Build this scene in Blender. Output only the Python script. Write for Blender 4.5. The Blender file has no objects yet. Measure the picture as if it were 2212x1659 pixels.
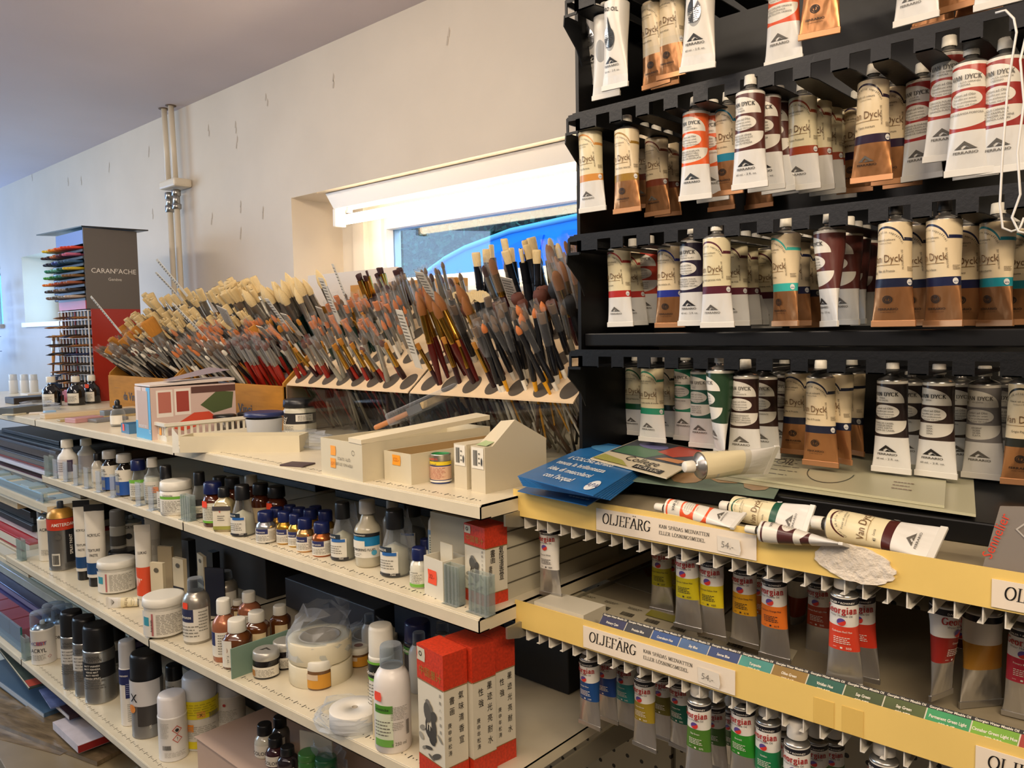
import bpy, bmesh, math, random
from mathutils import Vector, Matrix
random.seed(11)
C = bpy.context.scene.collection
S = bpy.context.scene
# ---------------------------------------------------------------- camera
F_PX, YAW, PITCH, ROLL, CZ = 1680.0, .7332, .06986, -.01705, 1.42
def _axes():
    cy, sy, cp, sp = math.cos(YAW), math.sin(YAW), math.cos(PITCH), math.sin(PITCH)
    f = Vector((-sy*cp, cy*cp, -sp)); r = Vector((cy, sy, 0)); u = r.cross(f)
    c, s = math.cos(ROLL), math.sin(ROLL)
    return c*r+s*u, -s*r+c*u, f
RX, UX, FX = _axes()
cam = bpy.data.cameras.new('camera'); camo = bpy.data.objects.new('camera', cam); C.objects.link(camo)
camo.matrix_world = Matrix(((RX.x, UX.x, -FX.x, 0), (RX.y, UX.y, -FX.y, 0), (RX.z, UX.z, -FX.z, CZ), (0, 0, 0, 1)))
cam.sensor_fit = 'HORIZONTAL'; cam.sensor_width = 36; cam.lens = F_PX/2212*36; cam.clip_start = .02
S.camera = camo
# ---------------------------------------------------------------- world, lights, exposure
S.view_settings.view_transform = 'Standard'; S.view_settings.look = 'None'
S.view_settings.gamma = 1; S.view_settings.use_curve_mapping = False
S.view_settings.exposure = 0.07
W = bpy.data.worlds.new('world'); S.world = W; W.use_nodes = True
W.node_tree.nodes['Background'].inputs[0].default_value = (.22, .62, 1, 1)
W.node_tree.nodes['Background'].inputs[1].default_value = 3.2
def area(name, loc, target, sx, sy, power, col):
    l = bpy.data.lights.new(name, 'AREA'); l.shape = 'RECTANGLE'; l.size = sx; l.size_y = sy
    l.energy = power; l.color = col
    o = bpy.data.objects.new(name, l); C.objects.link(o); o.location = loc
    o.rotation_euler = (Vector(target)-Vector(loc)).to_track_quat('-Z', 'Y').to_euler()
    return o
WARM = (1, .80, .58)
area('aisle_tube_light', (.62, -.38, 2.22), (-.25, .95, 1.3), 1.2, .12, 25, WARM)
area('aisle_tube_light', (-1.35, .08, 2.24), (-1.35, .55, 1.0), 1.3, .14, 13, (1, .84, .66))
area('aisle_tube_light', (-3.4, .0, 2.24), (-3.2, .5, 1.0), 1.3, .14, 11, (1, .9, .8))
area('street_window_light', (-5.3, -1.1, 1.75), (-1.5, 1.2, 1.3), 1.6, 1.2, 46, (.55, .76, 1))
area('street_window_light', (-4.5, 2.05, 1.72), (-4.5, .5, 1.66), 1.3, .5, 30, (.62, .82, 1))
area('ceiling_fill_light', (-.9, -.7, 1.95), (-1.1, -.1, 2.3), 1.3, .3, 9, (1, .86, .78))  # added upward fill that brightens the ceiling, no fitting of its own
area('street_window_light', (-1.5, 2.45, 2.45), (-2.2, 1.55, 1.65), 1.2, .3, 26, (.55, .68, 1))
area('street_window_light', (-6.3, .8, 1.55), (-4.1, 1.25, 2.3), .6, .5, 20, (.28, .5, 1))
# ---------------------------------------------------------------- pixel to place
def ray(x, y): return FX+(x-1106)/F_PX*RX-(y-829.5)/F_PX*UX
EYE = Vector((0, 0, CZ))
def atY(x, y, Y): d = ray(x, y); return d*(Y/d.y)+EYE
def atZ(x, y, Z): d = ray(x, y); return d*((Z-CZ)/d.z)+EYE
def atX(x, y, X): d = ray(x, y); return d*(X/d.x)+EYE
def depth(p): return (Vector(p)-EYE).dot(FX)
def proj(p):
    v = Vector(p)-EYE; z = v.dot(FX); return 1106+F_PX*v.dot(RX)/z, 829.5-F_PX*v.dot(UX)/z
# ---------------------------------------------------------------- materials
def lin(h):
    if isinstance(h, tuple): return h[:3]
    h = h.lstrip('#'); v = [int(h[i:i+2], 16)/255 for i in (0, 2, 4)]
    return tuple(c/12.92 if c <= .04045 else ((c+.055)/1.055)**2.4 for c in v)
_M = {}
def M(col, rough=.5, metal=0., noise=0., scale=30., bump=0., kind='', spec=.5, stretch=None):
    key = (col, rough, metal, noise, scale, bump, kind, spec, stretch)
    if key in _M: return _M[key]
    m = bpy.data.materials.new('mat_%s' % (col if isinstance(col, str) else 'c')); m.use_nodes = True
    nt = m.node_tree; b = nt.nodes['Principled BSDF']; c = lin(col)
    b.inputs['Base Color'].default_value = (*c, 1); b.inputs['Roughness'].default_value = rough
    b.inputs['Metallic'].default_value = metal; b.inputs['Specular IOR Level'].default_value = spec
    m.diffuse_color = (*c, 1)
    if noise or bump:
        tc = nt.nodes.new('ShaderNodeTexCoord'); mp = nt.nodes.new('ShaderNodeMapping')
        if stretch: mp.inputs['Scale'].default_value = stretch
        n = nt.nodes.new('ShaderNodeTexNoise'); n.inputs['Scale'].default_value = scale; n.inputs['Detail'].default_value = 5
        nt.links.new(tc.outputs['Object'], mp.inputs[0]); nt.links.new(mp.outputs[0], n.inputs['Vector'])
        if noise:
            r = nt.nodes.new('ShaderNodeValToRGB'); r.color_ramp.elements[0].position = .3; r.color_ramp.elements[1].position = .7
            r.color_ramp.elements[0].color = (*[v*(1-noise) for v in c], 1); r.color_ramp.elements[1].color = (*[min(1, v*(1+noise*.6)) for v in c], 1)
            nt.links.new(n.outputs['Fac'], r.inputs[0]); nt.links.new(r.outputs[0], b.inputs['Base Color'])
        if bump:
            bp = nt.nodes.new('ShaderNodeBump'); bp.inputs['Strength'].default_value = bump; bp.inputs['Distance'].default_value = .004
            nt.links.new(n.outputs['Fac'], bp.inputs['Height']); nt.links.new(bp.outputs[0], b.inputs['Normal'])
    if kind == 'pane':
        out = nt.nodes['Material Output']; t = nt.nodes.new('ShaderNodeBsdfTransparent'); mx = nt.nodes.new('ShaderNodeMixShader'); gl = nt.nodes.new('ShaderNodeBsdfGlossy'); gl.inputs['Roughness'].default_value = .01
        lw = nt.nodes.new('ShaderNodeLayerWeight'); lw.inputs[0].default_value = .5; pw = nt.nodes.new('ShaderNodeMath'); pw.operation = 'POWER'; pw.inputs[1].default_value = 4; nt.links.new(lw.outputs['Facing'], pw.inputs[0])
        fr = nt.nodes.new('ShaderNodeMath'); fr.operation = 'MULTIPLY_ADD'; fr.inputs[1].default_value = .5; fr.inputs[2].default_value = .04; nt.links.new(pw.outputs[0], fr.inputs[0]); t.inputs[0].default_value = (*c, 1)
        nt.links.new(fr.outputs[0], mx.inputs[0]); nt.links.new(t.outputs[0], mx.inputs[1]); nt.links.new(gl.outputs[0], mx.inputs[2]); nt.links.new(mx.outputs[0], out.inputs[0])
    if kind in ('clear', 'bag', 'slv'):   # thin clear plastic / glass
        out = nt.nodes['Material Output']; t = nt.nodes.new('ShaderNodeBsdfTransparent'); mx = nt.nodes.new('ShaderNodeMixShader')
        lw = nt.nodes.new('ShaderNodeLayerWeight'); lw.inputs[0].default_value = .45 if kind == 'bag' else .35
        t.inputs[0].default_value = (*[min(1, v) for v in c], 1)
        b.inputs['Base Color'].default_value = (*[.35+.5*v for v in c], 1); b.inputs['Roughness'].default_value = rough
        ma = nt.nodes.new('ShaderNodeMath'); ma.operation = 'MULTIPLY_ADD'; ma.inputs[1].default_value = {'clear': .42, 'bag': .38, 'slv': .2}[kind]; ma.inputs[2].default_value = .035
        nt.links.new(lw.outputs['Facing'], ma.inputs[0]); nt.links.new(ma.outputs[0], mx.inputs[0])
        nt.links.new(t.outputs[0], mx.inputs[1]); nt.links.new(b.outputs[0], mx.inputs[2]); nt.links.new(mx.outputs[0], out.inputs[0])
    if kind.startswith('emit'):
        b.inputs['Emission Color'].default_value = (*c, 1); b.inputs['Emission Strength'].default_value = float(kind[4:])
    _M[key] = m; return m
CREAM = M('#dbd0b5', .32, noise=.10, scale=9); CREAM2 = M('#e2d9c2', .3, noise=.05, scale=6)
BLACK = M('#070708', .4, spec=.35); BLACKM = M('#090b0e', .4, bump=.08, scale=220, spec=.35); DARK = M('#15120f', .7)
WHITE = M('#e6e1d6', .4); STEEL = M('#a9a8a4', .3, 1.); GOLD = M('#c79a4a', .25, 1.); INK = M('#1a1613', .6)
CLEAR = M('#f2f6fa', .08, kind='clear'); BAG = M('#eef3fa', .12, kind='bag'); NAVYC = M('#16234f', .35)
PAPER = M('#e9e2d0', .7)
# ---------------------------------------------------------------- mesh building
class MB:
    def __init__(s): s.v = []; s.f = []; s.m = []; s.sm = []; s.uv = None; s.mats = []
    def mi(s, mat):
        if mat not in s.mats: s.mats.append(mat)
        return s.mats.index(mat)
    def add(s, vs, fs, mat, smooth=False, T=None):
        o = len(s.v); s.v += [tuple(T @ Vector(p)) if T else tuple(p) for p in vs]; k = s.mi(mat)
        for f in fs: s.f.append([i+o for i in f]); s.m.append(k); s.sm.append(smooth)
        return s
    def box(s, lo, hi, mat, T=None, bev=0):
        if bev:
            bm = bmesh.new(); bmesh.ops.create_cube(bm, size=1)
            for v in bm.verts:
                for i in range(3): v.co[i] = lo[i]+(v.co[i]+.5)*(hi[i]-lo[i])
            bmesh.ops.bevel(bm, geom=bm.edges[:], offset=bev, segments=2, affect='EDGES', profile=.5)
            bm.verts.index_update(); r = s.add([v.co[:] for v in bm.verts], [[v.index for v in f.verts] for f in bm.faces], mat, False, T); bm.free(); return r
        (a, b, c), (d, e, f) = lo, hi
        return s.add([(a,b,c),(d,b,c),(d,e,c),(a,e,c),(a,b,f),(d,b,f),(d,e,f),(a,e,f)],
            [(0,3,2,1),(4,5,6,7),(0,1,5,4),(1,2,6,5),(2,3,7,6),(3,0,4,7)], mat, False, T)
    def lathe(s, prof, mat, n=28, a0=0, a1=2*math.pi, sq=1., ribs=0, rd=.03, T=None, smooth=True, flat=1.):
        full = abs(a1-a0-2*math.pi) < 1e-6; k = n if full else n+1; vs = []
        for r, z in prof:
            for i in range(k):
                a = a0+(a1-a0)*i/n; ca, sa = math.cos(a), math.sin(a)
                if sq != 1.: q = (abs(ca)**(2*sq)+abs(sa)**(2*sq))**(-1/(2*sq))
                else: q = 1
                if ribs and i % 2: q *= 1-rd
                vs.append((r*q*ca, r*q*sa*flat, z))
        fs = []
        for j in range(len(prof)-1):
            for i in range(n):
                i2 = (i+1) % k; fs.append((j*k+i, j*k+i2, (j+1)*k+i2, (j+1)*k+i))
        return s.add(vs, fs, mat, smooth, T)
    def disc(s, r, z, mat, n=28, T=None, sq=1., flat=1.):
        vs = []
        for i in range(n):
            a = 2*math.pi*i/n; ca, sa = math.cos(a), math.sin(a)
            q = (abs(ca)**(2*sq)+abs(sa)**(2*sq))**(-1/(2*sq)) if sq != 1 else 1
            vs.append((r*q*ca, r*q*sa*flat, z))
        return s.add(vs, [tuple(range(n))], mat, False, T)
    def rod(s, pts, r, mat, n=8, cap=True):
        pts = [Vector(p) for p in pts]; rs = r if isinstance(r, (list, tuple)) else [r]*len(pts); vs = []; fs = []
        d0 = (pts[1]-pts[0]).normalized(); up = Vector((0, 0, 1)) if abs(d0.z) < .9 else Vector((1, 0, 0))
        x = d0.cross(up).normalized()
        for j, p in enumerate(pts):
            d = (pts[min(j+1, len(pts)-1)]-pts[max(j-1, 0)]).normalized()
            x = (x-d*x.dot(d)).normalized(); y = d.cross(x)
            for i in range(n):
                a = 2*math.pi*i/n; vs.append(p+(x*math.cos(a)+y*math.sin(a))*rs[j])
        for j in range(len(pts)-1):
            for i in range(n): i2 = (i+1) % n; fs.append((j*n+i, j*n+i2, (j+1)*n+i2, (j+1)*n+i))
        if cap: fs += [tuple(range(n))[::-1], tuple(range((len(pts)-1)*n, len(pts)*n))]
        return s.add(vs, fs, mat, True)
    def flat(s, vf, mat, fn): return s.add([fn(x, y) for x, y in vf[0]], vf[1], mat)
def mesh_of(name, mb):
    me = bpy.data.meshes.new(name); me.from_pydata([tuple(v) for v in mb.v], [], mb.f)
    for m in mb.mats: me.materials.append(m)
    me.polygons.foreach_set('material_index', mb.m); me.polygons.foreach_set('use_smooth', mb.sm)
    if mb.uv:
        uv = me.uv_layers.new(name='UVMap'); me.validate()
        for l in me.loops: uv.data[l.index].uv = mb.uv[l.vertex_index]
    me.update(); return me
def obj(name, mb, parent=None, label=None):
    me = mb if isinstance(mb, bpy.types.Mesh) else mesh_of(name, mb)
    o = bpy.data.objects.new(name, me); C.objects.link(o); o.parent = parent
    if label: o['label'] = label
    return o
def tag(o, label, cat, group=None, kind=None):
    o['label'] = label; o['category'] = cat
    if group: o['group'] = group
    if kind: o['kind'] = kind
    return o
def thing(name, label, cat, loc=(0, 0, 0), rz=0, group=None, rot=None):
    o = bpy.data.objects.new(name, None); C.objects.link(o); o.empty_display_size = .02
    o.location = loc; o.rotation_euler = rot or (0, 0, rz); return tag(o, label, cat, group)
def struct(name, mb, parent=None):
    o = obj(name, mb, parent)
    if not parent: o['kind'] = 'structure'
    return o
def copytree(root, loc, rot=None, label=None, scale=None):
    r = root.copy(); C.objects.link(r); r.location = loc
    if rot is not None: r.rotation_euler = rot
    if label: r['label'] = label
    if scale: r.scale = scale
    for ch in root.children:
        c = ch.copy(); C.objects.link(c); c.parent = r
        for g in ch.children: d = g.copy(); C.objects.link(d); d.parent = c
    return r
# ---------------------------------------------------------------- lettering
_T = {}
def txt(s, size, sx=1., align='CENTER', bold=0.):
    """outline of a line of print as flat (verts, faces), centred on its baseline middle"""
    k = (s, bold)
    if k not in _T:
        cu = bpy.data.curves.new('t', 'FONT'); cu.body = s; cu.size = 1; cu.resolution_u = 2; cu.align_x = 'CENTER'; cu.offset = bold
        o = bpy.data.objects.new('t', cu); C.objects.link(o); dg = bpy.context.evaluated_depsgraph_get()
        me = bpy.data.meshes.new_from_object(o.evaluated_get(dg))
        _T[k] = ([(v.co.x, v.co.y) for v in me.vertices], [tuple(p.vertices) for p in me.polygons])
        bpy.data.objects.remove(o); bpy.data.curves.remove(cu); bpy.data.meshes.remove(me)
    vs, fs = _T[k]
    x0 = min([v[0] for v in vs], default=0) if align == 'LEFT' else 0
    return ([((x-x0)*size*sx, y*size) for x, y in vs], fs)
# pen-drawn roman capitals: strokes on a 1-high body; widths in w
_P = {
 'A': (.72, [(0,0,.36,1),(.36,1,.72,0),(.14,.33,.58,.33)]), 'C': (.7, 'arc .35 .5 .35 .5 40 320'), 'D': (.74, [(.12,0,.12,1),(.12,1,.35,1),(.12,0,.35,0)], 'arc .33 .5 .38 .5 -90 90'),
 'E': (.6, [(.1,0,.1,1),(.1,1,.55,1),(.1,.52,.45,.52),(.1,0,.58,0),(.55,1,.55,.85),(.58,0,.58,.18)]), 'F': (.56, [(.1,0,.1,1),(.1,1,.54,1),(.1,.52,.42,.52),(.54,1,.54,.85)]),
 'G': (.76, [(.66,.1,.66,.42),(.5,.42,.76,.42)], 'arc .37 .5 .37 .5 40 318'), 'I': (.28, [(.14,0,.14,1)]), 'J': (.42, [(.26,1,.26,.15),(.26,.15,.1,0),(.1,0,0,.06)]),
 'K': (.7, [(.12,0,.12,1),(.6,1,.14,.42),(.28,.55,.66,0)]), 'L': (.58, [(.1,0,.1,1),(.1,0,.55,0),(.55,0,.55,.2)]), 'M': (.9, [(.12,0,.12,1),(.12,1,.45,.1),(.45,.1,.78,1),(.78,1,.78,0)]),
 'N': (.78, [(.12,0,.12,1),(.12,1,.66,0),(.66,0,.66,1)]), 'O': (.8, 'arc .4 .5 .38 .5 0 360'), 'P': (.6, [(.12,0,.12,1),(.12,1,.3,1),(.12,.48,.3,.48)], 'arc .3 .74 .26 .26 -90 90'),
 'R': (.68, [(.12,0,.12,1),(.12,1,.3,1),(.12,.5,.3,.5),(.32,.5,.64,0)], 'arc .3 .75 .25 .25 -90 90'), 'S': (.56, 'arc .28 .75 .2 .25 40 270', 'arc .28 .25 .23 .25 -140 90'),
 'T': (.66, [(.33,0,.33,1),(.03,1,.63,1),(.03,1,.03,.84),(.63,1,.63,.84)]), 'V': (.72, [(0,1,.36,0),(.36,0,.72,1)]), 'Y': (.7, [(0,1,.35,.45),(.35,.45,.7,1),(.35,.45,.35,0)]),
 'W': (1., [(0,1,.26,0),(.26,0,.5,.9),(.5,.9,.74,0),(.74,0,1,1)]), ' ': (.3, []), '-': (.3, [(.03,.35,.27,.35)]), '*': (.4, [(.2,.3,.2,.7),(.05,.5,.35,.5)]),
 'e': (.48, [(.05,.36,.42,.36)], 'arc .24 .33 .2 .32 0 310'), 'o': (.52, 'arc .26 .33 .22 .33 0 360'), 'r': (.42, [(.12,0,.12,.66),(.12,.48,.36,.64)]),
 'g': (.5, 'arc .24 .42 .17 .23 0 360', 'arc .24 -.1 .2 .16 0 360', [(.36,.6,.46,.66)]), 'i': (.24, [(.12,0,.12,.66),(.12,.86,.12,.94)]), 'a': (.5, [(.38,0,.38,.5)], 'arc .23 .2 .16 .2 0 360', 'arc .25 .46 .14 .2 10 150'),
 'n': (.56, [(.1,0,.1,.66),(.44,0,.44,.45)], 'arc .27 .42 .17 .23 0 150')}
_SER = {'A': [(0,0),(.72,0)], 'D': [(.12,0),(.12,1)], 'E': [(.1,0),(.1,1)], 'F': [(.1,0),(.1,1)], 'I': [(.14,0),(.14,1)], 'J': [(.26,1)], 'K': [(.12,0),(.12,1),(.6,1),(.66,0)], 'L': [(.1,0),(.1,1)],
 'M': [(.12,0),(.78,0),(.12,1),(.78,1)], 'N': [(.12,0),(.12,1),(.66,1)], 'P': [(.12,0),(.12,1)], 'R': [(.12,0),(.12,1),(.64,0)], 'T': [(.33,0)], 'V': [(0,1),(.72,1)], 'Y': [(0,1),(.7,1),(.35,0)], 'W': [(0,1),(1,1)],
 'r': [(.12,0)], 'n': [(.1,0),(.44,0)], 'i': [(.12,0)]}
def roman(s, size, wt=.15, thin=.035, sx=1., slant=0., align='CENTER'):
    vs = []; fs = []; x = 0
    def seg(a, b, c, d):
        h, t = wt/2, thin/2
        P = [(a-h,b-t),(a+h,b-t),(a+h,b+t),(a-h,b+t),(c-h,d-t),(c+h,d-t),(c+h,d+t),(c-h,d+t)]
        P = sorted(set(P)); lo = []; hi = []                 # convex hull
        cr = lambda o, p, q: (p[0]-o[0])*(q[1]-o[1])-(p[1]-o[1])*(q[0]-o[0])
        for p in P:
            while len(lo) > 1 and cr(lo[-2], lo[-1], p) <= 0: lo.pop()
            lo.append(p)
        for p in reversed(P):
            while len(hi) > 1 and cr(hi[-2], hi[-1], p) <= 0: hi.pop()
            hi.append(p)
        H = lo[:-1]+hi[:-1]; o = len(vs); vs.extend([(px+x, py) for px, py in H]); fs.append(tuple(range(o, o+len(H))))
    for ch in s:
        b = {'Ä': 'A', 'Ö': 'O'}.get(ch, ch); g = _P.get(b, _P[' '])
        for st in g[1:]:
            if isinstance(st, str):
                cx, cy, rx, ry, a0, a1 = map(float, st.split()[1:]); n = max(6, int(abs(a1-a0)/18))
                pt = [(cx+rx*math.cos(math.radians(a0+(a1-a0)*i/n)), cy+ry*math.sin(math.radians(a0+(a1-a0)*i/n))) for i in range(n+1)]
                for i in range(n): seg(*pt[i], *pt[i+1])
            else:
                for q in st: seg(*q)
        for sxp, syp in _SER.get(b, []): seg(sxp-.09, syp, sxp+.09, syp)
        if ch in 'ÄÖ': seg(g[0]/2-.14, 1.2, g[0]/2-.12, 1.22); seg(g[0]/2+.12, 1.2, g[0]/2+.14, 1.22)
        x += g[0]+.16
    off = 0 if align == 'LEFT' else (x-.16)/2
    return ([((px-off+py*slant)*size*sx, py*size) for px, py in vs], fs)
def rows(x0, x1, y0, y1, n, h=.35, seed=0):
    """small print too fine to read: broken rules"""
    rr = random.Random(seed); vs = []; fs = []
    for i in range(n):
        y = y1+(y0-y1)*(i+.5)/n; hh = abs(y1-y0)/n*h; x = x0
        xe = x0+(x1-x0)*rr.uniform(.7, 1)
        while x < xe:
            w = (x1-x0)*rr.uniform(.06, .2); o = len(vs); w = min(w, xe-x)
            vs += [(x, y-hh/2), (x+w, y-hh/2), (x+w, y+hh/2), (x, y+hh/2)]; fs.append((o, o+1, o+2, o+3)); x += w+(x1-x0)*.035
    return vs, fs
def bars(x0, x1, y0, y1, n=16, seed=1):
    rr = random.Random(seed); vs = []; fs = []; x = x0; u = (x1-x0)/n/1.6
    while x < x1:
        w = u*rr.choice((.5, .8, 1.2)); o = len(vs); vs += [(x, y0), (x+w, y0), (x+w, y1), (x, y1)]; fs.append((o, o+1, o+2, o+3)); x += w+u*rr.choice((.5, .9))
    return vs, fs
def quad(x0, y0, x1, y1, nx=1):
    vs = []; fs = []
    for i in range(nx+1): x = x0+(x1-x0)*i/nx; vs += [(x, y0), (x, y1)]
    for i in range(nx): fs.append((2*i, 2*i+2, 2*i+3, 2*i+1))
    return vs, fs
def ell(cx, cy, rx, ry, n=20, ri=0, a0=0, a1=360):
    vs = []; fs = []
    for i in range(n+1):
        a = math.radians(a0+(a1-a0)*i/n); vs += [(cx+rx*math.cos(a), cy+ry*math.sin(a)), (cx+rx*ri*math.cos(a), cy+ry*ri*math.sin(a))]
    for i in range(n): fs.append((2*i, 2*i+2, 2*i+3, 2*i+1))
    return vs, fs
def at2(vf, dx, dy, rot=0):
    c, s = math.cos(rot), math.sin(rot); return ([(x*c-y*s+dx, x*s+y*c+dy) for x, y in vf[0]], vf[1])
def poly(pts): return (list(pts), [tuple(range(len(pts)))])
# ================================================================ THE ROOM
WALLM = M('#d3c8b7', .6, noise=.05, scale=4, bump=.12)
CEILM = M('#dad0d2', .6, noise=.04, scale=3, bump=.1)
WY = 1.45; HC = 2.3
b = MB()   # wall with three window openings
wins = [(-2.27, -.35, 1.52, 1.864), (-5.02, -3.98, 1.50, 1.875), (-6.5, -5.42, 1.50, 1.89)]
xs = [3.0, -.35, -2.27, -3.98, -5.02, -5.42, -6.5, -6.9]
def wallpiece(x0, x1, z0, z1): b.box((x0, WY, z0), (x1, WY+.28, z1), WALLM)
wallpiece(-.35, 3, 0, HC); wallpiece(-3.98, -2.27, 0, HC); wallpiece(-5.42, -5.02, 0, HC); wallpiece(-6.9, -6.5, 0, HC)
for x0, x1, z0, z1 in wins: wallpiece(x0, x1, 0, z0); wallpiece(x0, x1, z1, HC)
rr = random.Random(3); MK = M('#bdb1a1', .8)
for px_, py_ in [(450,275),(508,268),(511,300),(575,208),(720,166),(965,70),(320,322),(235,356),(174,385),(146,387),(457,466),(518,440),(568,452),(518,497),(328,456),(68,378)]:
    p = atY(px_, py_, WY-.0008)      # flaked paint and old screw holes
    for k in range(2):
        cx = p.x+rr.uniform(-.006, .006); cz = p.z-.02*k
        b.add([(cx-.004, WY-.0008, cz-.012), (cx+.003, WY-.0008, cz-.014), (cx+.006, WY-.0008, cz+.002), (cx+.002, WY-.0008, cz+.012), (cx-.001, WY-.0008, cz)], [(0, 1, 2, 3, 4)], MK)
struct('wall_back', b)
struct('ceiling', MB().box((-6.9, -2.6, HC), (3, WY+.28, HC+.1), CEILM))
struct('floor', MB().box((-6.9, -2.6, -.1), (3, WY+.28, 0), M('#6f665c', .5, noise=.2, scale=12)))
struct('wall_left', MB().box((-7.0, -2.6, 0), (-6.9, WY+.28, HC), WALLM))
struct('wall_right', MB().box((3, -2.6, 0), (3.1, WY+.28, HC), WALLM))
struct('wall_front', MB().box((-6.9, -2.7, 0), (3, -2.6, HC), WALLM))
FRM = M('#e8e2d8', .35)
GLASS = M('#dfe9f2', .02, kind='pane')
def window(n, x0, x1, z0, z1, fw):
    y = WY+.20
    f = MB()
    f.box((x0, y, z0), (x0+fw, y+.06, z1), FRM); f.box((x1-fw, y, z0), (x1, y+.06, z1), FRM)
    f.box((x0+fw, y, z1-fw*.45), (x1-fw, y+.06, z1), FRM); f.box((x0+fw, y, z0), (x1-fw, y+.06, z0+fw*.3), FRM)
    f.box((x0+fw*.35, y-.02, z0), (x0+fw*.6, y, z1), FRM); f.box((x0+fw*.75, y-.012, z0), (x0+fw*.95, y, z1-fw*.3), FRM)
    w = struct('window_%d' % n, f); struct('glass_pane', MB().box((x0+fw, y+.028, z0+fw*.3), (x1-fw, y+.034, z1-fw*.45), GLASS), w)
    struct('window_sill', MB().box((x0-.0, WY-.02, z0-.02), (x1+.0, y, z0+.004), FRM), w)
window(1, -2.27, -.35, 1.52, 1.864, .24)
window(2, -5.02, -3.98, 1.50, 1.875, .06)
window(3, -6.5, -5.42, 1.50, 1.89, .06)
# strip lamp at the top of the window recess
lt = thing('fluorescent_lamp', 'white batten lamp with a lit bare tube along the window top', 'lamp', (-1.62, 1.51, 1.80))
HOUS = M('#efe8dc', .35)
f = MB(); f.add([(-.5, .035, .062), (.8, .035, .062), (.8, -.03, .062), (-.5, -.03, .062), (-.47, .035, .012), (.8, .035, .012), (.8, -.022, .012), (-.47, -.022, .012)],
    [(0,1,2,3),(4,7,6,5),(0,3,7,4),(3,2,6,7),(1,0,4,5),(2,1,5,6)], HOUS)
obj('housing', f, lt)
TUBE = M('#ffe9c8', .3, kind='emit16')
f = MB(); f.rod([(-.455, -.005, -.024), (.79, -.005, -.024)], .0155, TUBE, 20); obj('lit_tube', f, lt)
for x in (-.462, .79):
    obj('lamp_holder', MB().box((x-.01, -.026, -.045), (x+.004, .016, .012), HOUS, bev=.003), lt)
obj('starter', MB().lathe([(.010, -.004), (.010, .011)], HOUS, 14, T=Matrix.Translation((-.41, -.006, 0))).disc(.010, -.004, HOUS, 14, T=Matrix.Translation((-.41, -.006, 0))), lt)
# outside: a blue car parked close to the window, hedge beyond
CARB = M('#12a0ff', .4); CARD = M('#0b3f96', .2); CARL = M('#9fd4ff', .2)
car = thing('parked_car', 'bright blue parked car seen through the window from below', 'car', (.1, 3.6, .75))
def prof_y(pts, y0, y1, mat, nm, par, bb=None):
    g = MB(); n = len(pts); g.add([(x, y0, z) for x, z in pts]+[(x, y1, z) for x, z in pts], [tuple(range(n)), tuple(range(2*n-1, n-1, -1))]+[(i, i+n, (i+1) % n+n, (i+1) % n) for i in range(n)], mat); return obj(nm, g, par)
side = [(-4.75, .95), (-4.75, 1.45), (-4.35, 1.68), (-3.83, 1.896), (-3.65, 1.949), (-3.25, 2.02), (-2.7, 2.055), (-1.9, 2.05), (-1.1, 1.95), (-.55, 1.7), (-.35, 1.4), (-.35, .95)]
car.location = (-2.6, 4.3, .75)
def cs(p): return [(x+2.6, z-.75) for x, z in p]
prof_y(cs(side), -.68, .68, CARB, 'body', car)
prof_y(cs([(-3.62, 1.60), (-3.45, 1.88), (-3.15, 1.965), (-2.98, 1.98), (-3.12, 1.60)]), -.69, -.68, M('#0f8cf8', .35), 'side_window', car)  # both side panes coloured plain blue for the sky they reflect
prof_y(cs([(-2.92, 1.60), (-2.84, 1.99), (-1.9, 1.985), (-1.3, 1.9), (-1.1, 1.60)]), -.69, -.68, M('#0f8cf8', .35), 'side_window', car)
g = MB(); g.rod([(x+2.6, -.685, z-.75+.008) for x, z in side[1:10]], .017, CARL); obj('roof_trim', g, car)
for x in (-3.9, -1.2):
    T = Matrix.Translation((x+2.6, -.6, .28)) @ Matrix.Rotation(math.pi/2, 4, 'X')
    obj('wheel', MB().lathe([(.0, -.09), (.2, -.09), (.3, -.07), (.3, .07), (.2, .09), (0, .09)], DARK, 28, T=T), car)
struct('street_ground', MB().box((-14, WY+.3, .4), (4, 12, .75), M('#5d6063', .8, noise=.2)))
rr = random.Random(5); g = MB(); LEAF = [M('#3c5a3a', .6), M('#52704a', .6), M('#273f2c', .6)]
for i in range(26000):
    x, y, z = rr.uniform(-9.5, -3.2), rr.uniform(5.7, 6.1), rr.uniform(.75, 4.0)
    a = Vector((rr.gauss(0, 1), rr.gauss(0, 1), rr.gauss(0, 1))).normalized()*.032; c = Vector((rr.gauss(0, 1), rr.gauss(0, 1), rr.gauss(0, 1))).normalized()*.04
    p = Vector((x, y, z)); g.add([p-a, p+c, p+a, p-c], [(0, 1, 2, 3)], LEAF[i % 3])
g.box((-9.5, 6.0, .75), (-3.2, 6.4, 3.9), M('#1c2b20', .9))
tag(obj('hedge', g), 'dark green hedge beyond the blue car outside the window', 'hedge', kind='stuff')
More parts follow.
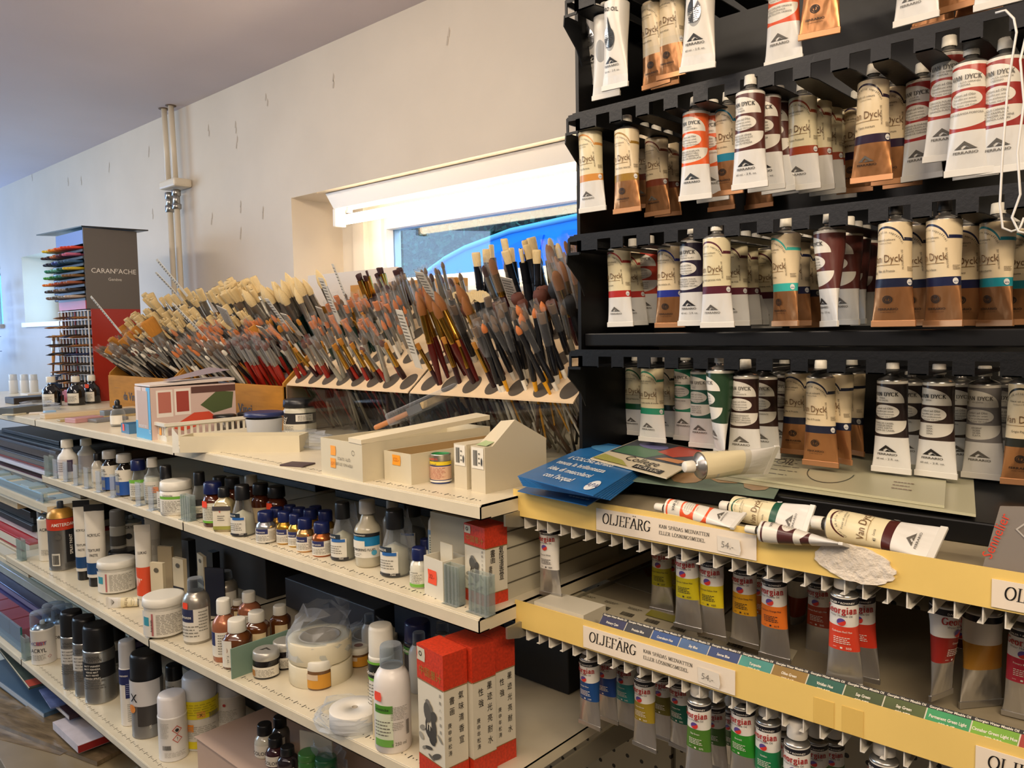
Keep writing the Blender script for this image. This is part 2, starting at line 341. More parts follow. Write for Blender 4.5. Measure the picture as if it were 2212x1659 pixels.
# ---------------------------------------------------------------- heating pipes
PIPE = M('#ddd2bd', .35)
def pipe(px_, ptop, label, valve):
    p = atY(px_, ptop, 1.405); t = thing('heating_pipe', label, 'pipe', (p.x, 1.405, 1.2))
    zc = atY(372, 408, 1.405).z-1.2
    lean = .018
    obj('pipe_run', MB().rod([(lean, 0, -1.2+.001), (0, 0, zc-.03)], .0105, PIPE, 14), t)
    obj('pipe_run', MB().rod([(0, 0, zc+.005), (-.012, 0, 1.12)], .0105, PIPE, 14), t)
    g = MB()
    for a, b, r, n in valve: g.lathe([(.8*r, zc+a-.002), (r, zc+a), (r, zc+b), (.8*r, zc+b+.002)], STEEL, n)
    obj('compression_fitting', g, t, 'chrome pipe fitting'); obj('ceiling_collar', MB().lathe([(.011, 1.098), (.02, 1.098), (.02, 1.102)], M('#6c5a48', .7), 18, T=Matrix.Translation((-.012, 0, 0))), t)
    return t, zc
t1, zc = pipe(357, 238, 'left one of two cream vertical heating pipes on the wall', [(-.035, -.012, .016, 6), (-.06, -.036, .0125, 16), (-.085, -.062, .017, 6)])
t2, zc = pipe(372, 232, 'right one of two cream vertical heating pipes on the wall', [(-.03, -.008, .017, 6), (-.06, -.032, .014, 8), (-.08, -.062, .017, 6)])
cl = MB().box((t1.location.x-.03, 1.378, 1.2+zc+.0), (t2.location.x+.045, 1.45, 1.2+zc+.032), PIPE, bev=.008)
tag(obj('pipe_clamp', cl), 'cream plastic clamp block joining the two heating pipes above their fittings', 'clamp')
# ---------------------------------------------------------------- steel shelving
def peg(col):
    m = bpy.data.materials.new('pegboard'); m.use_nodes = True; nt = m.node_tree; L = nt.links; b = nt.nodes['Principled BSDF']; b.inputs['Roughness'].default_value = .5
    tc = nt.nodes.new('ShaderNodeTexCoord'); sp = nt.nodes.new('ShaderNodeSeparateXYZ'); L.new(tc.outputs['Object'], sp.inputs[0])
    def ma(op, a, b_=None):
        n = nt.nodes.new('ShaderNodeMath'); n.operation = op
        for i, v in enumerate((a, b_)):
            if v is None: continue
            if isinstance(v, (int, float)): n.inputs[i].default_value = v
            else: L.new(v, n.inputs[i])
        return n.outputs[0]
    r = [ma('POWER', ma('SUBTRACT', ma('FRACT', ma('DIVIDE', sp.outputs[i], .032)), .5), 2) for i in (0, 2)]
    k = ma('LESS_THAN', ma('ADD', *r), .016); mx = nt.nodes.new('ShaderNodeMix'); mx.data_type = 'RGBA'
    mx.inputs[6].default_value = (*lin(col), 1); mx.inputs[7].default_value = (.006, .005, .005, 1); L.new(k, mx.inputs[0]); L.new(mx.outputs[2], b.inputs['Base Color']); return m
PEG = peg('#a39b86')
def Z3(x): return .754 if x < -1.72 else .752+(x+1.72)/1.01*.044
SH = {1: (.72, lambda x: 1.19), 2: (.72, lambda x: 1.035), 3: (.70, Z3), 4: (.72, lambda x: .42)}
def on(px_, py_, sh):
    f = SH[sh][1] if isinstance(sh, int) else (lambda x: sh); z = f(-1)
    for _ in range(12): p = atZ(px_, py_, z); z = f(p.x)
    return p
HOLE = M('#1d1a15', .8)
def shelf(sh, x0, x1, yb, label, holes=True):
    y0, zf = SH[sh]; z0, z1 = zf(x0+.001), zf(x1-.001); t = .020; b = MB()
    def bx(xa, xb, ya, yb_, da, db, mat):
        za, zb = zf(xa+.001), zf(xb-.001)
        b.add([(xa,ya,za-da),(xb,ya,zb-da),(xb,yb_,zb-da),(xa,yb_,za-da),(xa,ya,za-db),(xb,ya,zb-db),(xb,yb_,zb-db),(xa,yb_,za-db)],
              [(0,3,2,1),(4,5,6,7),(0,1,5,4),(1,2,6,5),(2,3,7,6),(3,0,4,7)], mat)
    r = .0025
    bx(x0, x1, y0+r, yb, .003, 0, CREAM); bx(x0, x1, y0, y0+.0015, t, r, CREAM); bx(x0, x1, y0+.0008, y0+r+.001, r+.001, .0006, CREAM2)
    bx(x0, x1, y0, y0+.02, t, t-.0015, CREAM); bx(x0, x0+.0015, y0, yb, t, 0, CREAM); bx(x1-.0015, x1, y0, yb, t, 0, CREAM)
    if holes:
        x = x0+.012; k = 0
        while x < x1-.01:
            for q in range(3):
                xx = x+.0075*q; w, l = ((.0018, .009) if q == 0 else (.0016, .0026)); z = zf(xx)+.0004
                yy = y0+.016+(0 if q == 0 else .003)
                b.add([(xx-w/2, yy, z), (xx+w/2, yy, z), (xx+w/2, yy+l, z), (xx-w/2, yy+l, z)], [(0, 1, 2, 3)], HOLE)
            x += .0255
    return tag(obj('shelf_board', b), label, 'shelf')
shelf(1, -3.9, -2.462, 1.40, 'cream steel top shelf board, far left length', False); shelf(1, -2.459, -1.60, 1.40, 'cream steel top shelf board, middle length with the plastic basket on it', False)
sb = shelf(1, -1.597, -.708, 1.40, 'cream steel top shelf board, right length with the open white cartons on it')
shelf(2, -2.43, -1.573, 1.2, 'cream steel second shelf board, left length carrying clear price clips'); s2 = shelf(2, -1.571, -.715, 1.2, 'cream steel second shelf board, right length carrying the bronze jars')
shelf(3, -2.741, -1.722, 1.2, 'cream steel third shelf board, left length with the spray paint can'); s3 = shelf(3, -1.719, -.71, 1.2, 'cream steel third shelf board, right length with the tape rolls')
shelf(4, -3.75, -2.73, 1.2, 'cream steel bottom shelf board, far left length with a glass rail'); shelf(4, -2.725, -1.60, 1.2, 'cream steel bottom shelf board, middle length with the black capped cans')
shelf(4, -1.597, -.71, 1.2, 'cream steel bottom shelf board, right length in the shade below the others')
for s_, z in ((sb, 1.165), (s2, 1.008), (s3, .765)):
    obj('end_bracket', MB().add([(-.7085, .765, z+.004), (-.7085, 1.22, z+.006), (-.7085, 1.22, z-.045), (-.7085, .79, z-.018), (-.7085, .765, z-.012), (-.705, .765, z+.004), (-.705, 1.22, z+.006), (-.705, 1.22, z-.045), (-.705, .79, z-.018), (-.705, .765, z-.012)],
        [(0,1,2,3,4),(9,8,7,6,5),(0,5,6,1),(1,6,7,2),(2,7,8,3),(3,8,9,4),(4,9,5,0)], M('#a39d8c', .35, .6)), s_, 'grey steel bracket')
for x0, x1, l in ((-3.75, -2.45, 'far left'), (-2.44, -1.6, 'middle'), (-1.59, -.72, 'right')):
    g = MB().box((x0, 1.222, .08), (x1, 1.23, 1.165), PEG); tag(obj('pegboard_panel', g), 'perforated cream back panel of the %s shelf bay' % l, 'panel')
for x in (-3.75, -2.445, -1.595, -.712):
    tag(obj('shelf_upright', MB().box((x-.012, 1.231, 0), (x+.012, 1.26, 1.164), M('#8e8774', .4))), 'steel shelf upright at %s' % {-3.75: 'the far left end of the shelving', -2.445: 'the joint below the ink bottles', -1.595: 'the middle joint of the shelving', -.712: 'the right end of the shelving'}[x], 'upright')
# ---------------------------------------------------------------- yellow fronted tube rack
YEL = M('#e8c873', .42, noise=.04, scale=14); SIGN = M('#e9dcc8', .5); TAN = M('#a0947a', .4, noise=.08, scale=10)
WPR = M('#ddd8cc', .35)
def yrack(zt, zb, name, x1=.16):
    t = thing('tube_rack', name, 'rack', (-.3, 1.0, zb-.03))
    def L(g): return [setattr(g, 'v', [(x+.3, y-1.0, z-zb+.03) for x, y, z in g.v]), g][1]
    g = MB().box((-.717, .7945, zb), (x1, .7965, zt), YEL)
    obj('yellow_edge_strip', L(g), t, 'yellow card edge strip')
    obj('tray', L(MB().box((-.705, .797, zb+.001 if zt < 1.1 else zt-.014), (x1, 1.20, zb+.005 if zt < 1.1 else zt-.0095), TAN)), t)
    for k in range(21):
        for j, (dx, fl) in enumerate(((0, 1), (.023, -1))):
            x = -.701+.0408*k+dx
            if x > x1-.02: continue
            g = MB(); y0, y1 = .799, .985; za, zl = (zb if zt < 1.1 else zt-.014), zb-.0165
            g.add([(x, y0, za), (x, y1, za), (x, y1, zl), (x, y0, zl), (x+.0013, y0, za), (x+.0013, y1, za), (x+.0013, y1, zl), (x+.0013, y0, zl)], [(0,1,2,3),(7,6,5,4),(0,3,7,4),(3,2,6,7),(1,5,6,2)], WPR)
            xa, xb = (x, x+.0045) if fl > 0 else (x-.004, x+.0013)
            g.box((xa, y0, zl-.0008), (xb, y1, zl), WPR); obj('prong', L(g), t)
    return t
y1r = yrack(1.199, 1.162, 'upper yellow fronted wall rack with white prongs for paint tubes')
y2r = yrack(1.041, 1.003, 'lower yellow fronted wall rack with white prongs for paint tubes')
tag(obj('pegboard_panel', MB().box((-.70, 1.205, .05), (.3, 1.213, 1.19), PEG)), 'perforated cream panel behind the yellow fronted tube racks', 'panel')
def xz(x0, z0, y):   # print standing on a plane facing the aisle
    return lambda u, v: (x0+u, y, z0+v)
def sign(pl, x0, x1, zt, zb, nm, full=True, sl=0.):
    g = MB().box((x0, .7928, zb), (x1, .7938, zt), SIGN); t = thing('shelf_sign', nm, 'sign', ((x0+x1)/2, .793, zb))
    g.v = [(x-(x0+x1)/2, y-.793, z-zb) for x, y, z in g.v]; obj('card', g, t)
    h = zt-zb; fn = xz(x0-(x0+x1)/2, 0, -.0007)
    g = MB().flat(at2(roman('OLJEFÄRG', h*.46, .14, .04, .86, .12, 'LEFT'), .010, h*.36), INK, fn)
    if full:
        g.flat(at2(roman('KAN SPÄDAS MEDVATTEN', h*.145, .13, .05, 1.0, 0, 'LEFT'), .092, h*.62), INK, fn)
        g.flat(at2(roman('ELLER LÖSNINGSMEDEL', h*.145, .13, .05, 1.0, 0, 'LEFT'), .092, h*.34), INK, fn)
    obj('lettering', g, t, 'black roman lettering')
    if full:
        p = MB().add([(x1-.045-(x0+x1)/2, -.0012, h*.12), (x1-.019-(x0+x1)/2, -.0012, h*.08), (x1-.017-(x0+x1)/2, -.0022, h*.3), (x1-.019-(x0+x1)/2, -.0018, h*.72), (x1-.046-(x0+x1)/2, -.0012, h*.74)], [(0, 1, 2, 3, 4)], M('#e2dacb', .5))
        p.flat(at2(txt('54,-', h*.36, 1, bold=-.01), x1-.033-(x0+x1)/2, h*.3, -.05), M('#6b655c', .7), lambda u, v: (u, -.0026, v)); obj('price_tape', p, t, 'torn price sticker')
    return t
xa, xb = atY(1288, 1110, .793).x, atY(1634, 1190, .793).x
sign(1, xa, xb, 1.1925, 1.1645, 'long white OLJEFÄRG card on the upper yellow strip')
xa, xb = atY(1260, 1380, .793).x, atY(1588, 1460, .793).x
sign(2, xa, xb, 1.034, 1.0055, 'long white OLJEFÄRG card on the lower yellow strip')
xa = atY(2142, 1280, .793).x; sign(1, xa, xa+.2, 1.190, 1.1645, 'white OLJEFÄRG card cut by the right edge of the upper strip', False)
xa = atY(2107, 1640, .793).x; sign(2, xa, xa+.2, 1.032, 1.0055, 'white OLJEFÄRG card cut by the right edge of the lower strip', False)
# torn paper patch on the upper strip
rr = random.Random(2); n = 46; PT = M('#e4d9c8', .85, bump=1., scale=120)
c = atY(1843, 1217, .792); vs = []
for i in range(n):
    a = 2*math.pi*i/n; k = 1+rr.uniform(-.05, .05); u = math.cos(a)*.0385*k; v = math.sin(a)*.0185*k
    vs.append((c.x+u, .7915, c.z+v-.07*u))
g = MB(); g.add([(c.x, .7912, c.z)]+vs+[(x, .7942, z) for x, y, z in vs], [(0, 1+i, 1+(i+1) % n) for i in range(n)]+[(1+i, 1+n+i, 1+n+(i+1) % n, 1+(i+1) % n) for i in range(n)], PT)
tag(obj('torn_paper_patch', g), 'ragged cream torn paper stuck on the upper yellow strip', 'paper')
g = MB(); YT = M('#dcba66', .25)
for (a, b_) in ((1778, 1548), (1840, 1578)):
    p = atY(a, b_, .7942); g.box((p.x-.010, .7939, 1.0035), (p.x+.011, .7944, 1.031), YT)
tag(obj('clear_tape_remains', g), 'yellowed tape remains on the lower yellow strip', 'tape')
# ---------------------------------------------------------------- black tube cabinet
cb = thing('tube_cabinet', 'tall black steel cabinet with slotted rails hung with oil paint tubes', 'cabinet', (-.35, 1.3, 1.20))
def LB(g): g.v = [(x+.35, y-1.3, z-1.20) for x, y, z in g.v]; return g
obj('side_panel', LB(MB().box((-.756, 1.0, 1.20), (-.750, 1.235, 2.295), BLACK)), cb)
obj('back_panel', LB(MB().box((-.750, 1.218, 1.20), (.25, 1.225, 2.295), M('#15140f', .45, bump=.1, scale=60))), cb)
obj('base_tray', LB(MB().box((-.60, .905, 1.190), (.25, 1.217, 1.214), BLACK, bev=.002)), cb)
obj('cross_bar', LB(MB().box((-.750, 1.008, 1.391), (.25, 1.018, 1.412), BLACK, bev=.002)), cb)
RAILS = {1: 1.916, 2: 1.742, 3: 1.561, 4: 1.386}
SLOT0, SP = -.678, .04515
for k, zt in RAILS.items():
    g = MB(); y0 = .957; x0, x1 = -.742, .22; h = .025
    g.box((x0+.004, y0, zt-.0087), (x1, y0+.002, zt), BLACKM); g.box((x0+.012, y0, zt), (x1, y0+.012, zt+.0015), BLACKM)
    edges = [x0+.030] ; xs_ = []
    for i in range(20):
        xc = SLOT0+SP*i+.0035
        if xc > x1: break
        xs_.append(xc)
    last = -.724
    for xc in xs_+[x1+.013]:
        a, b_ = last, xc-.0117
        if b_ > a:
            g.box((a, y0, zt-h), (b_, y0+.002, zt-.0087), BLACKM)
            m = .012                                      # finger that runs back under the rail
            g.add([(a+.002, y0, zt-h), (b_-.002, y0, zt-h), (b_-.002+.004, y0+.02, zt-h), (b_+.006, y0+.175, zt-h), (a-.006, y0+.175, zt-h), (a-.002, y0+.02, zt-h),
                   (a+.002, y0, zt-h+.0015), (b_-.002, y0, zt-h+.0015), (b_+.002, y0+.02, zt-h+.0015), (b_+.006, y0+.175, zt-h+.0015), (a-.006, y0+.175, zt-h+.0015), (a-.002, y0+.02, zt-h+.0015)],
                  [(5,4,3,2,1,0),(6,7,8,9,10,11)]+[(i, (i+1) % 6, (i+1) % 6+6, i+6) for i in range(6)], BLACKM)
        last = xc+.0117
    # left end: slotted ear and gusset
    g.box((x0, y0, zt-h), (x0+.004, y0+.002, zt-.004), BLACKM); g.box((x0, y0, zt-h-.004), (x0+.022, y0+.002, zt-h), BLACKM); g.box((x0+.018, y0, zt-h), (x0+.026, y0+.002, zt-.008), BLACKM)
    g.add([(x0, y0, zt-h), (x0, y0+.043, zt-h), (x0, y0+.043, zt-h-.065), (x0, y0+.030, zt-h-.043), (x0, y0-.002, zt-h-.016)]+[(x0-.002, y, z) for y, z in ((y0, zt-h), (y0+.043, zt-h), (y0+.043, zt-h-.065), (y0+.030, zt-h-.043), (y0-.002, zt-h-.016))],
          [(0,1,2,3,4),(9,8,7,6,5)]+[(i, (i+1) % 5, (i+1) % 5+5, i+5) for i in range(5)], BLACKM)
    g.box((x0, y0+.002, zt-.012), (x0+.002, y0+.262, zt-.002), BLACKM)
    obj('slotted_rail', LB(g), cb)
# ================================================================ PAINT TUBES
# local frame of a tube: z = 0 at the shoulder, crimp at z = -L, label front towards -y
class NX:   # tiny expression builder for label patterns
    def __init__(s, nt): s.nt = nt
    def __call__(s, op, *a):
        n = s.nt.nodes.new('ShaderNodeMath'); n.operation = op
        for i, v in enumerate(a):
            if isinstance(v, (int, float)): n.inputs[i].default_value = v
            else: s.nt.links.new(v, n.inputs[i])
        return n.outputs[0]
    def band(s, x, a, b): return s('MULTIPLY', s('GREATER_THAN', x, a), s('LESS_THAN', x, b))
    def el(s, u, v, cu, cv, ru, rv): return s('LESS_THAN', s('ADD', s('POWER', s('ABSOLUTE', s('DIVIDE', s('SUBTRACT', u, cu), ru)), 2.), s('POWER', s('ABSOLUTE', s('DIVIDE', s('SUBTRACT', v, cv), rv)), 2.)), 1)
    def OR(s, *a):
        r = a[0]
        for b in a[1:]: r = s('MAXIMUM', r, b)
        return r
    def AND(s, *a):
        r = a[0]
        for b in a[1:]: r = s('MULTIPLY', r, b)
        return r
    def NOT(s, a): return s('SUBTRACT', 1, a)
def tube_mat(name, base, low, low_metal, low_from, design):
    m = bpy.data.materials.new(name); m.use_nodes = True; nt = m.node_tree; b = nt.nodes['Principled BSDF']; e = NX(nt)
    uv = nt.nodes.new('ShaderNodeUVMap'); sp = nt.nodes.new('ShaderNodeSeparateXYZ'); nt.links.new(uv.outputs[0], sp.inputs[0]); u, v = sp.outputs[0], sp.outputs[1]
    oi = nt.nodes.new('ShaderNodeObjectInfo')
    mask, black = design(e, u, v)
    def mix(f, a, b_):
        x = nt.nodes.new('ShaderNodeMix'); x.data_type = 'RGBA'; nt.links.new(f, x.inputs[0])
        for i, q in ((6, a), (7, b_)):
            if isinstance(q, tuple): x.inputs[i].default_value = (*q, 1)
            else: nt.links.new(q, x.inputs[i])
        return x.outputs[2]
    c = mix(mask, lin(base), oi.outputs['Color']); c = mix(black, c, (.012, .012, .018)) if black is not None else c
    lowm = e('GREATER_THAN', v, low_from); c = mix(lowm, c, lin(low)); nt.links.new(c, b.inputs['Base Color'])
    if low_metal: nt.links.new(e('MULTIPLY', lowm, low_metal), b.inputs['Metallic'])
    b.inputs['Roughness'].default_value = .3
    tc = nt.nodes.new('ShaderNodeTexCoord'); n = nt.nodes.new('ShaderNodeTexNoise'); n.inputs['Scale'].default_value = 42; n.inputs['Detail'].default_value = 2
    mp = nt.nodes.new('ShaderNodeMapping'); mp.inputs['Scale'].default_value = (1.6, 1.6, .55); nt.links.new(tc.outputs['Object'], mp.inputs[0]); nt.links.new(mp.outputs[0], n.inputs['Vector'])
    bp = nt.nodes.new('ShaderNodeBump'); bp.inputs['Distance'].default_value = .006; nt.links.new(e('MULTIPLY_ADD', lowm, .22, .14), bp.inputs['Strength']); nt.links.new(n.outputs['Fac'], bp.inputs['Height']); nt.links.new(bp.outputs[0], b.inputs['Normal'])
    return m
def d_classic(e, u, v):
    top = e.AND(e('LESS_THAN', v, .245), e.OR(e('LESS_THAN', u, -.5), e.el(u, v, -.5, .245, 1.75, .185)))
    top = e.AND(top, e('GREATER_THAN', v, .055))
    oval = e.el(u, v, -.2, .345, .98, .078)
    low = e.AND(e('GREATER_THAN', v, .445), e.OR(e.el(u, v, -.35, .445, 1.75, .165), e.AND(e('LESS_THAN', u, -1.2), e('LESS_THAN', v, .53))))
    return e.AND(e.band(v, .03, .64), e.NOT(e.OR(top, oval, low))), None
def d_cream(e, u, v):
    arch = e.AND(e.el(u, v, -.25, .26, 1.25, .225), e.NOT(e.el(u, v, -.25, .26, 1.16, .203)), e('LESS_THAN', v, .19))
    side = e.AND(e.band(v, .155, .19), e('GREATER_THAN', u, .92))
    return e.OR(arch, side, e.band(v, .565, .655)), None
def d_georg(e, u, v): return e.band(v, .33, .62), e.band(v, .015, .085)
def d_plain(e, u, v): return e.el(u, v, -.1, .46, .5, .14), None
TM = {'classic': tube_mat('tube_classic', '#ddd8cb', '#dcdad4', 0, .64, d_classic), 'creamw': tube_mat('tube_cream_white', '#e0d4ae', '#dcdad4', 0, .655, d_cream),
      'creamc': tube_mat('tube_cream_copper', '#e2cfaa', '#b57f52', .75, .655, d_cream), 'georg': tube_mat('tube_georgian', '#e3e0d8', '#c6c4c0', .82, .62, d_georg),
      'plain': tube_mat('tube_plain', '#dcd8ce', '#dcdad4', 0, .9, d_plain)}
CRIMPW = M('#d6d3ca', .35); COPPER = M('#bd8a60', .4, .7); ALU = M('#b9b7b2', .3, .9); CAPW = M('#e4dfd0', .4); CAPD = M('#3a3630', .5)
def tshape(L, R, th, v, wr=0, sd=0):
    s = max(0., (v-.12)/.88); a = R*(1+.36*s**1.6); bb = R*(1-s**1.25)+.0012; q = 1+wr*math.sin(3*th+sd)*math.sin(5*v+sd)
    return Vector((a*math.sin(th)*q, -bb*math.cos(th)*q, -L*v))
def tube_body(dsg, L, R, sd=0, wr=.03):
    g = MB(); nu, nv = 32, 14; g.uv = []
    for j in range(nv+1):
        for i in range(nu+1):
            th = -math.pi+2*math.pi*i/nu; g.v.append(tuple(tshape(L, R, th, j/nv, wr if 2 < j < nv else 0, sd))); g.uv.append((th, j/nv))
    mt = TM[dsg]; g.mi(mt)
    for j in range(nv):
        for i in range(nu): k = j*(nu+1)+i; g.f.append([k, k+1, k+nu+2, k+nu+1]); g.m.append(0); g.sm.append(True)
    return mesh_of('body', g)
def crimp(dsg, L, R):
    a = R*1.36+.0006; h = .0085*R/.0195
    return MB().box((-a, -.0016, -L-h*.9), (a, .0016, -L+.0006), {'creamc': COPPER, 'georg': ALU}.get(dsg, CRIMPW), bev=.0005)
def neck(R): return MB().lathe([(R*.985, -.0008), (R, 0), (R*.9, R*.13), (R*.42, R*.36), (R*.34, R*.40), (R*.34, R*.72)], ALU, 24)
def cap(R, mat, h=.011): return MB().lathe([(R*.44, R*.58), (R*.46, R*.62), (R*.42, R*.62+h), (R*.36, R*.62+h+.0008), (0, R*.62+h+.0009)], mat, 26, ribs=1, rd=.07)
def capflat(R): return MB().lathe([(R*.78, R*.5), (R*.80, R*.56), (R*.74, R*.56+.017), (R*.66, R*.56+.018), (0, R*.56+.0185)], M('#cfcbc2', .4), 26, ribs=0)
def wrapT(L, R, off=.0007, u0=0, v0=0):   # print wrapped onto the tube
    def fn(x, y):
        th = (u0+x)/R; v = min(1, max(0, -(v0+y)/L)); p = tshape(L, R, th, v); n = Vector((math.sin(th), -math.cos(th), 0)); return p+n*(off+.0004)
    return fn
FERR = poly([(-.5, .12), (-.02, .62), (.5, .12), (.28, .12), (-.02, .38), (-.2, .2), (-.12, .12)]); FERR2 = poly([(-.1, .1), (.06, .26), (.2, .14), (.52, .14), (.52, .1)])
def decal(dsg, L, R, lines, ink, side=False):
    g = MB(); f = lambda u, v: wrapT(L, R, .0007, u, v)
    lg = '#4a4640'
    if dsg == 'classic':
        k = M(ink, .5); nm, num, small = (lines+['', '', ''])[:3]; u0 = -.002
        g.flat(at2(roman('VAN DYCK', R*.26, .2, .05, 1.0), u0, -L*.165), k, f(0, 0))
        g.flat(txt(num, R*.26, .9, bold=.01), k, f(-R*.9, -L*.212)) if num else 0
        for i, w in enumerate(nm.split('/')): g.flat(txt(w, R*.15, .95, 'LEFT'), k, f(-R*.50, -L*(.197+.027*i)))
        for i, w in enumerate(('Colori ad Olio', 'Sopraffini per artisti', 'Ad uso professionale', 'Finest Artists\' Oil Colours')): g.flat(txt(w, R*(.20, .15, .15, .15)[i], 1, ), k, f(-R*.2, -L*(.318+.031*i)))
        for i, w in enumerate((small or nm.replace('/', ' ')).split('/')): g.flat(txt(w, R*.165, .95), k, f(-R*.25, -L*(.487+.028*i)))
        g.flat(txt('60 ml. - 2 fl. oz.', R*.2, 1), k, f(-R*.15, -L*.91)) if ink == '#1a1613' else 0
        for q in (FERR, FERR2): g.flat(([(x*R*1.0, y*R*.92) for x, y in q[0]], q[1]), k, f(-R*.15, -L*.825))
        g.flat(txt('FERRARIO', R*.22, 1.15, bold=.012), k, f(-R*.15, -L*.855))
    elif dsg in ('creamw', 'creamc'):
        k = M('#5a4a34', .5); d = M('#1a1613', .5); nm, num = (lines+['', ''])[:2]
        g.flat(txt('Van Dyck', R*.68, .74), M('#6b4a24', .45), f(-R*.25, -L*.40)); g.flat(quad(-R*1.0, 0, R*.75, R*.03, 4), M('#8a6a34', .4), f(-R*.2, -L*.43))
        for i, ch in enumerate('Colori ad olio sopraffini'):
            a = (i-12)*.105; g.flat(at2(txt(ch, R*.2), R*1.08*math.sin(a)*.95-R*.25, -L*.27+L*.165*math.cos(a), -a*.8), d, f(0, 0))
        g.flat(txt('Finest oil colours', R*.19, .95), d, f(-R*.25, -L*.185)); g.flat(txt('Couleurs à l\'Huile', R*.12, .95), k, f(-R*.25, -L*.213))
        g.flat(txt(num, R*.30, .8, bold=.01), d, f(-R*.98, -L*.52)) if num else 0
        g.flat(txt(nm, R*.21, .82, 'LEFT'), d, f(-R*.72, -L*.50))
        g.flat(at2(txt('PROFESSIONAL USE', R*.15, .95), 0, 0, math.pi/2), k, f(R*.78, -L*.38)); g.flat(rows(-R*.2, R*.35, -L*.05, 0, 4), k, f(R*1.2, -L*.45))
        g.flat(ell(0, 0, R*.2, R*.2, 16), M('#d8d6cf', .4), f(R*1.1, -L*.61)); g.flat(txt('APA', R*.16), M('#2a3f7a', .4), wrapT(L, R, .0012, R*1.1, -L*.625))
        if dsg == 'creamw' or (num in ('26b', '34', '33')):
            for q in (FERR, FERR2): g.flat(([(x*R*.8, y*R*.8) for x, y in q[0]], q[1]), M(ink, .5), f(-R*.25, -L*.86))
        else:
            for rx, ri in ((.26, .8), (.17, .7)): g.flat(ell(0, 0, R*rx, R*rx, 20, ri), d, f(-R*.2, -L*.78))
            g.flat(at2(txt('f', R*.5, 1), 0, -R*.16), d, f(-R*.2, -L*.78)); g.flat(txt('IN ART SINCE 1919', R*.09), d, f(-R*.2, -L*.915))
        g.flat(txt('FERRARIO', R*.2, 1.15, bold=.01), M(ink, .5) if dsg == 'creamw' else d, f(-R*.22, -L*.89))
    elif dsg == 'georg':
        red = M('#a52a2a', .5); d = M('#2a2830', .5); w = M('#ece6da', .5); nm, num = (lines+['', ''])[:2]
        g.flat(txt('DALER * ROWNEY', R*.21, 1.05, bold=.008), w, f(0, -L*.068))
        g.flat(roman('Georgian', R*.52, .2, .07, .86), red, f(-R*.05, -L*.175)); g.flat(txt('Water Mixable Oil', R*.25, .85), d, f(-R*.05, -L*.215))
        g.flat(ell(0, 0, R*.3, R*.3, 20, 0, 30, 210), M('#5a4690', .4), f(0, -L*.275)); g.flat(ell(0, 0, R*.3, R*.3, 20, 0, 210, 390), M('#d23a30', .4), f(0, -L*.275))
        k = d if nm in ('Titanium White',) or num[:2] in ('61', '62') else w
        g.flat(txt(nm, R*.22, .8, bold=.006), k, f(0, -L*.40)); g.flat(rows(-R*.55, R*.55, -L*.06, L*.03, 4, .4), k, f(0, -L*.48)); g.flat(txt('*** ', R*.2), k, f(-R*.45, -L*.595)); g.flat(quad(-R*.07, 0, R*.07, R*.15), k, f(-R*.05, -L*.595)); g.flat(txt(num, R*.24, 1, bold=.008), k, f(R*.4, -L*.595))
    elif dsg == 'plain':
        k = M('#1a1613', .4); g.flat(at2(txt('IDRO OIL', R*.42, .9, bold=.02), 0, 0, -.1), k, f(0, -L*.13)); g.flat(rows(-R*.4, R*.4, -L*.16, 0, 8), k, f(-R*.1, -L*.4))
        g.flat(poly([(0, .24*L), (-.42*R, 0), (0, -.01*L), (.42*R, 0)]), M('#8d8c88', .15, 1.), f(-R*.1, -L*.43)); g.flat(ell(0, 0, R*.5, L*.12, 20), M('#8d8c88', .15, 1.), f(-R*.1, -L*.44))
        for q in (FERR, FERR2): g.flat(([(x*R*1.0, y*R*.92) for x, y in q[0]], q[1]), k, f(-R*.1, -L*.76))
        g.flat(txt('FERRARIO', R*.24, 1.15, bold=.01), k, f(-R*.1, -L*.79)); g.flat(txt('60 ml. - 2 fl. oz.', R*.2), k, f(-R*.1, -L*.85))
    return g
_TC = {}
TL, TR = .1115, .0178
def paint_tube(dsg, col, lines, label, loc, rot=(0, 0, 0), group='oil paint tubes hanging in the black cabinet', L=TL, R=TR, capk='w', ink='#5b5750', front=True, seed=0):
    t = thing('paint_tube', label, 'paint tube', loc, group=group, rot=rot)
    sd = seed % 3
    for nm, key, fn in (('body', (dsg, L, R, sd), lambda: tube_body(dsg, L, R, sd*1.7, .02 if dsg != 'georg' else .05)), ('crimped_end', (dsg, L, R), lambda: mesh_of('crimped_end', crimp(dsg, L, R))),
                        ('neck', (R,), lambda: mesh_of('neck', neck(R))), ('screw_cap', (R, capk), lambda: mesh_of('screw_cap', capflat(R) if capk == 'f' else cap(R, CAPD if capk == 'd' else CAPW)))):
        k = (nm,)+key
        if k not in _TC: _TC[k] = fn()
        o = obj(nm, _TC[k], t)
        if nm == 'body': o.color = (*lin(col), 1)
    if front:
        k = ('d', dsg, tuple(lines), L, R, ink)
        if k not in _TC: _TC[k] = mesh_of('lettering', decal(dsg, L, R, lines, ink))
        obj('lettering', _TC[k], t)
    return t
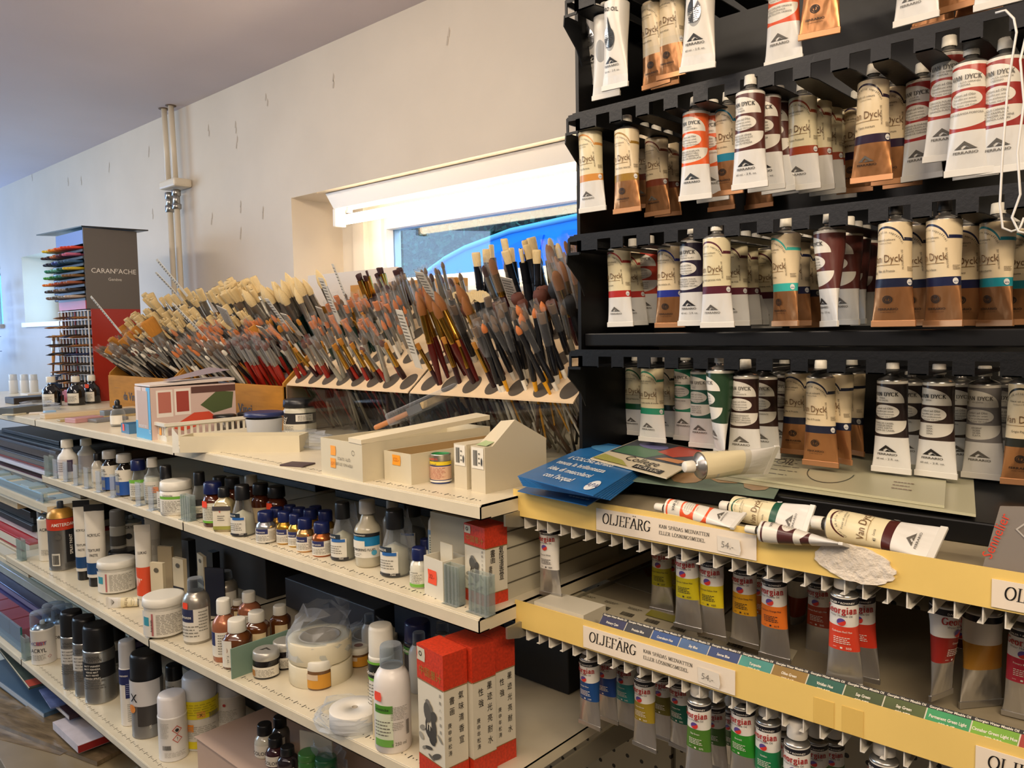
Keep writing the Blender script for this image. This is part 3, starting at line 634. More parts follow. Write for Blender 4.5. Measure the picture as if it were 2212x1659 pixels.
def hang(x, ys, yb, dsg, col, lines, label, L=TL, R=TR, Ymin=.90, Ymax=1.16, rz=0, tilt=0, capk='w', ink='#5b5750', group=None, front=True, rx=0):
    a = atY(x, ys, 1).z; b = atY(x, yb, 1).z; Y = (L+.007)*math.cos(rx)/(a-b); Y = min(Ymax, max(Ymin, Y)); p = atY(x, ys, Y)
    hang.i += 1; r2 = random.Random(hang.i)
    return paint_tube(dsg, col, lines, label, p, (rx+r2.uniform(-.02, .02), tilt+r2.uniform(-.012, .012), rz+r2.uniform(-.10, .10)), group or 'oil paint tubes hanging in the black cabinet', L, R, capk, ink, front, hang.i)
hang.i = 0
K = '#1a1613'
def row(rail, items):
    for it in items:
        x, ys, yb, dsg, col, lines, what = it[:7]; kw = it[7] if len(it) > 7 else {}
        hang(x, ys, yb, dsg, col, lines, what, **kw)
def behind(front_desc, pts, dsg, col, lines, grp, **kw):
    for x, ys, yb in pts: hang(x, ys, yb, dsg, col, lines, 'one of the paint tubes hung behind the %s' % front_desc, group='tubes behind the %s' % front_desc, **kw)
# top rail
row(1, [(1277, 20, 185, 'plain', '#9b9a96', [], 'white tube with bold black lettering, farthest left on the top rail', dict(tilt=-.13, ink=K)),
 (1333, 8, 190, 'plain', '#9b9a96', [], 'white tube with bold black lettering, second from the left on the top rail', dict(tilt=.05, ink=K)),
 (1412, 12, 190, 'creamc', '#d9c9a8', ['Bianco zinco', ''], 'copper ended cream tube on the top rail, left one of a pair', dict(tilt=-.04)),
 (1453, -14, 168, 'creamc', '#d9c9a8', ['Bianco zinco', '01'], 'copper ended cream tube on the top rail, right one of a pair', dict(tilt=.03)),
 (1516, -58, 150, 'plain', '#9b9a96', [], 'white tube with a silver drop on the top rail, right of the copper pair', dict(tilt=.05, ink=K)),
 (1694, -75, 138, 'classic', '#d9542c', ['ARANCIO/CROMO', '', 'JAUNE DE CHROME ORANGE/CHROMORANGE/CHROME YELLOW ORANGE'], 'white tube with orange bands alone in the middle of the top rail', {}),
 (1783, -145, 78, 'creamc', '#c9a05a', ['Giallo'], 'copper tube end hanging just right of the orange banded top tube', dict(tilt=.06)),
 (1986, -185, 48, 'creamw', '#9c8f5a', [''], 'white tube end in front of the copper ones at the top right', {}),
 (2068, -210, 22, 'creamc', '#9c8f5a', [''], 'copper tube end at the top right beside the white one', {}),
 (2165, -235, 12, 'creamw', '#9c8f5a', [''], 'white tube end cut by the top right corner', {})])
behind('two leftmost white tubes of the top rail', [(1308, 40, 213)], 'plain', '#9b9a96', [], 1, front=False)
behind('copper pair on the top rail', [(1437, 18, 188)], 'creamc', '#d9c9a8', [''], 1, front=False)
behind('copper tube ends at the top right', [(2020, -150, 62), (2120, -190, 40)], 'creamc', '#9c8f5a', [''], 1, front=False)
# second rail
row(2, [(1275, 288, 458, 'creamw', '#cf8d42', ['Ocra Romana', ''], 'white tube with an ochre band, farthest left on the second rail', {}),
 (1354, 284, 460, 'creamc', '#9a7428', ['Terra Siena naturale', '26'], 'copper tube with an olive brown band numbered 26, second rail', {}),
 (1503, 246, 432, 'classic', '#e0602a', ['CINABRO/ROSSO CHIARO', '', 'VERMILLON ECARLATE/ZINNOBERROT HELL/SCARLET VERMILION/BERMELLON ESCARLATA'], 'white tube with bright orange bands on the second rail', dict(ink='#30363c')),
 (1573, 235, 422, 'creamc', '#1c86a4', ['Verde ceruleo', ''], 'copper tube with a teal band on the second rail', {}),
 (1621, 203, 407, 'classic', '#552a22', ['ROSSO/VENEZIA', '31', 'ROUGE DE VENISE/VENEZIANISCH ROT/VENETIAN RED/ROJO DE VENEZIA'], 'white tube with dark brown bands numbered 31', dict(ink=K)),
 (1734, 214, 410, 'creamw', '#9a3f1e', ['Rosso Pozzuoli', '32'], 'white tube with a rust red band numbered 32', {}),
 (1887, 180, 393, 'creamc', '#2b1a30', ['Caput mortum', '34'], 'copper tube with a dark violet band numbered 34', {}),
 (1992, 178, 388, 'classic', '#a3302c', ['LACCA DI/ALIZARINA', '35', 'GARANCE ALIZARINE/ALIZARINE KRAPPLACK/ALIZARINE MADDER/ALIZARINE DE GARANZA'], 'white tube with crimson bands numbered 35', {}),
 (2050, 122, 346, 'classic', '#a83a2e', ['LACCA GARANZA/PORPORA', '38', 'GARANCE POURPRE/ALIZARINE KRAPPLACK/PURPLE MADDER/GARANZA PURPURA'], 'white tube with red bands numbered 38, hung highest on the second rail', {}),
 (2172, 130, 372, 'classic', '#96302a', ['LACCA GARANZA/CARMINIO', '', 'LAQUE CARMINEE/ROSE KRAPPLACK/ROSE MADDER CARMINE/GARANZA CARMIN'], 'white tube with carmine bands behind the hanging wire at right', {})])
behind('olive banded copper tube 26', [(1392, 296, 450), (1418, 302, 466), (1443, 312, 463)], 'creamc', '#7a3a22', ['Terra Siena', '26b'], 2)
behind('orange banded tube on the second rail', [(1540, 252, 436)], 'classic', '#e0602a', ['CINABRO/ROSSO CHIARO'], 2)
behind('brown banded tube 31', [(1656, 212, 412), (1682, 224, 416), (1706, 238, 420)], 'classic', '#552a22', ['ROSSO/VENEZIA', '', ''], 2, ink=K)
behind('rust banded tube 32', [(1766, 222, 414), (1790, 234, 420), (1814, 248, 426)], 'creamw', '#9a3f1e', ['Rosso Pozzuoli', ''], 2)
behind('violet banded copper tube 34', [(1850, 232, 415), (1932, 195, 398), (1950, 210, 404)], 'creamc', '#2b1a30', ['Caput mortum', ''], 2)
behind('red banded tube 38', [(2098, 142, 378), (2112, 168, 384)], 'classic', '#a83a2e', ['LACCA GARANZA/PORPORA', '', ''], 2)
behind('teal banded copper tube', [(1560, 290, 455), (1640, 285, 445)], 'creamc', '#6a4a24', [''], 2, front=False, Ymax=1.19)
# third rail
row(3, [(1337, 540, 706, 'creamw', '#b23029', ['Carminio', '43'], 'cream tube with a red band numbered 43, farthest left on the third rail', dict(capk='d')),
 (1403, 540, 698, 'classic', '#c1432f', ['LACCA/GERANIO', '', 'LAQUE GERANIUM/GERANIUMLACK/GERANIUM LAKE/LAQUE GERANIO'], 'white tube with scarlet bands on the third rail', {}),
 (1447, 535, 708, 'creamc', '#26328a', ['Bleu cobalto ch.', '50'], 'copper tube with a royal blue band numbered 50', {}),
 (1497, 522, 704, 'classic', '#281d33', ['VIOLETTO/MINERALE SCURO', '47', 'VIOLET MINERAL FONCE/MANGANVIOLETT DUNKEL/MINERAL VIOLET DEEP/VIOLETA MINERAL OSCURO'], 'white tube with dark violet bands on the third rail', dict(ink=K)),
 (1548, 516, 708, 'creamw', '#58222e', ['Lacca garanza viola', '48'], 'cream tube with a maroon band on the third rail', {}),
 (1698, 508, 705, 'creamc', '#3cb2a6', ['Turchese', ''], 'copper tube with a turquoise band turned sideways', dict(rz=-.45)),
 (1792, 500, 706, 'classic', '#5d2d27', ['BRUNO', '', ''], 'white tube with chestnut bands turned edge on', dict(rz=-.85, ink=K)),
 (1934, 484, 706, 'creamc', '#1c2138', ['Bleu di Prussia', '56'], 'copper tube with a navy band and dark cap numbered 56', dict(capk='d')),
 (2040, 477, 706, 'creamc', '#1d2142', ['Bleu indaco', '57'], 'copper tube with a navy band turned sideways, numbered 57', dict(rz=-.45, capk='d')),
 (2156, 482, 705, 'creamc', '#228a96', ['Verde azzurro', '58'], 'copper tube with a teal band turned sideways, numbered 58', dict(rz=-.5))])
behind('scarlet banded cream tube', [(1368, 546, 703)], 'creamw', '#b23029', ['Carminio', ''], 3)
behind('maroon banded tube on the third rail', [(1588, 528, 704), (1611, 532, 702), (1634, 536, 700), (1656, 542, 695)], 'creamw', '#58222e', ['Lacca garanza viola', ''], 3)
behind('turquoise banded tube', [(1722, 525, 704), (1742, 535, 700)], 'creamc', '#1d2142', ['Bleu', ''], 3)
behind('chestnut banded tube', [(1832, 506, 702), (1850, 514, 700), (1868, 522, 696)], 'classic', '#5d2d27', ['BRUNO', '', ''], 3, rz=-.6)
behind('navy banded tube 56 on the third rail', [(1985, 490, 704), (2000, 496, 700)], 'creamc', '#1c2138', ['Bleu', ''], 3, rz=-.5)
behind('sideways navy tube 57', [(2092, 492, 704)], 'creamc', '#1d2142', ['Bleu indaco', '57'], 3)
behind('sideways teal tube 58', [(2198, 498, 700)], 'creamc', '#228a96', ['Verde azzurro', ''], 3)
# fourth rail
row(4, [(1336, 792, 932, 'creamw', '#1d4436', ['Verde smeraldo', '62'], 'cream tube with a dark green band, farthest left on the fourth rail', {}),
 (1374, 792, 940, 'creamw', '#1d5a30', ['Verde permanente', ''], 'cream tube with a leaf green band on the fourth rail', {}),
 (1409, 795, 955, 'creamw', '#2a8f6b', ['Verde ossido di cromo', ''], 'cream tube with a sea green band, forward of the other greens', {}),
 (1481, 792, 952, 'classic', '#1c7a58', ['VERDE/VERONESE', '', ''], 'white tube with emerald bands on the fourth rail', {}),
 (1517, 802, 968, 'classic', '#1b5648', ['LACCA/VERDE', '68', 'LAQUE VERTE/GRUNLACK/GREEN LAKE/LACA VERDE'], 'white tube with bottle green bands numbered 68', {}),
 (1556, 800, 985, 'classic', '#243f28', ['VERDE', '', ''], 'white tube with forest green bands turned sideways', dict(rz=-.7)),
 (1610, 812, 998, 'classic', '#36201b', ['BRUNO/TRASPARENTE', '64', 'BRUN TRANSPARENT/TRANSPARENT BRAUN/TRANSPARENT BROWN/PARDO TRANSPARENTE'], 'white tube with dark brown bands reading BRUNO TRASPARENTE', {}),
 (1724, 806, 982, 'creamc', '#1c2138', ['Bleu di Prussia', '56'], 'copper tube with a navy band, rear left of the forward 56 tube', dict(Ymin=.975)),
 (1773, 815, 1008, 'creamc', '#1c2138', ['Bleu di Prussia', '56'], 'copper tube with a navy band numbered 56, forward on the fourth rail', {}),
 (1928, 822, 1022, 'classic', '#2b201e', ['TERRA/DI CASSEL', '78', 'TERRE DE CASSEL/KASSELER ERDE/CASSEL EARTH/TIERRA DE CASSEL'], 'white tube with black brown bands reading TERRA DI CASSEL', dict(ink=K)),
 (2028, 826, 1032, 'classic', '#32221d', ['SEPPIA', '79', 'SEPIA/SEPIA/SEPIA/SEPIA'], 'white tube with black brown bands reading SEPPIA', dict(ink=K)),
 (2127, 830, 1036, 'classic', '#7f7b79', ['ARGENTO', '80', 'ARGENT/SILBER/SILVER/PLATA'], 'white tube with grey bands reading ARGENTO', {}),
 (2218, 828, 1050, 'creamc', '#22241f', ['Grigio Payne', ''], 'copper tube cut by the right edge of the fourth rail', {})])
behind('sea green banded tube', [(1441, 794, 930)], 'creamw', '#16291f', ['Verde', ''], 4)
behind('BRUNO TRASPARENTE tube', [(1652, 814, 988), (1676, 816, 972), (1694, 810, 978)], 'classic', '#36201b', ['BRUNO/TRASPARENTE', '', ''], 4)
behind('forward 56 tube on the fourth rail', [(1812, 808, 1000), (1840, 806, 982)], 'creamc', '#1c2138', ['Bleu naturale', ''], 4, rz=-.35)
behind('TERRA DI CASSEL tube', [(1968, 826, 1005)], 'classic', '#2b201e', ['TERRA/DI CASSEL', '', ''], 4)
behind('SEPPIA tube', [(2076, 828, 1012)], 'classic', '#32221d', ['SEPPIA', '', ''], 4)
behind('ARGENTO tube', [(2172, 830, 1022)], 'classic', '#7f7b79', ['ARGENTO', '', ''], 4)
# tubes between the white prongs
GL, GR = .094, .0137; GG = 'water mixable oil tubes hung between the white prongs'
def gtube(x, ys, yb, col, nm, num, label, **kw): return hang(x, ys, yb, 'georg', col, [nm, num], label, L=GL, R=GR, Ymin=.817, Ymax=.835 if x < 1200 else 1.1, capk='f', group=GG, **kw)
for a in [(1187, 1139, 1270, '#e6e2d8', 'Titanium White', '009', 'lone white labelled tube at the left end of the upper prongs'),
 (1430, 1178, 1325, '#b5ad1c', 'Cadmium Yellow Pale Hue', '617', 'greenish yellow tube numbered 617'),
 (1485, 1190, 1362, '#bfb11e', 'Cadmium Yellow Hue', '620', 'yellow tube numbered 620, left one of two'),
 (1538, 1206, 1380, '#d6c222', 'Cadmium Yellow Hue', '620', 'yellow tube numbered 620, right one of two'),
 (1609, 1223, 1398, '#d69e22', 'Cadmium Yellow Deep Hue', '618', 'amber tube numbered 618'),
 (1673, 1246, 1430, '#e2762a', 'Cadmium Orange Hue', '619', 'orange tube numbered 619'),
 (1771, 1252, 1422, '#a83c24', 'Cadmium Red Light Hue', '505', 'dull red tube numbered 505 behind the bright red one'),
 (1825, 1282, 1488, '#d4432c', 'Cadmium Red Hue', '503', 'bright red tube numbered 503, forward under the torn paper'),
 (1247+27, 1420, 1572, '#1c4884', 'Phthalo Blue', '139', 'blue tube numbered 139 forward at the left of the lower prongs'),
 (1353, 1426, 1572, '#2a8a8a', 'Turquoise', '545', 'turquoise tube numbered 545'),
 (1393, 1462, 1620, '#a08a28', 'Olive Green', '363', 'olive green tube numbered 363'),
 (1470, 1466, 1622, '#0e5a48', 'Viridian Hue', '382', 'viridian tube numbered 382'),
 (1511, 1512, 1700, '#4c7a2c', 'Sap Green', '375', 'sap green tube numbered 375, forward in the lower prongs'),
 (1722, 1603, 1800, '#3f9a3c', 'Permanent Green Light', '347', 'light green tube with a raised white cap at the bottom of the picture'),
 (1910, 1640, 1860, '#6a4426', 'Raw Sienna', '667', 'brown tube tucked under the lower strip at the bottom right')]: gtube(*a)
gtube(1725, 1238, 1392, '#9c3c1e', '', '', 'rust orange tube turned edge on between 619 and 505', rz=1.4, front=False)
gtube(2042, 1305, 1512, '#8f2620', 'Crimson', '', 'dark red tube turned edge on at the right of the upper prongs', rz=1.2)
gtube(2214, 1352, 1560, '#bf2842', 'Primary Magenta', '', 'crimson tube cut by the right edge of the upper prongs')
gtube(1248, 1400, 1470, '#2c6fa0', 'Sky Blue', '', 'pale blue tube hidden left of the blue 139 tube', front=False)
for x, ys, yb, col, w in [(1460, 1186, 1330, '#bfb11e', 'yellow 620 tubes'), (1512, 1196, 1345, '#bfb11e', 'yellow 620 tubes'), (1645, 1232, 1390, '#c96a24', 'amber 618 tube'), (1862, 1280, 1475, '#cf3a26', 'bright red 503 tube'),
 (2078, 1322, 1490, '#5c1f1c', 'dark red edge on tube'), (1311, 1412, 1560, '#1c3f84', 'blue 139 tube'), (1330, 1420, 1556, '#1a3a70', 'turquoise 545 tube'), (1432, 1452, 1600, '#6a6220', 'olive 363 tube'), (1447, 1462, 1596, '#3a3c1c', 'olive 363 tube'),
 (1546, 1520, 1665, '#3f6a2a', 'sap green 375 tube'), (1580, 1530, 1650, '#2c5a30', 'sap green 375 tube'), (1690, 1580, 1730, '#2b6a2a', 'light green tube with the raised cap'), (1765, 1598, 1760, '#4d8a2c', 'light green tube with the raised cap'), (1802, 1600, 1750, '#47702c', 'light green tube with the raised cap')]:
    hang(x, ys, yb, 'georg', col, ['', ''], 'one of the metal tubes behind the %s' % w, L=GL, R=GR, Ymin=.84, Ymax=1.12, capk='f', group='metal tubes behind the %s' % w)

hang(2122, 1318, 1526, 'georg', '#c08a34', ['', ''], 'larger tan and dark banded metal tube at the right of the upper prongs', L=.098, R=.0185, Ymin=.86, Ymax=1., capk='f', group=GG, rz=.9, front=False)
gtube(1606, 1522, 1702, '#2f8a2a', 'Emerald', '', 'bright green banded tube between the sap green and barcoded tubes')
gtube(1660, 1556, 1740, '#1f7a4a', 'Viridian', '', 'white and green tube just left of the tube with the raised cap')
# ================================================================ BOTTLES, CANS AND JARS
PROF = {'rnd': [(0,0),(.92,0),(1,.025),(1,.56),(.95,.62),(.75,.69),(.5,.74),(.46,.76),(.46,.80)], 'tall': [(0,0),(.9,0),(1,.03),(.97,.08),(1,.12),(1,.56),(.86,.62),(.6,.68),(.5,.75),(.42,.78),(.42,.82)],
 'wn': [(0,0),(.95,0),(1,.03),(.99,.2),(.9,.38),(.74,.54),(.6,.64),(.55,.7),(.5,.74)], 'jar': [(0,0),(.95,0),(1,.03),(1,.66),(.93,.72),(.85,.76)], 'brz': [(0,0),(.93,0),(1,.04),(1,.50),(.9,.61),(.68,.67),(.66,.72)],
 'can': [(0,0),(.95,0),(1,.008),(1,.012),(.985,.02),(.985,.655),(1,.665),(.98,.685),(.93,.69)], 'flask': [(0,0),(.94,0),(1,.02),(1,.62),(.93,.70),(.76,.755),(.64,.775),(.62,.80)], 'tub': [(0,0),(.80,0),(.84,.02),(.97,.8)],
 'ama': [(0,0),(.95,0),(1,.01),(.98,.02),(.98,.765),(1,.775),(.9,.83),(.66,.88),(.45,.90),(.40,.905)], 'ink': [(0,0),(.95,0),(1,.03),(1,.45),(.9,.56),(.6,.66),(.45,.70),(.45,.74)], 'vial': [(0,0),(.9,0),(1,.02),(1,.66),(.98,.68)]}
CAPZ = {'rnd': (.77, 1, .60), 'tall': (.80, 1, .62), 'wn': (.71, 1, .62), 'jar': (.74, 1, 1.0), 'brz': (.69, 1, .82), 'can': (.685, 1, .955), 'flask': (.79, 1, .60), 'tub': (.79, 1, 1.04), 'ama': (.905, 1, .24), 'ink': (.72, 1, .62), 'vial': (.66, 1, .92)}
GLS = M('#e9ecec', .06, kind='clear'); FROST = M('#cfdbe6', .3, kind='clear')
GROUPN = 0
def place(sh, cx, yb, yt, w, rc):
    P = on(cx, yb, sh); z = depth(P); R = w/2*z/F_PX; R = w/2*(z+R)/F_PX
    d = Vector((P.x, P.y, 0)).normalized(); c = P+d*R; c.z = SH[sh][1](c.x) if isinstance(sh, int) else sh
    Q = c+d*(R*rc if yt > 700 else -R*rc*.5); lo, hi = 0., 1.
    for _ in range(40):
        m = (lo+hi)/2; y = proj((Q.x, Q.y, c.z+m))[1]
        if y > yt: lo = m
        else: hi = m
    return c, R, lo, math.atan2(-d.x, d.y)
def cyl(R, off=.0004): return lambda x, y: Vector((R*math.cos(x/R-math.pi/2)*(1+off/R), R*math.sin(x/R-math.pi/2)*(1+off/R), y))
def bottle(name, cat, label, sh, cx, yb, yt, w, prof, body, capm, labs=(), txts=(), ribs=0, rot=-.35, sq=1., group=None, extra=None, capz=None, sticker=None, fill=None):
    z0, z1, rc = capz or CAPZ[prof]; c, R, H, rz = place(sh, cx, yb, yt, w, rc)
    t = thing(name, label, cat, c, rz+rot, group); n = 32
    g = MB().lathe([(r*R, z*H) for r, z in PROF[prof]], body, n, sq=sq); obj('body', g, t)
    if fill: obj('contents', MB().lathe([(0, .004)]+[(min(r*R, R)*.93, z*H+.002) for r, z in PROF[prof][1:] if z <= fill[1]]+[(0, fill[1]*H)], fill[0], n, sq=sq), t)
    if capm:
        a = rc*R; ch = z1-z0
        obj('cap', MB().lathe([(a*.98, z0*H), (a, z0*H+ch*H*.06), (a*(.96 if prof != 'can' else .97), (z1-ch*.12)*H), (a*.88, (z1-.01*ch)*H), (a*.8, z1*H), (0, z1*H)], capm, 40 if ribs else 28, ribs=ribs, rd=.045), t)
    m = MB(); k = 0
    for L in labs:
        a0, a1, lz0, lz1, col = L[:5]; nn = max(3, int((a1-a0)*8)); q = 1+.0006/R+.0004*k/R; k += 1
        m.lathe([(R*q*(1 if sq == 1 else 1.0), lz0*H), (R*q, lz1*H)], col if not isinstance(col, str) else M(col, .45), nn, a0-math.pi/2, a1-math.pi/2, sq=sq)
    if sticker: a, zf, col = sticker; m.flat(at2(poly([(-.4, -.5), (.42, -.55), (.5, 0), (.42, .5), (-.4, .55), (-.5, 0)]), 0, 0), M(col, .5), lambda u, v: cyl(R, .0022)(u*.014+a*R, v*.013+zf*H))
    if m.v: obj('printed_label', m, t)
    if txts:
        m = MB()
        for q in txts:
            s, u, v, size, col = q[:5]
            if s == 'rows': vf = at2(rows(-size[0]*R, size[0]*R, 0, size[1]*H, size[2], .3), u*R, v*H)
            elif s == 'bars': vf = at2(bars(-size[0]*R, size[0]*R, 0, size[1]*H), u*R, v*H)
            elif s == 'disc': vf = at2(ell(0, 0, size*R, size*R), u*R, v*H)
            elif s == 'dia': vf = at2(ell(0, 0, size*R, size*R, 4, .8), u*R, v*H)
            else: vf = at2(txt(s, size*R, q[6] if len(q) > 6 else .85, bold=.01), u*R, v*H, q[5] if len(q) > 5 else 0)
            m.flat(vf, M(col, .5), cyl(R, .0026))
        obj('lettering', m, t)
    if extra: extra(t, R, H, n)
    return t, R, H
PI = math.pi; WH = '#dedacd'; DK = '#1c1b1e'
def nozzle(t, R, H, n, col='#d9d6cf', z=.69):
    g = MB().lathe([(R*.9, z*H), (R*.86, (z+.02)*H), (R*.5, (z+.06)*H), (R*.42, (z+.065)*H)], M('#c9c7c2', .25, .9), 24); obj('shoulder', g, t)
    obj('spray_nozzle', MB().lathe([(R*.22, (z+.065)*H), (R*.2, (z+.13)*H), (R*.14, (z+.14)*H), (0, (z+.14)*H)], M(col, .4), 16), t)
B = bottle; WLAB = M('#ddd9cc', .5); AMB = M('#4a1f0e', .12, spec=.8); DKG = M('#15100e', .1, spec=.8); NAVY = M('#131d4d', .3); GRN = '#6fae3a'; BK = M('#16171a', .35); GRYC = M('#a5a29b', .45); WC = M('#dcd8cb', .4)
IG = M('#0d0f14', .08, spec=.9)
# --- top shelf: ink bottles
for cx, yb, yt, w, l, st in ((113, 878, 813, 37, 'black ink bottle with white ribbed cap, left of three on the top shelf', None), (166, 876, 812, 35, 'black ink bottle with white ribbed cap, middle of three', None), (200, 872, 810, 33, 'black ink bottle with an orange sticker on its shoulder, right of three', (-.2, .63, '#e2553a'))):
    B('ink_bottle', 'bottle', l, 1, cx, yb, yt, w, 'ink', IG, WC, [(-.9, .6, .08, .42, WLAB)], [('rows', -.15, .12, (.55, .22, 6), '#55524c')], ribs=1, capz=(.8, 1, .5), sticker=st)
g_, R_, H_ = B('dropper_bottle', 'bottle', 'small clear dropper bottle with black rubber bulb', 1, 256, 922, 862, 30, 'ink', GLS, BK, [(-1.2, .9, .1, .42, WLAB)], capz=(.66, .78, .62))
obj('rubber_bulb', MB().lathe([(R_*.34, H_*.78), (R_*.36, H_*.9), (R_*.25, H_*.98), (0, H_)], BK, 18), g_)
# --- black and white jar, tub with blue lid
B('gel_jar', 'jar', 'large jar with black ribbed lid and black band label on the top shelf', 1, 649, 937, 858, 68, 'jar', M('#bdb9a6', .35), BK, [(-1.7, 1.7, .28, .60, '#1b1a1d'), (-1.7, 1.7, .04, .28, '#cfcab8'), (.1, 1.2, .36, .56, '#d8d4c8')], [('rows', .65, .38, (.42, .16, 4), '#55524c'), ('GEL', -.55, .36, .4, '#d8d4c8', 1.2), ('rows', -.5, .1, (.5, .14, 4), '#55524c')], ribs=1, capz=(.76, 1, 1.02))
B('plastic_tub', 'tub', 'translucent plastic tub with dark blue lid on the top shelf', 1, 573, 962, 885, 80, 'tub', M('#c3c5c6', .35), M('#26315e', .35), [], [], capz=(.86, 1, 1.06))
B('plastic_tub', 'tub', 'empty frosted plastic tub upside down behind the taped cartons', 1, 1046, 950, 905, 72, 'jar', FROST, FROST, [], [], capz=(.85, 1, .88))
B('paint_tin', 'tin', 'small blue and yellow enamel paint tin with a green top', 1, 953, 1046, 974, 44, 'vial', M('#28408c', .35), None, [(-1.9, 1.9, .14, .58, '#d8b497'), (-1.9, 1.9, .62, .74, '#e2c62a'), (-1.9, 1.9, .06, .12, '#e5e0d2')], [('PAINT', -.35, .61, .28, '#1c2a6a'), ('rows', -.1, .18, (.9, .38, 8), '#b36a5a'), ('HUMBROL', -.4, .80, .26, '#d8482c')], sq=1,
  extra=lambda t, R, H, n: (obj('tin_rim', MB().lathe([(R*.985, H*.66), (R, H*.90), (R*1.03, H*.93), (R*1.03, H*.965), (R*.9, H*.97)], M('#b8b5ac', .3, .9), n), t), obj('lid', MB().lathe([(R*.9, H*.97), (R*.86, H*.93), (0, H*.93)], M('#17783c', .4), n), t)))
# --- second shelf
W2 = M('#d9d7d0', .4)
def pair(*a, **k): return B(*a, **k)
B('medium_bottle', 'bottle', 'white bottle with stepped neck and white cap, farthest left on the second shelf', 2, 149, 1036, 948, 39, 'tall', W2, WC, [(-1.2, 1.0, .12, .52, '#cfcac8'), (.25, .8, .2, .5, '#3b2c48')], [('rows', -.4, .2, (.45, .26, 5), '#6a6468')])
B('medium_bottle', 'bottle', 'white bottle just behind the farthest left bottle on the second shelf', 2, 189, 1022, 946, 36, 'tall', W2, WC, [(-1.2, 1.0, .12, .52, '#c2bfc6')])
B('medium_bottle', 'bottle', 'small bottle with black cap behind the clear clips', 2, 213, 1046, 978, 24, 'rnd', M('#b8b2a4', .2), BK, [(-1.3, 1.3, .08, .5, '#cfc9bc')])
for cx, yb, yt, w, l in ((240, 1061, 971, 33, 'brown bottle with grey cap and blue OIL label, left of two'), (272, 1073, 978, 36, 'brown bottle with grey cap and blue OIL label, right of two')):
    B('oil_bottle', 'bottle', l, 2, cx, yb, yt, w, 'rnd', DKG, GRYC, [(-1.5, 1.5, .30, .64, '#d8d2c2'), (-1.5, 1.5, .04, .36, '#1f4f9c'), (-.95, -.3, .1, .28, '#8f8d88')], [('OIL', -.45, .50, .48, '#1c1b1e'), ('LINO', -.2, .42, .22, '#1c1b1e')], capz=(.8, 1, .86))
B('medium_bottle', 'bottle', 'clear bottle with navy cap and green banded label on the second shelf', 2, 302, 1082, 990, 36, 'wn', GLS, NAVY, [(-1.2, 1.2, .1, .44, '#d3d0c2'), (-1.2, 1.2, .44, .52, GRN)], [('rows', 0, .14, (.6, .26, 6), '#6b685f')], fill=(M('#c9b58c', .3), .5), capz=(.74, 1, .84))
B('medium_bottle', 'bottle', 'clear stepped bottle with an off white cap beside the navy capped one', 2, 333, 1090, 987, 36, 'tall', GLS, WC, [(-1.2, 1.2, .1, .5, '#d3cec0')], [('rows', 0, .14, (.6, .3, 7), '#7a766c')], sticker=(.5, .32, '#ee8436'), fill=(M('#c8c4b4', .4), .56))
B('medium_bottle', 'bottle', 'black capped bottle half hidden left of the white jar on the second shelf', 2, 362, 1106, 1003, 38, 'wn', GLS, BK, [(-1.2, 1.2, .08, .45, '#d3cec0')], [('rows', 0, .12, (.6, .2, 5), '#3a3a40')], sticker=(.3, .22, '#ee4a2c'), fill=(M('#a8a08c', .3), .5))
B('gesso_jar', 'jar', 'white jar with white lid and green banded label on the second shelf', 2, 383, 1114, 1031, 66, 'jar', WC, WC, [(-.9, .9, .10, .52, '#e0ddd0'), (-.9, .9, .50, .58, GRN)], [('Schmincke', -.2, .59, .18, '#1c1b1e'), ('rows', 0, .12, (.6, .34, 8), '#6b685f')], sticker=None)
B('varnish_bottle', 'bottle', 'clear bottle of dark varnish with black cap right of the white jar', 2, 434, 1120, 1017, 38, 'wn', GLS, BK, [(-1.0, 1.0, .12, .42, '#2c2a2a'), (-1.0, 1.0, .12, .28, '#d0c8b4')], [('rows', 0, .14, (.5, .1, 3), '#55524c')], fill=(M('#5a3a22', .2), .12))
B('varnish_bottle', 'bottle', 'dark brown bottle with navy cap and orange sticker on the second shelf', 2, 463, 1139, 1037, 43, 'rnd', AMB, NAVY, [(-1.1, 1.2, .12, .55, '#d4d2c0'), (-1.1, 1.2, .10, .15, GRN)], [('rows', 0, .18, (.6, .3, 8), '#6b685f')], sticker=(-.55, .52, '#ee4a2c'), capz=(.74, 1, .9))
B('varnish_bottle', 'bottle', 'squarish clear bottle with black cap and cream label', 2, 487, 1149, 1050, 41, 'rnd', M('#a3966e', .15, spec=.8), BK, [(-.8, .8, .06, .60, '#dcd5c0'), (-.8, .8, .06, .14, '#9a9a4a'), (-.8, .8, .5, .60, '#4a4446')], [('e', -.1, .46, .4, '#c0392b'), ('rows', 0, .26, (.35, .14, 3), '#3a3a40')], sq=2.6, capz=(.78, 1, .6), ribs=1)
def wnlab(a=1.0): return [(-a, a*.5, .04, .40, '#d9d5c8'), (-a, a*.1, .38, .47, '#23303c'), (-a*.6, a*.4, .34, .39, '#2a62a6'), (-a, a*.6, .03, .075, '#2b2a2c')]
WNT = [('WINSOR', -.6, .41, .22, '#d9d5c8'), ('rows', -.3, .13, (.55, .16, 4), '#6b685f'), ('75ml', .15, .045, .2, '#d9d5c8')]
B('painting_medium_bottle', 'bottle', 'clear bell shaped bottle with smooth black cap, in front of the amber bottles', 2, 527, 1160, 1044, 51, 'wn', GLS, BK, wnlab(), WNT, fill=(M('#c4bda6', .35), .5))
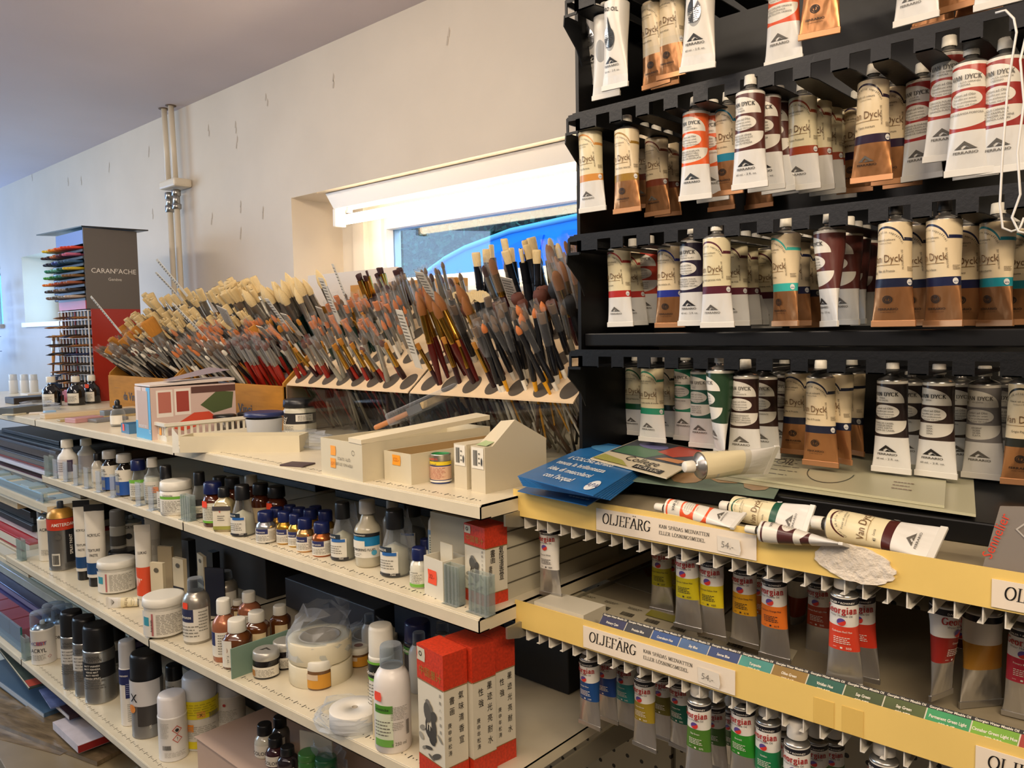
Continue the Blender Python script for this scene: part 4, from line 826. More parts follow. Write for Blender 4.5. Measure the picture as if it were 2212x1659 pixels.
for cx, yb, yt, w, l in ((566, 1138, 1040, 40, 'amber bottle with black cap in the shadow right of the bell shaped bottle'), (600, 1144, 1046, 44, 'amber bottle with black cap and orange sticker behind the silver jar'), (505, 1120, 1028, 38, 'dark capped bottle in the back row behind the square bottle'), (478, 1108, 1026, 36, 'navy capped bottle in the back row behind the brown bottle'), (545, 1112, 1024, 32, 'tan capped bottle in the back row of the second shelf')):
    B('varnish_bottle', 'bottle', l, 2, cx, yb, yt, w, 'rnd', AMB, WC if 'tan' in l else BK, [(-1, 1, .1, .45, '#b8a684')], capz=(.74, 1, .85), sticker=(-.4, .55, '#ee4a2c') if 'sticker' in l else None)
BR = 'bronze powder jars with navy lids on the second shelf'
for cx, yb, yt, w, col, l in ((576, 1175, 1100, 42, '#b9bbbd', 'silver filled jar with navy lid, leftmost of the bronze jars'), (617, 1177, 1101, 36, '#c79a3c', 'gold filled jar with navy lid, right of the silver one'), (640, 1183, 1106, 32, '#c2a04e', 'gold filled jar with navy lid, third from the left'), (661, 1194, 1115, 38, '#d0a468', 'pale gold filled jar with navy lid, left of the copper one'), (697, 1204, 1123, 42, '#b8693a', 'copper filled jar with navy lid')):
    B('bronze_jar', 'jar', l, 2, cx, yb, yt, w, 'brz', M(col, .22, .85), NAVY, [(-1.3, 1.3, .05, .48, '#dcd8cb'), (-1.0, .35, .32, .48, '#2a3060')], [('Bronze', -.35, .36, .3, '#dcd8cb', 0, 1), ('rows', -.2, .1, (.7, .18, 4), '#6b685f'), ('rows', .75, .12, (.3, .3, 7), '#6b685f')], group=BR, rot=-.2)
for cx, yb, yt, w in ((600, 1162, 1093, 34), (648, 1163, 1093, 34), (672, 1170, 1096, 36), (705, 1178, 1099, 38), (628, 1152, 1088, 32), (683, 1156, 1090, 34)):
    B('bronze_jar', 'jar', 'gold filled jar with navy lid in the shaded rear rows', 2, cx, yb, yt, w, 'brz', M('#a87f38', .3, .8), NAVY, [(-1.3, 1.3, .05, .48, '#cfc9b8')], group='rear rows of bronze jars')
B('painting_medium_bottle', 'bottle', 'bagged bell shaped bottle with ribbed black cap, left of the masking fluid', 2, 743, 1213, 1080, 52, 'wn', GLS, BK, wnlab(1.2), WNT, ribs=1, fill=(M('#aba692', .35), .5))
B('masking_fluid_bottle', 'bottle', 'stepped bottle reading MASKING FLUID with a grey cap', 2, 797, 1228, 1076, 57, 'tall', M('#b5ae98', .2), GRYC, [(-1.3, 1.3, .16, .36, '#ddd9cc'), (-1.3, 1.3, .34, .50, '#1576a8'), (-1.3, 1.3, .48, .535, '#1a1c20'), (-1.3, .1, .30, .42, '#ddd9cc')], [('ART MASKING FLUID', -.15, .27, .26, '#1c1b1e', 0, .8), ('DALER ROWNEY', -.35, .495, .16, '#dcd8cb'), ('disc', .75, .24, .2, '#4a9ab8'), ('rows', -.5, .19, (.4, .05, 2), '#6b685f')])
B('painting_medium_bottle', 'bottle', 'bagged bell shaped bottle with ribbed black cap, right of the masking fluid', 2, 856, 1249, 1095, 65, 'wn', GLS, BK, wnlab(1.0), WNT, ribs=1, fill=(M('#b5b0a0', .35), .5))
B('painting_medium_bottle', 'bottle', 'dark capped bottle in the back row behind the bagged bottles', 2, 893, 1190, 1082, 60, 'wn', GLS, BK, wnlab(), (), fill=(M('#77736a', .35), .5))
B('medium_bottle', 'bottle', 'grey capped bottle in the back row behind the masking fluid', 2, 850, 1190, 1072, 42, 'tall', M('#a9a496', .3), GRYC)
B('medium_bottle', 'bottle', 'small white filled bottle with navy cap beside the white card holder', 2, 907, 1272, 1177, 40, 'brz', M('#d6d4c4', .15), NAVY, [(-1.2, 1.2, .06, .42, '#dfdccb'), (-1.2, 1.2, .04, .12, GRN)], [('Schmincke', -.2, .40, .22, '#1c1b1e'), ('rows', 0, .14, (.6, .24, 6), '#6b685f')])
B('medium_bottle', 'bottle', 'navy capped bottle just behind the small white filled one', 2, 921, 1236, 1160, 30, 'brz', M('#c6c4b4', .15), NAVY)
def writer(cx, yb, yt, w, l):
    c, R, H, rz = place(2, cx, yb, yt, w, .1); t = thing('liner_bottle', l, 'bottle', c, rz-.3)
    obj('body', MB().lathe([(0, 0), (R*.9, 0), (R, .01), (R, H*.66), (R*.96, H*.67)], M('#7fa0c4', .3), 24, flat=.7), t)
    obj('nozzle_cap', MB().lathe([(R*.96, H*.67), (R*.9, H*.80), (R*.35, H*.90), (R*.16, H*.98), (0, H)], M('#d8d6ce', .4), 24, flat=.8, ribs=1, rd=.04), t)
    g = MB(); g.flat(quad(-R*.75, H*.1, R*.75, H*.60, 6), M('#d3d8cc', .5), lambda x, y: Vector((x, -.7*math.sqrt(max(0, R*R-x*x))-.0006, y))); g.flat(rows(-R*.6, R*.6, H*.13, H*.57, 12), M('#4d5650', .5), lambda x, y: Vector((x, -.7*math.sqrt(max(0, R*R-x*x))-.0012, y))); obj('printed_label', g, t)
writer(941, 1240, 1097, 30, 'blue and white pointed liner bottle behind the white card holder')
writer(969, 1222, 1098, 25, 'pointed liner bottle behind the other two, left of the red box'); writer(990, 1230, 1103, 28, 'pointed liner bottle touching the small red ink box')
# --- third shelf
def dome(t, R, H, n):
    obj('clear_cap', MB().lathe([(R*.97, H*.70), (R*.97, H*.97), (R*.9, H), (0, H)], FROST, 28), t); nozzle(t, R, H, n)
def can(sh, cx, yb, yt, w, label, body, capm, labs, txts, **k): return B('spray_can', 'spray can', label, sh, cx, yb, yt, w, k.pop('prof', 'can'), body, capm, labs, txts, **k)
SILV = M('#b4b3af', .28, .9)
can(3, 108, 1212, 1074, 40, 'white acrylic spray can with clear cap at the left end of the third shelf', M('#dcd6c6', .35), None, [], [('ACRYL', .1, .5, .45, DK), ('rows', .1, .1, (.5, .1, 4), '#6b685f')], extra=dome)
can(3, 118, 1196, 1066, 38, 'white acrylic spray can with clear cap behind the left end one', M('#d6d0c2', .35), None, [], [('ACRYL', .1, .5, .45, DK)], extra=dome)
can(3, 138, 1233, 1081, 54, 'uncapped gold topped spray paint can with a broad orange band', M('#8f8d88', .3, .8), M('#3a4048', .4), [(-PI, PI, .60, .765, '#c43a1e'), (.15, .95, .12, .60, '#1b1b1e'), (-.9, -.3, .08, .26, '#d9d5c8')], [('AMSTERDAM', .05, .66, .36, '#ece6da', 0, .8), ('SPRAY PAINT', .62, .38, .34, '#ece6da', PI/2, .8), ('bars', -.6, .1, (.22, .14), DK), ('rows', .5, .05, (.5, .06, 3), '#55524c'), ('disc', -.35, .5, .2, '#55524c')], prof='ama', rot=.1,
    extra=lambda t, R, H, n: obj('gold_dome', MB().lathe([(R*1.005, H*.772), (R*.93, H*.83), (R*.69, H*.885), (R*.47, H*.903)], M('#b8893a', .35, .4), n), t))
def stand_tube(cx, yb, yt, w, l, col2, lines, capm, body='#d8d2c4', hang_=True):
    c, R, H, rz = place(3, cx, yb, yt, w, 1.); t = thing('acrylic_tube', l, 'paint tube', c, rz-.3); m = M(body, .35); ch = H*.12
    g = MB(); n = 28; k = 10
    for j in range(k+1):
        s = j/k
        for i in range(n+1):
            th = -PI+2*PI*i/n; a = R*(1+.05*s); b_ = R*(1-s**2.2)+.001; g.v.append((a*math.sin(th), -b_*math.cos(th), ch+(H*.93-ch)*s))
    g.mi(m)
    for j in range(k):
        for i in range(n): q = j*(n+1)+i; g.f.append([q, q+1, q+n+2, q+n+1]); g.m.append(0); g.sm.append(True)
    obj('body', g, t); obj('screw_cap', MB().lathe([(0, 0), (R*.85, 0), (R*.88, .002), (R*.88, ch)], capm, 28), t)
    obj('hang_tab', MB().box((-R*1.05, -.0015, H*.92), (R*1.05, .0015, H), M('#1a1c20', .4) if col2 == '#17406e' else m), t)
    f = lambda u, v: Vector((R*math.sin(u/R), -(R*(1-((v-ch)/(H*.93-ch))**2.2)+.001)*math.cos(u/R)-.0008, v))
    g = MB(); g.flat(quad(-R*1.2, H*.16, R*1.2, H*(.30 if col2 == '#17406e' else .5), 10), M(col2, .4), f)
    for s_, y, sz in lines: g.flat(at2(txt(s_, sz*R, .8, bold=.01), 0, y*H), M(DK, .5), lambda u, v: f(u, v)-Vector((0, .0006, 0)))
    obj('printed_label', g, t)
stand_tube(184, 1254, 1078, 31, 'white acrylic tube standing on its black cap, beside the gold topped can', '#17406e', [('ACRYLIC', .62, .45), ('TEXTURE', .44, .4), ('PASTE', .38, .4)], BK)
stand_tube(212, 1268, 1086, 38, 'white acrylic tube standing on its black cap, nearer of the two', '#17406e', [('ACRYLIC', .62, .45), ('TEXTURE', .44, .4), ('PASTE', .38, .4)], BK)
stand_tube(316, 1315, 1130, 32, 'white and orange tube standing behind the paper cards', '#d8502e', [('LUKAS', .66, .5)], WC)
stand_tube(333, 1215, 1110, 30, 'plain white tube in the back row of the third shelf', '#c8c2b4', [], WC)
can(3, 258, 1212, 1098, 32, 'grey and white can behind the standing acrylic tubes', M('#c8c4b8', .35), M('#8c8a86', .4), [(-1.5, 1.5, .3, .5, '#55524c')], []); can(3, 287, 1206, 1090, 42, 'white acrylic can in the back row of the third shelf', M('#d2ccbe', .35), None, [], [('CRYL', .2, .6, .4, DK), ('disc', .1, .45, .3, DK)], extra=dome)
PLAB = [(-1.3, 1.2, .06, .70, '#dcd7ca'), (-1.05, -.65, .34, .56, '#3a94a6'), (-.5, -.4, .1, .66, '#b36a6a')]
B('modelling_paste_tub', 'tub', 'white tub of paste with white lid behind the lying tube', 3, 256, 1284, 1196, 76, 'tub', WC, WC, PLAB, [('rows', .35, .12, (.62, .52, 12), '#7a766c')], rot=-.15)
B('modelling_paste_tub', 'tub', 'white tub of paste with white lid at the front edge joint of the third shelf', 3, 358, 1381, 1270, 84, 'tub', WC, WC, PLAB, [('rows', .4, .12, (.65, .52, 13), '#7a766c'), ('Acryl Acrylic', -.45, .36, .14, DK, PI/2)], rot=-.15)
B('flat_lid_pot', 'pot', 'wide black lidded pot behind the paste tub', 3, 268, 1222, 1180, 60, 'jar', BK, BK, [], [])
def clearcap(t, R, H, n): obj('neck_ring', MB().lathe([(R*.56, H*.74), (R*.56, H*.8)], M('#c9c7c2', .3, .9), 24, ribs=1), t)
for cx, yb, yt, w, l, tx in ((428, 1392, 1243, 56, 'silver bottle with clear cap reading bronze, nearer of two', 1), (490, 1332, 1229, 50, 'silver bottle with clear cap behind the nearer silver bottle', 0)):
    B('bronze_bottle', 'bottle', l, 3, cx, yb, yt, w, 'flask', M('#a9a49a', .3, .7), FROST, [(-1.3, 1.3, .05, .56, '#d8d4c8'), (-1.1, .1, .36, .56, '#2b3050')], [('Bronze', -.45, .42, .34, '#ddd9cc'), ('rows', -.3, .12, (.8, .2, 4), '#6b685f'), ('rows', .8, .2, (.35, .34, 7), '#6b685f')] if tx else (), sticker=(-.5, .62, '#ee4a2c'), capz=(.76, 1, .6), extra=clearcap)
PEARL = M('#a86a4c', .22, .35)
for cx, yb, yt, w, l in ((488, 1431, 1288, 50, 'copper pearl bottle with ribbed white cap, front one'), (541, 1372, 1273, 48, 'copper pearl bottle with ribbed white cap, rear one')):
    B('bronze_bottle', 'bottle', l, 3, cx, yb, yt, w, 'rnd', PEARL, WC, [(-1.2, 1.1, .10, .50, '#dcd8cb'), (-1.2, -.5, .28, .50, '#222a5a')], [('rows', .3, .14, (.5, .34, 8), '#6b685f')], ribs=1, capz=(.76, 1, .6))
OILB = M('#5b3216', .1, spec=.9)
for cx, yb, yt, w, l in ((516, 1446, 1329, 58, 'brown oil bottle with smooth white cap touching the green divider'), (557, 1408, 1314, 52, 'brown oil bottle with smooth white cap behind the green divider'), (607, 1386, 1302, 42, 'orange brown bottle with smooth white cap left of the plastic bag'), (515, 1340, 1292, 30, 'small white cap showing between the copper pearl bottles')):
    B('linseed_oil_bottle', 'bottle', l, 3, cx, yb, yt, w, 'rnd', OILB, WC, [(-1.25, -.1, .06, .62, '#dcd8cb')] if cx == 516 else [(-.2, 1., .1, .5, '#d8c49a')], [('disc', -.65, .42, .28, '#8a5a3a'), ('rows', -.65, .12, (.4, .2, 5), '#6b685f')] if cx == 516 else (), capz=(.74, 1, .68), sq=1.5)
JLID = M('#b9b7b0', .35, .5)
B('shellac_jar', 'jar', 'dark brown jar with silver lid in front of the green divider', 3, 577, 1468, 1391, 56, 'jar', DKG, JLID, [(-1.4, 1.4, .10, .48, '#dcd6c6'), (-1.2, -.6, .12, .36, '#a8763c')], [('rows', .2, .14, (.7, .28, 5), '#6b685f')], capz=(.7, 1, 1.02),
  extra=lambda t, R, H, n: obj('lid_emblem', MB().flat(([(x*R*.9, y*R*.9-.3*R) for x, y in FERR[0]], FERR[1]), M('#3a3834', .5), lambda x, y: Vector((x, y, H+.0006))), t))
B('shellac_jar', 'jar', 'dark brown jar with silver lid beside the tape roll', 3, 618, 1448, 1372, 52, 'jar', DKG, JLID, [(-1.4, 1.4, .10, .48, '#dcd6c6')], [('rows', .2, .14, (.7, .28, 5), '#6b685f')], capz=(.7, 1, 1.02))
for cx, yb, yt, w, l in ((692, 1492, 1409, 58, 'amber jar with white lid in front of the big tape roll'), (776, 1443, 1385, 46, 'amber jar with white lid right of the big tape roll')):
    B('gilding_jar', 'jar', l, 3, cx, yb, yt, w, 'jar', M('#6a4a2a', .12, spec=.9), WC, [(-1.4, 1.2, .08, .58, '#c98e2a'), (-1.2, .2, .38, .58, '#c9b49a')], (), capz=(.68, 1, 1.0), extra=lambda t, R, H, n: obj('lid_emblem', MB().flat(ell(0, 0, R*.42, R*.42), M('#8a6a62', .5), lambda x, y: Vector((x, y, H+.0005))), t))
can(3, 828, 1560, 1339, 56, 'white aerosol can with green and black banded label beside the white bottle', WC, WC, [(-1.3, 1.3, .46, .63, '#1d211c'), (-1.3, 1.3, .44, .47, GRN), (-1.3, 1.3, .62, .645, GRN)], [('Schmincke', -.3, .51, .42, '#ece6da'), ('rows', -.2, .1, (.8, .32, 9), '#6b685f')])
B('thinner_bottle', 'bottle', 'large white 250 ml bottle with clear cap, left of the red boxes', 3, 851, 1630, 1381, 79, 'flask', M('#ded9d3', .35), FROST, [(-1.0, .1, .08, .48, '#d5dcc4'), (-1.0, .1, .40, .475, '#4f8f2e'), (-1.0, .1, .08, .15, '#6fa84a')], [('Schmincke', -.5, .43, .22, DK), ('rows', -.45, .18, (.45, .16, 5), '#6b685f'), ('rows', .45, .34, (.45, .13, 9), '#8a867c'), ('rows', .35, .24, (.3, .08, 5), '#8a867c'), ('bars', .88, .18, (.09, .14), DK), ('e 250 ml', .4, .095, .26, '#6b685f')], sticker=(-.72, .56, '#f0523c'), rot=-.1, capz=(.79, 1, .63))
can(3, 905, 1480, 1330, 60, 'navy aerosol can with green band in the shade above the red boxes', M('#10162e', .3), NAVY, [(-1.4, 1.4, .5, .62, '#3f7a2e')], [('Schmincke', -.3, .54, .36, '#ece6da')], capz=(.68, 1, .95))
for cx, yb, yt, w, l in ((908, 1500, 1360, 46, 'clear capped bottle top just behind the nearest red box'), (958, 1470, 1338, 46, 'frosted cap bottle between the navy can and the red boxes'), (800, 1430, 1322, 34, 'pale grey bottle in the shade behind the white aerosol can')):
    B('medium_bottle', 'bottle', l, 3, cx, yb, yt, w, 'flask', M('#b9b9b6', .35), FROST)
# --- bottom shelf
can(4, 97, 1436, 1314, 48, 'white spray can with clear cap and red and blue letters', M('#d6d2c8', .35), None, [], [('HOBBY', -.1, .40, .48, '#55508a'), ('BBY', .13, .40, .48, '#b8402c'), ('ACRYL', -.1, .26, .48, DK), ('rows', -.05, .1, (.55, .12, 5), '#6b685f'), ('dia', .75, .16, .16, '#a8402c')], extra=dome)
can(4, 140, 1422, 1303, 42, 'white spray can with clear cap behind the one with red and blue letters', M('#d0ccc2', .35), None, [], [('HOBBY', -.1, .42, .4, DK)], extra=dome); can(4, 122, 1414, 1298, 46, 'white spray can with clear cap touching the hidden corner of the purple box', M('#d0ccc2', .35), None, [], [], extra=dome)
def wncan(cx, yb, yt, w, l, lab):
    can(4, cx, yb, yt, w, l, SILV, BK, [(-1.3, 1.5, .34, .54, '#17171a' if lab else '#c9c6be')], [('WINSOR', -.1, .60, .27, '#3a3834'), ('& NEWTON', -.1, .565, .25, '#3a3834')]+[(s_, -.15, .50-.04*i, .17, '#e6e1d6' if lab else '#2a2826') for i, s_ in enumerate(('MATT VARNISH', 'MATT FERNISSA', 'VERNIS MAT', 'MATT FIRNIS', 'VARNISH SPRAY'))]+[('rows', -.1, .2, (.8, .12, 4), '#5a5854')])
wncan(163, 1490, 1312, 46, 'silver varnish can with black cap, left of three', 0); wncan(190, 1506, 1324, 48, 'silver varnish can with black cap, middle of three', 0); wncan(220, 1521, 1337, 63, 'silver varnish can with black cap and black band, right and nearest of three', 1); wncan(250, 1478, 1330, 50, 'silver varnish can in shade behind the nearest black banded can', 1)
can(4, 283, 1569, 1376, 36, 'slim white and navy aerosol can left of the X can', M('#dcd8cf', .35), M('#c9c9c9', .35), [(-1.3, 1.2, .50, .68, '#20285a'), (-.05, 1.2, .34, .68, '#20285a')], [('VARNISH', -.2, .6, .28, '#ece6da'), ('rows', .5, .38, (.45, .14, 6), '#9aa0c0'), ('rows', .5, .06, (.4, .22, 9), '#8a867c')])
can(4, 323, 1596, 1395, 66, 'grey aerosol can with black cap and a bold X', M('#8d8b87', .3, .5), BK, [(-1.4, 1.2, .40, .70, '#c9c6c4'), (-.3, 1.0, .16, .40, '#3a3634')], [('X', -.50, .46, .75, DK, 0, .9), ('disc', -.68, .37, .28, '#e08a3a'), ('UFR', .5, .15, .16, '#d8d4c8', PI/2)])
can(4, 380, 1540, 1428, 36, 'can with black cap and black word behind the small white can', M('#c9c6c0', .35), BK, [], [('GEANT', -.2, .55, .36, DK)])
can(4, 377, 1646, 1484, 60, 'small white aerosol can with two red diamond hazard marks', M('#dcd9d4', .35), M('#dddada', .35), [], [('dia', .35, .50, .32, '#b8402c'), ('dia', .35, .36, .32, '#b8402c'), ('!', .35, .335, .36, DK), ('disc', .35, .495, .12, DK), ('rows', -.45, .38, (.32, .24, 12), '#9a968c'), ('bars', -.35, .2, (.28, .07), DK), ('rows', .2, .08, (.7, .08, 4), '#9a968c')], rot=-.1, capz=(.60, 1, .97))
can(4, 437, 1622, 1440, 74, 'large yellow labelled aerosol can at the left of the cardboard ledge', M('#d2cfc6', .35), M('#cdd2d8', .35), [(-1.5, 1.5, .45, .70, '#d8c81e'), (-1.5, 1.5, .04, .14, '#d8c81e'), (-.2, .25, .47, .56, '#d89a3a'), (-.75, -.4, .28, .38, '#e08a2a')], [('rows', 0, .5, (1.0, .17, 5), '#a89a1e'), ('bars', .75, .44, (.3, .08), '#6b685f'), ('rows', .1, .18, (.8, .18, 7), '#9a968c'), ('X', .02, .49, .25, DK)], rot=0)
can(4, 500, 1600, 1440, 64, 'white aerosol can with a red square behind the cardboard ledge', M('#cfccc4', .35), M('#c9ced4', .35), [], [('rows', .1, .3, (.7, .2, 8), '#9a968c'), ('disc', 0, .58, .1, '#a8302a')])
# ================================================================ BOXES, CARDS AND PAPER
def gbox(name, cat, label, sh, x, y, sx, sy, h=None, top=None, a=0, mat=WLAB, th=0, group=None, z=None, bev=0, part='carton'):
    """box whose corner nearest the camera stands at a picture point on a shelf; sx runs along the aisle, sy towards the wall"""
    P = on(x, y, sh)
    if z: P = atZ(x, y, z)
    P.z = (SH[sh][1](P.x) if isinstance(sh, int) else sh) if not z else z
    if h is None:
        lo, hi = 0., .6
        for _ in range(40):
            m = (lo+hi)/2
            if proj((P.x, P.y, P.z+m))[1] > top: lo = m
            else: hi = m
        h = lo
    t = thing(name, label, cat, P, math.radians(a), group); g = MB()
    x0, x1 = sorted((0, sx)); y0, y1 = sorted((0, sy))
    if th:
        g.box((x0, y0, 0), (x1, y1, th), mat); g.box((x0, y0, th), (x1, y0+th, h), mat); g.box((x0, y1-th, th), (x1, y1, h), mat); g.box((x0, y0+th, th), (x0+th, y1-th, h), mat); g.box((x1-th, y0+th, th), (x1, y1-th, h), mat)
    else: g.box((x0, y0, 0), (x1, y1, h), mat, bev=bev)
    if part: obj(part, g, t)
    return t, h
def fF(x0=0, o=.0008): return lambda u, v: Vector((x0+u, -o, v))        # print on the aisle face
def fS(o=.0008): return lambda u, v: Vector((o, u, v))                  # print on the right hand end
def fT(h, o=.0008): return lambda u, v: Vector((u, v, h+o))
def pr(t, items, nm='printed_face'):
    g = MB()
    for vf, col, fn in items: g.flat(vf, col if not isinstance(col, str) else M(col, .55), fn)
    return obj(nm, g, t)
CART = M('#d0c6aa', .65, noise=.04, scale=20); CARTI = M('#a88a5c', .7); ORST = '#f2a02c'
def hexa(cx, cy, w, h): return poly([(cx-w/2, cy-h/2), (cx+w/2, cy-h/2), (cx+w*.56, cy), (cx+w/2, cy+h/2), (cx-w/2, cy+h/2), (cx-w*.44, cy)])
# red and white ink boxes
REDB = M('#c8381a', .5, noise=.25, scale=260); GILT = '#8a6a34'
def inkbox(sh, x, y, top, w, d, a, label, face, col):
    t, h = gbox('ink_box', 'box', label, sh, x, y, -w, d, None, top, a, M('#d9d2be', .5), part='carton')
    b1, b2 = h*.15, h*.74
    g = MB(); g.box((-w-.0004, -.0004, 0), (.0004, d+.0004, b1), REDB); obj('red_band', g, t, 'patterned red band'); obj('red_top', MB().box((-w-.0004, -.0004, b2), (.0004, d+.0004, h+.0005), REDB), t, 'patterned red top')
    it = [(quad(-w, b1, 0, b1+.0012), GILT, fF()), (quad(-w, b2-.0012, 0, b2), GILT, fF()), (quad(0, b1, d, b1+.0012), GILT, fS()), (quad(0, b2-.0012, d, b2), GILT, fS())]
    if face:
        it += [(hexa(-w*.83, h*.935, w*.3, h*.1), '#c9c2ac', fF(0, .001)), (ell(-w*.84, h*.94, w*.06, w*.06, 14, .6), '#3a342c', fF(0, .0014)), (at2(txt('中国墨汁', w*.22, 1), -w*.48, h*.79), '#9a7a30', fF(0, .001))]
        for cx, cy, rx, ry, ro, c in [(-.62,.51,.14,.075,.2,'#57544c'), (-.40,.50,.12,.05,-1.0,'#4a4740'), (-.52,.56,.12,.03,-.6,'#6a665c'), (-.60,.585,.09,.028,.1,'#77736a'), (-.38,.43,.09,.08,.2,'#45423c'), (-.50,.36,.24,.05,-.5,'#3f3c36'),
              (-.45,.31,.10,.04,1.2,'#3a3832'), (-.66,.40,.05,.06,0,'#45423c'), (-.82,.37,.12,.02,.4,'#8d897c'), (-.88,.30,.10,.025,-.5,'#a09c8e'), (-.15,.36,.12,.014,-.7,'#8d897c'), (-.6,.24,.16,.014,.2,'#4a4740'), (-.3,.21,.2,.02,.5,'#55524a'), (-.5,.18,.12,.012,-.3,'#6a665c'), (-.78,.22,.08,.012,.5,'#8d897c')]:
            it.append((at2(ell(0, 0, rx*w, ry*h, 14), cx*w, cy*h, ro), c, fF(0, .001+.0001*abs(cx))))
        it.append((poly([(-w*.74, h*.60), (-w*.69, h*.605), (-w*.68, h*.585)]), '#c9c2ac', fF(0, .0016)))
        for k in range(3): it.append((ell(-w*(.70-.09*k), h*.405, w*.018, h*.03, 6), '#d9d2be', fF(0, .0018)))
        for k, ch in enumerate('遠瞻八方雄風'): it.append((at2(txt(ch, w*.085, 1), -w*.12, h*(.68-.055*k)), '#6a665c', fF(0, .001)))
    for j, cx in col:
        for k, ch in enumerate(j[0]): it.append((at2(txt(ch, d*j[1], .8, bold=.006), d*cx, h*(j[2]-j[3]*k)), '#26221e', fS()))
    pr(t, it); return t
BX = [(('氣味清香宣', .29, .645, .085), .72), (('書画', .29, .625, .08), .33), (('庚申年松涛', .2, .45, .052), .22)]
B2 = [(('墨迹光亮耐水', .29, .655, .085), .72), (('性強', .29, .625, .085), .34), (('庚申年松涛', .2, .42, .05), .22)]
inkbox(3, 963, 1706, 1418, .062, .040, -7, 'red and white ink box with an ink eagle, nearest of three on the third shelf', 1, BX)
inkbox(3, 1025, 1684, 1402, .062, .041, -7, 'red and white ink box in the middle of three on the third shelf', 0, B2)
inkbox(3, 1072, 1656, 1381, .060, .038, -7, 'red and white ink box farthest right of three on the third shelf', 0, B2)
inkbox(2, 1050, 1312, 1142, .046, .040, -7, 'single small red and white ink box on the second shelf corner', 1, BX)
# cartons on the top shelf
FLAP = M('#ddd2b6', .6)
t, h = gbox('open_carton', 'carton', 'open white carton with two orange stickers, left of the other carton', 1, 784, 1042, -.118, .27, None, 959, -3, CART, .0016)
pr(t, [(hexa(-.081, h*.70, .0145, h*.26), ORST, fF()), (hexa(-.082, h*.36, .0145, h*.26), ORST, fF()), (at2(txt('ITEM NO: 3713035', .0065), -.052, h*.40, PI), '#7a705c', fF()), (at2(txt('QTY: 12 PCS', .0065), -.050, h*.55, PI), '#7a705c', fF()), (at2(ell(0, 0, .004, .004, 16, .85), -.024, h*.72), '#55503f', fF()), (at2(txt('157.-', .007), -.082, h*.31), '#c8701c', fF(0, .0012))])
obj('flap', MB().add([(-.035, -.001, h), (.0, -.001, h-.001), (.0, .27, h+.012), (-.035, .27, h+.016), (-.035, -.001, h+.007), (0, -.001, h+.006), (0, .27, h+.02), (-.035, .27, h+.022)], [(0,3,2,1),(4,5,6,7),(0,1,5,4),(1,2,6,5),(2,3,7,6),(3,0,4,7)], FLAP), t)
t, h = gbox('open_carton', 'carton', 'open white carton with one orange sticker, left of the paint tin', 1, 889, 1048, -.068, .235, None, 982, -3, CART, .0016)
pr(t, [(hexa(-.036, h*.74, .020, h*.34), ORST, fF()), (at2(txt('122.-', .008), -.036, h*.70), '#c8701c', fF(0, .0012))])
obj('inner_lining', MB().box((-.066, .002, h*.3), (-.0655, .232, h*.99), CARTI).box((-.066, .232, h*.3), (-.002, .2325, h*.99), CARTI), t, 'brown inside of the carton')
GC = M('#cbbfa3', .6)
t, h = gbox('product_carton', 'carton', 'closed beige carton with barcode label, narrow left one', 1, 1009, 1058, -.028, .12, None, 961, -4, GC)
LBL = [(quad(-.92, .52, -.08, .98), '#e2dccb'), (bars(-.80, -.5, .58, .92, 9), '#26221e'), (rows(-.42, -.3, .6, .9, 3), '#55503f'), (ell(-.18, .68, .05, .09, 14), '#1c1b1e')]
def lbl(t, w, h): pr(t, [(([(x*w, y*h) for x, y in vf[0]], vf[1]), c, fF(0, .0008+.0004*i)) for i, (vf, c) in enumerate(LBL)])
lbl(t, .028, h)
t, h = gbox('product_carton', 'carton', 'beige carton with barcode label and its top flap raised', 1, 1049, 1067, -.030, .125, None, 967, -4, GC); lbl(t, .030, h)
obj('raised_flap', MB().add([(0, .015, h), (0, .125, h), (0, .06, h+.034), (-.030, .015, h), (-.030, .125, h), (-.030, .06, h+.030)], [(0,1,2),(5,4,3),(0,2,5,3),(2,1,4,5)], GC), t)
obj('foil_corner', MB().add([(-.026, .006, h+.001), (-.004, .006, h+.001), (-.004, .05, h+.012), (-.02, .05, h+.013)], [(0, 1, 2, 3)], M('#a9bd8a', .25)), t)
# long open box with a folded flap on the shelf edge
t, h = gbox('open_carton', 'carton', 'low long white carton whose end flap hangs over the shelf edge', 1, 389, 978, .24, .055, .032, None, 38, CART, .0015)
obj('flap', MB().add([(-.002, .0, .034), (-.03, .03, .046), (-.034, .04, .014), (-.03, .028, -.005), (-.002, 0, -.0)], [(0, 1, 2, 3, 4)], FLAP), t)
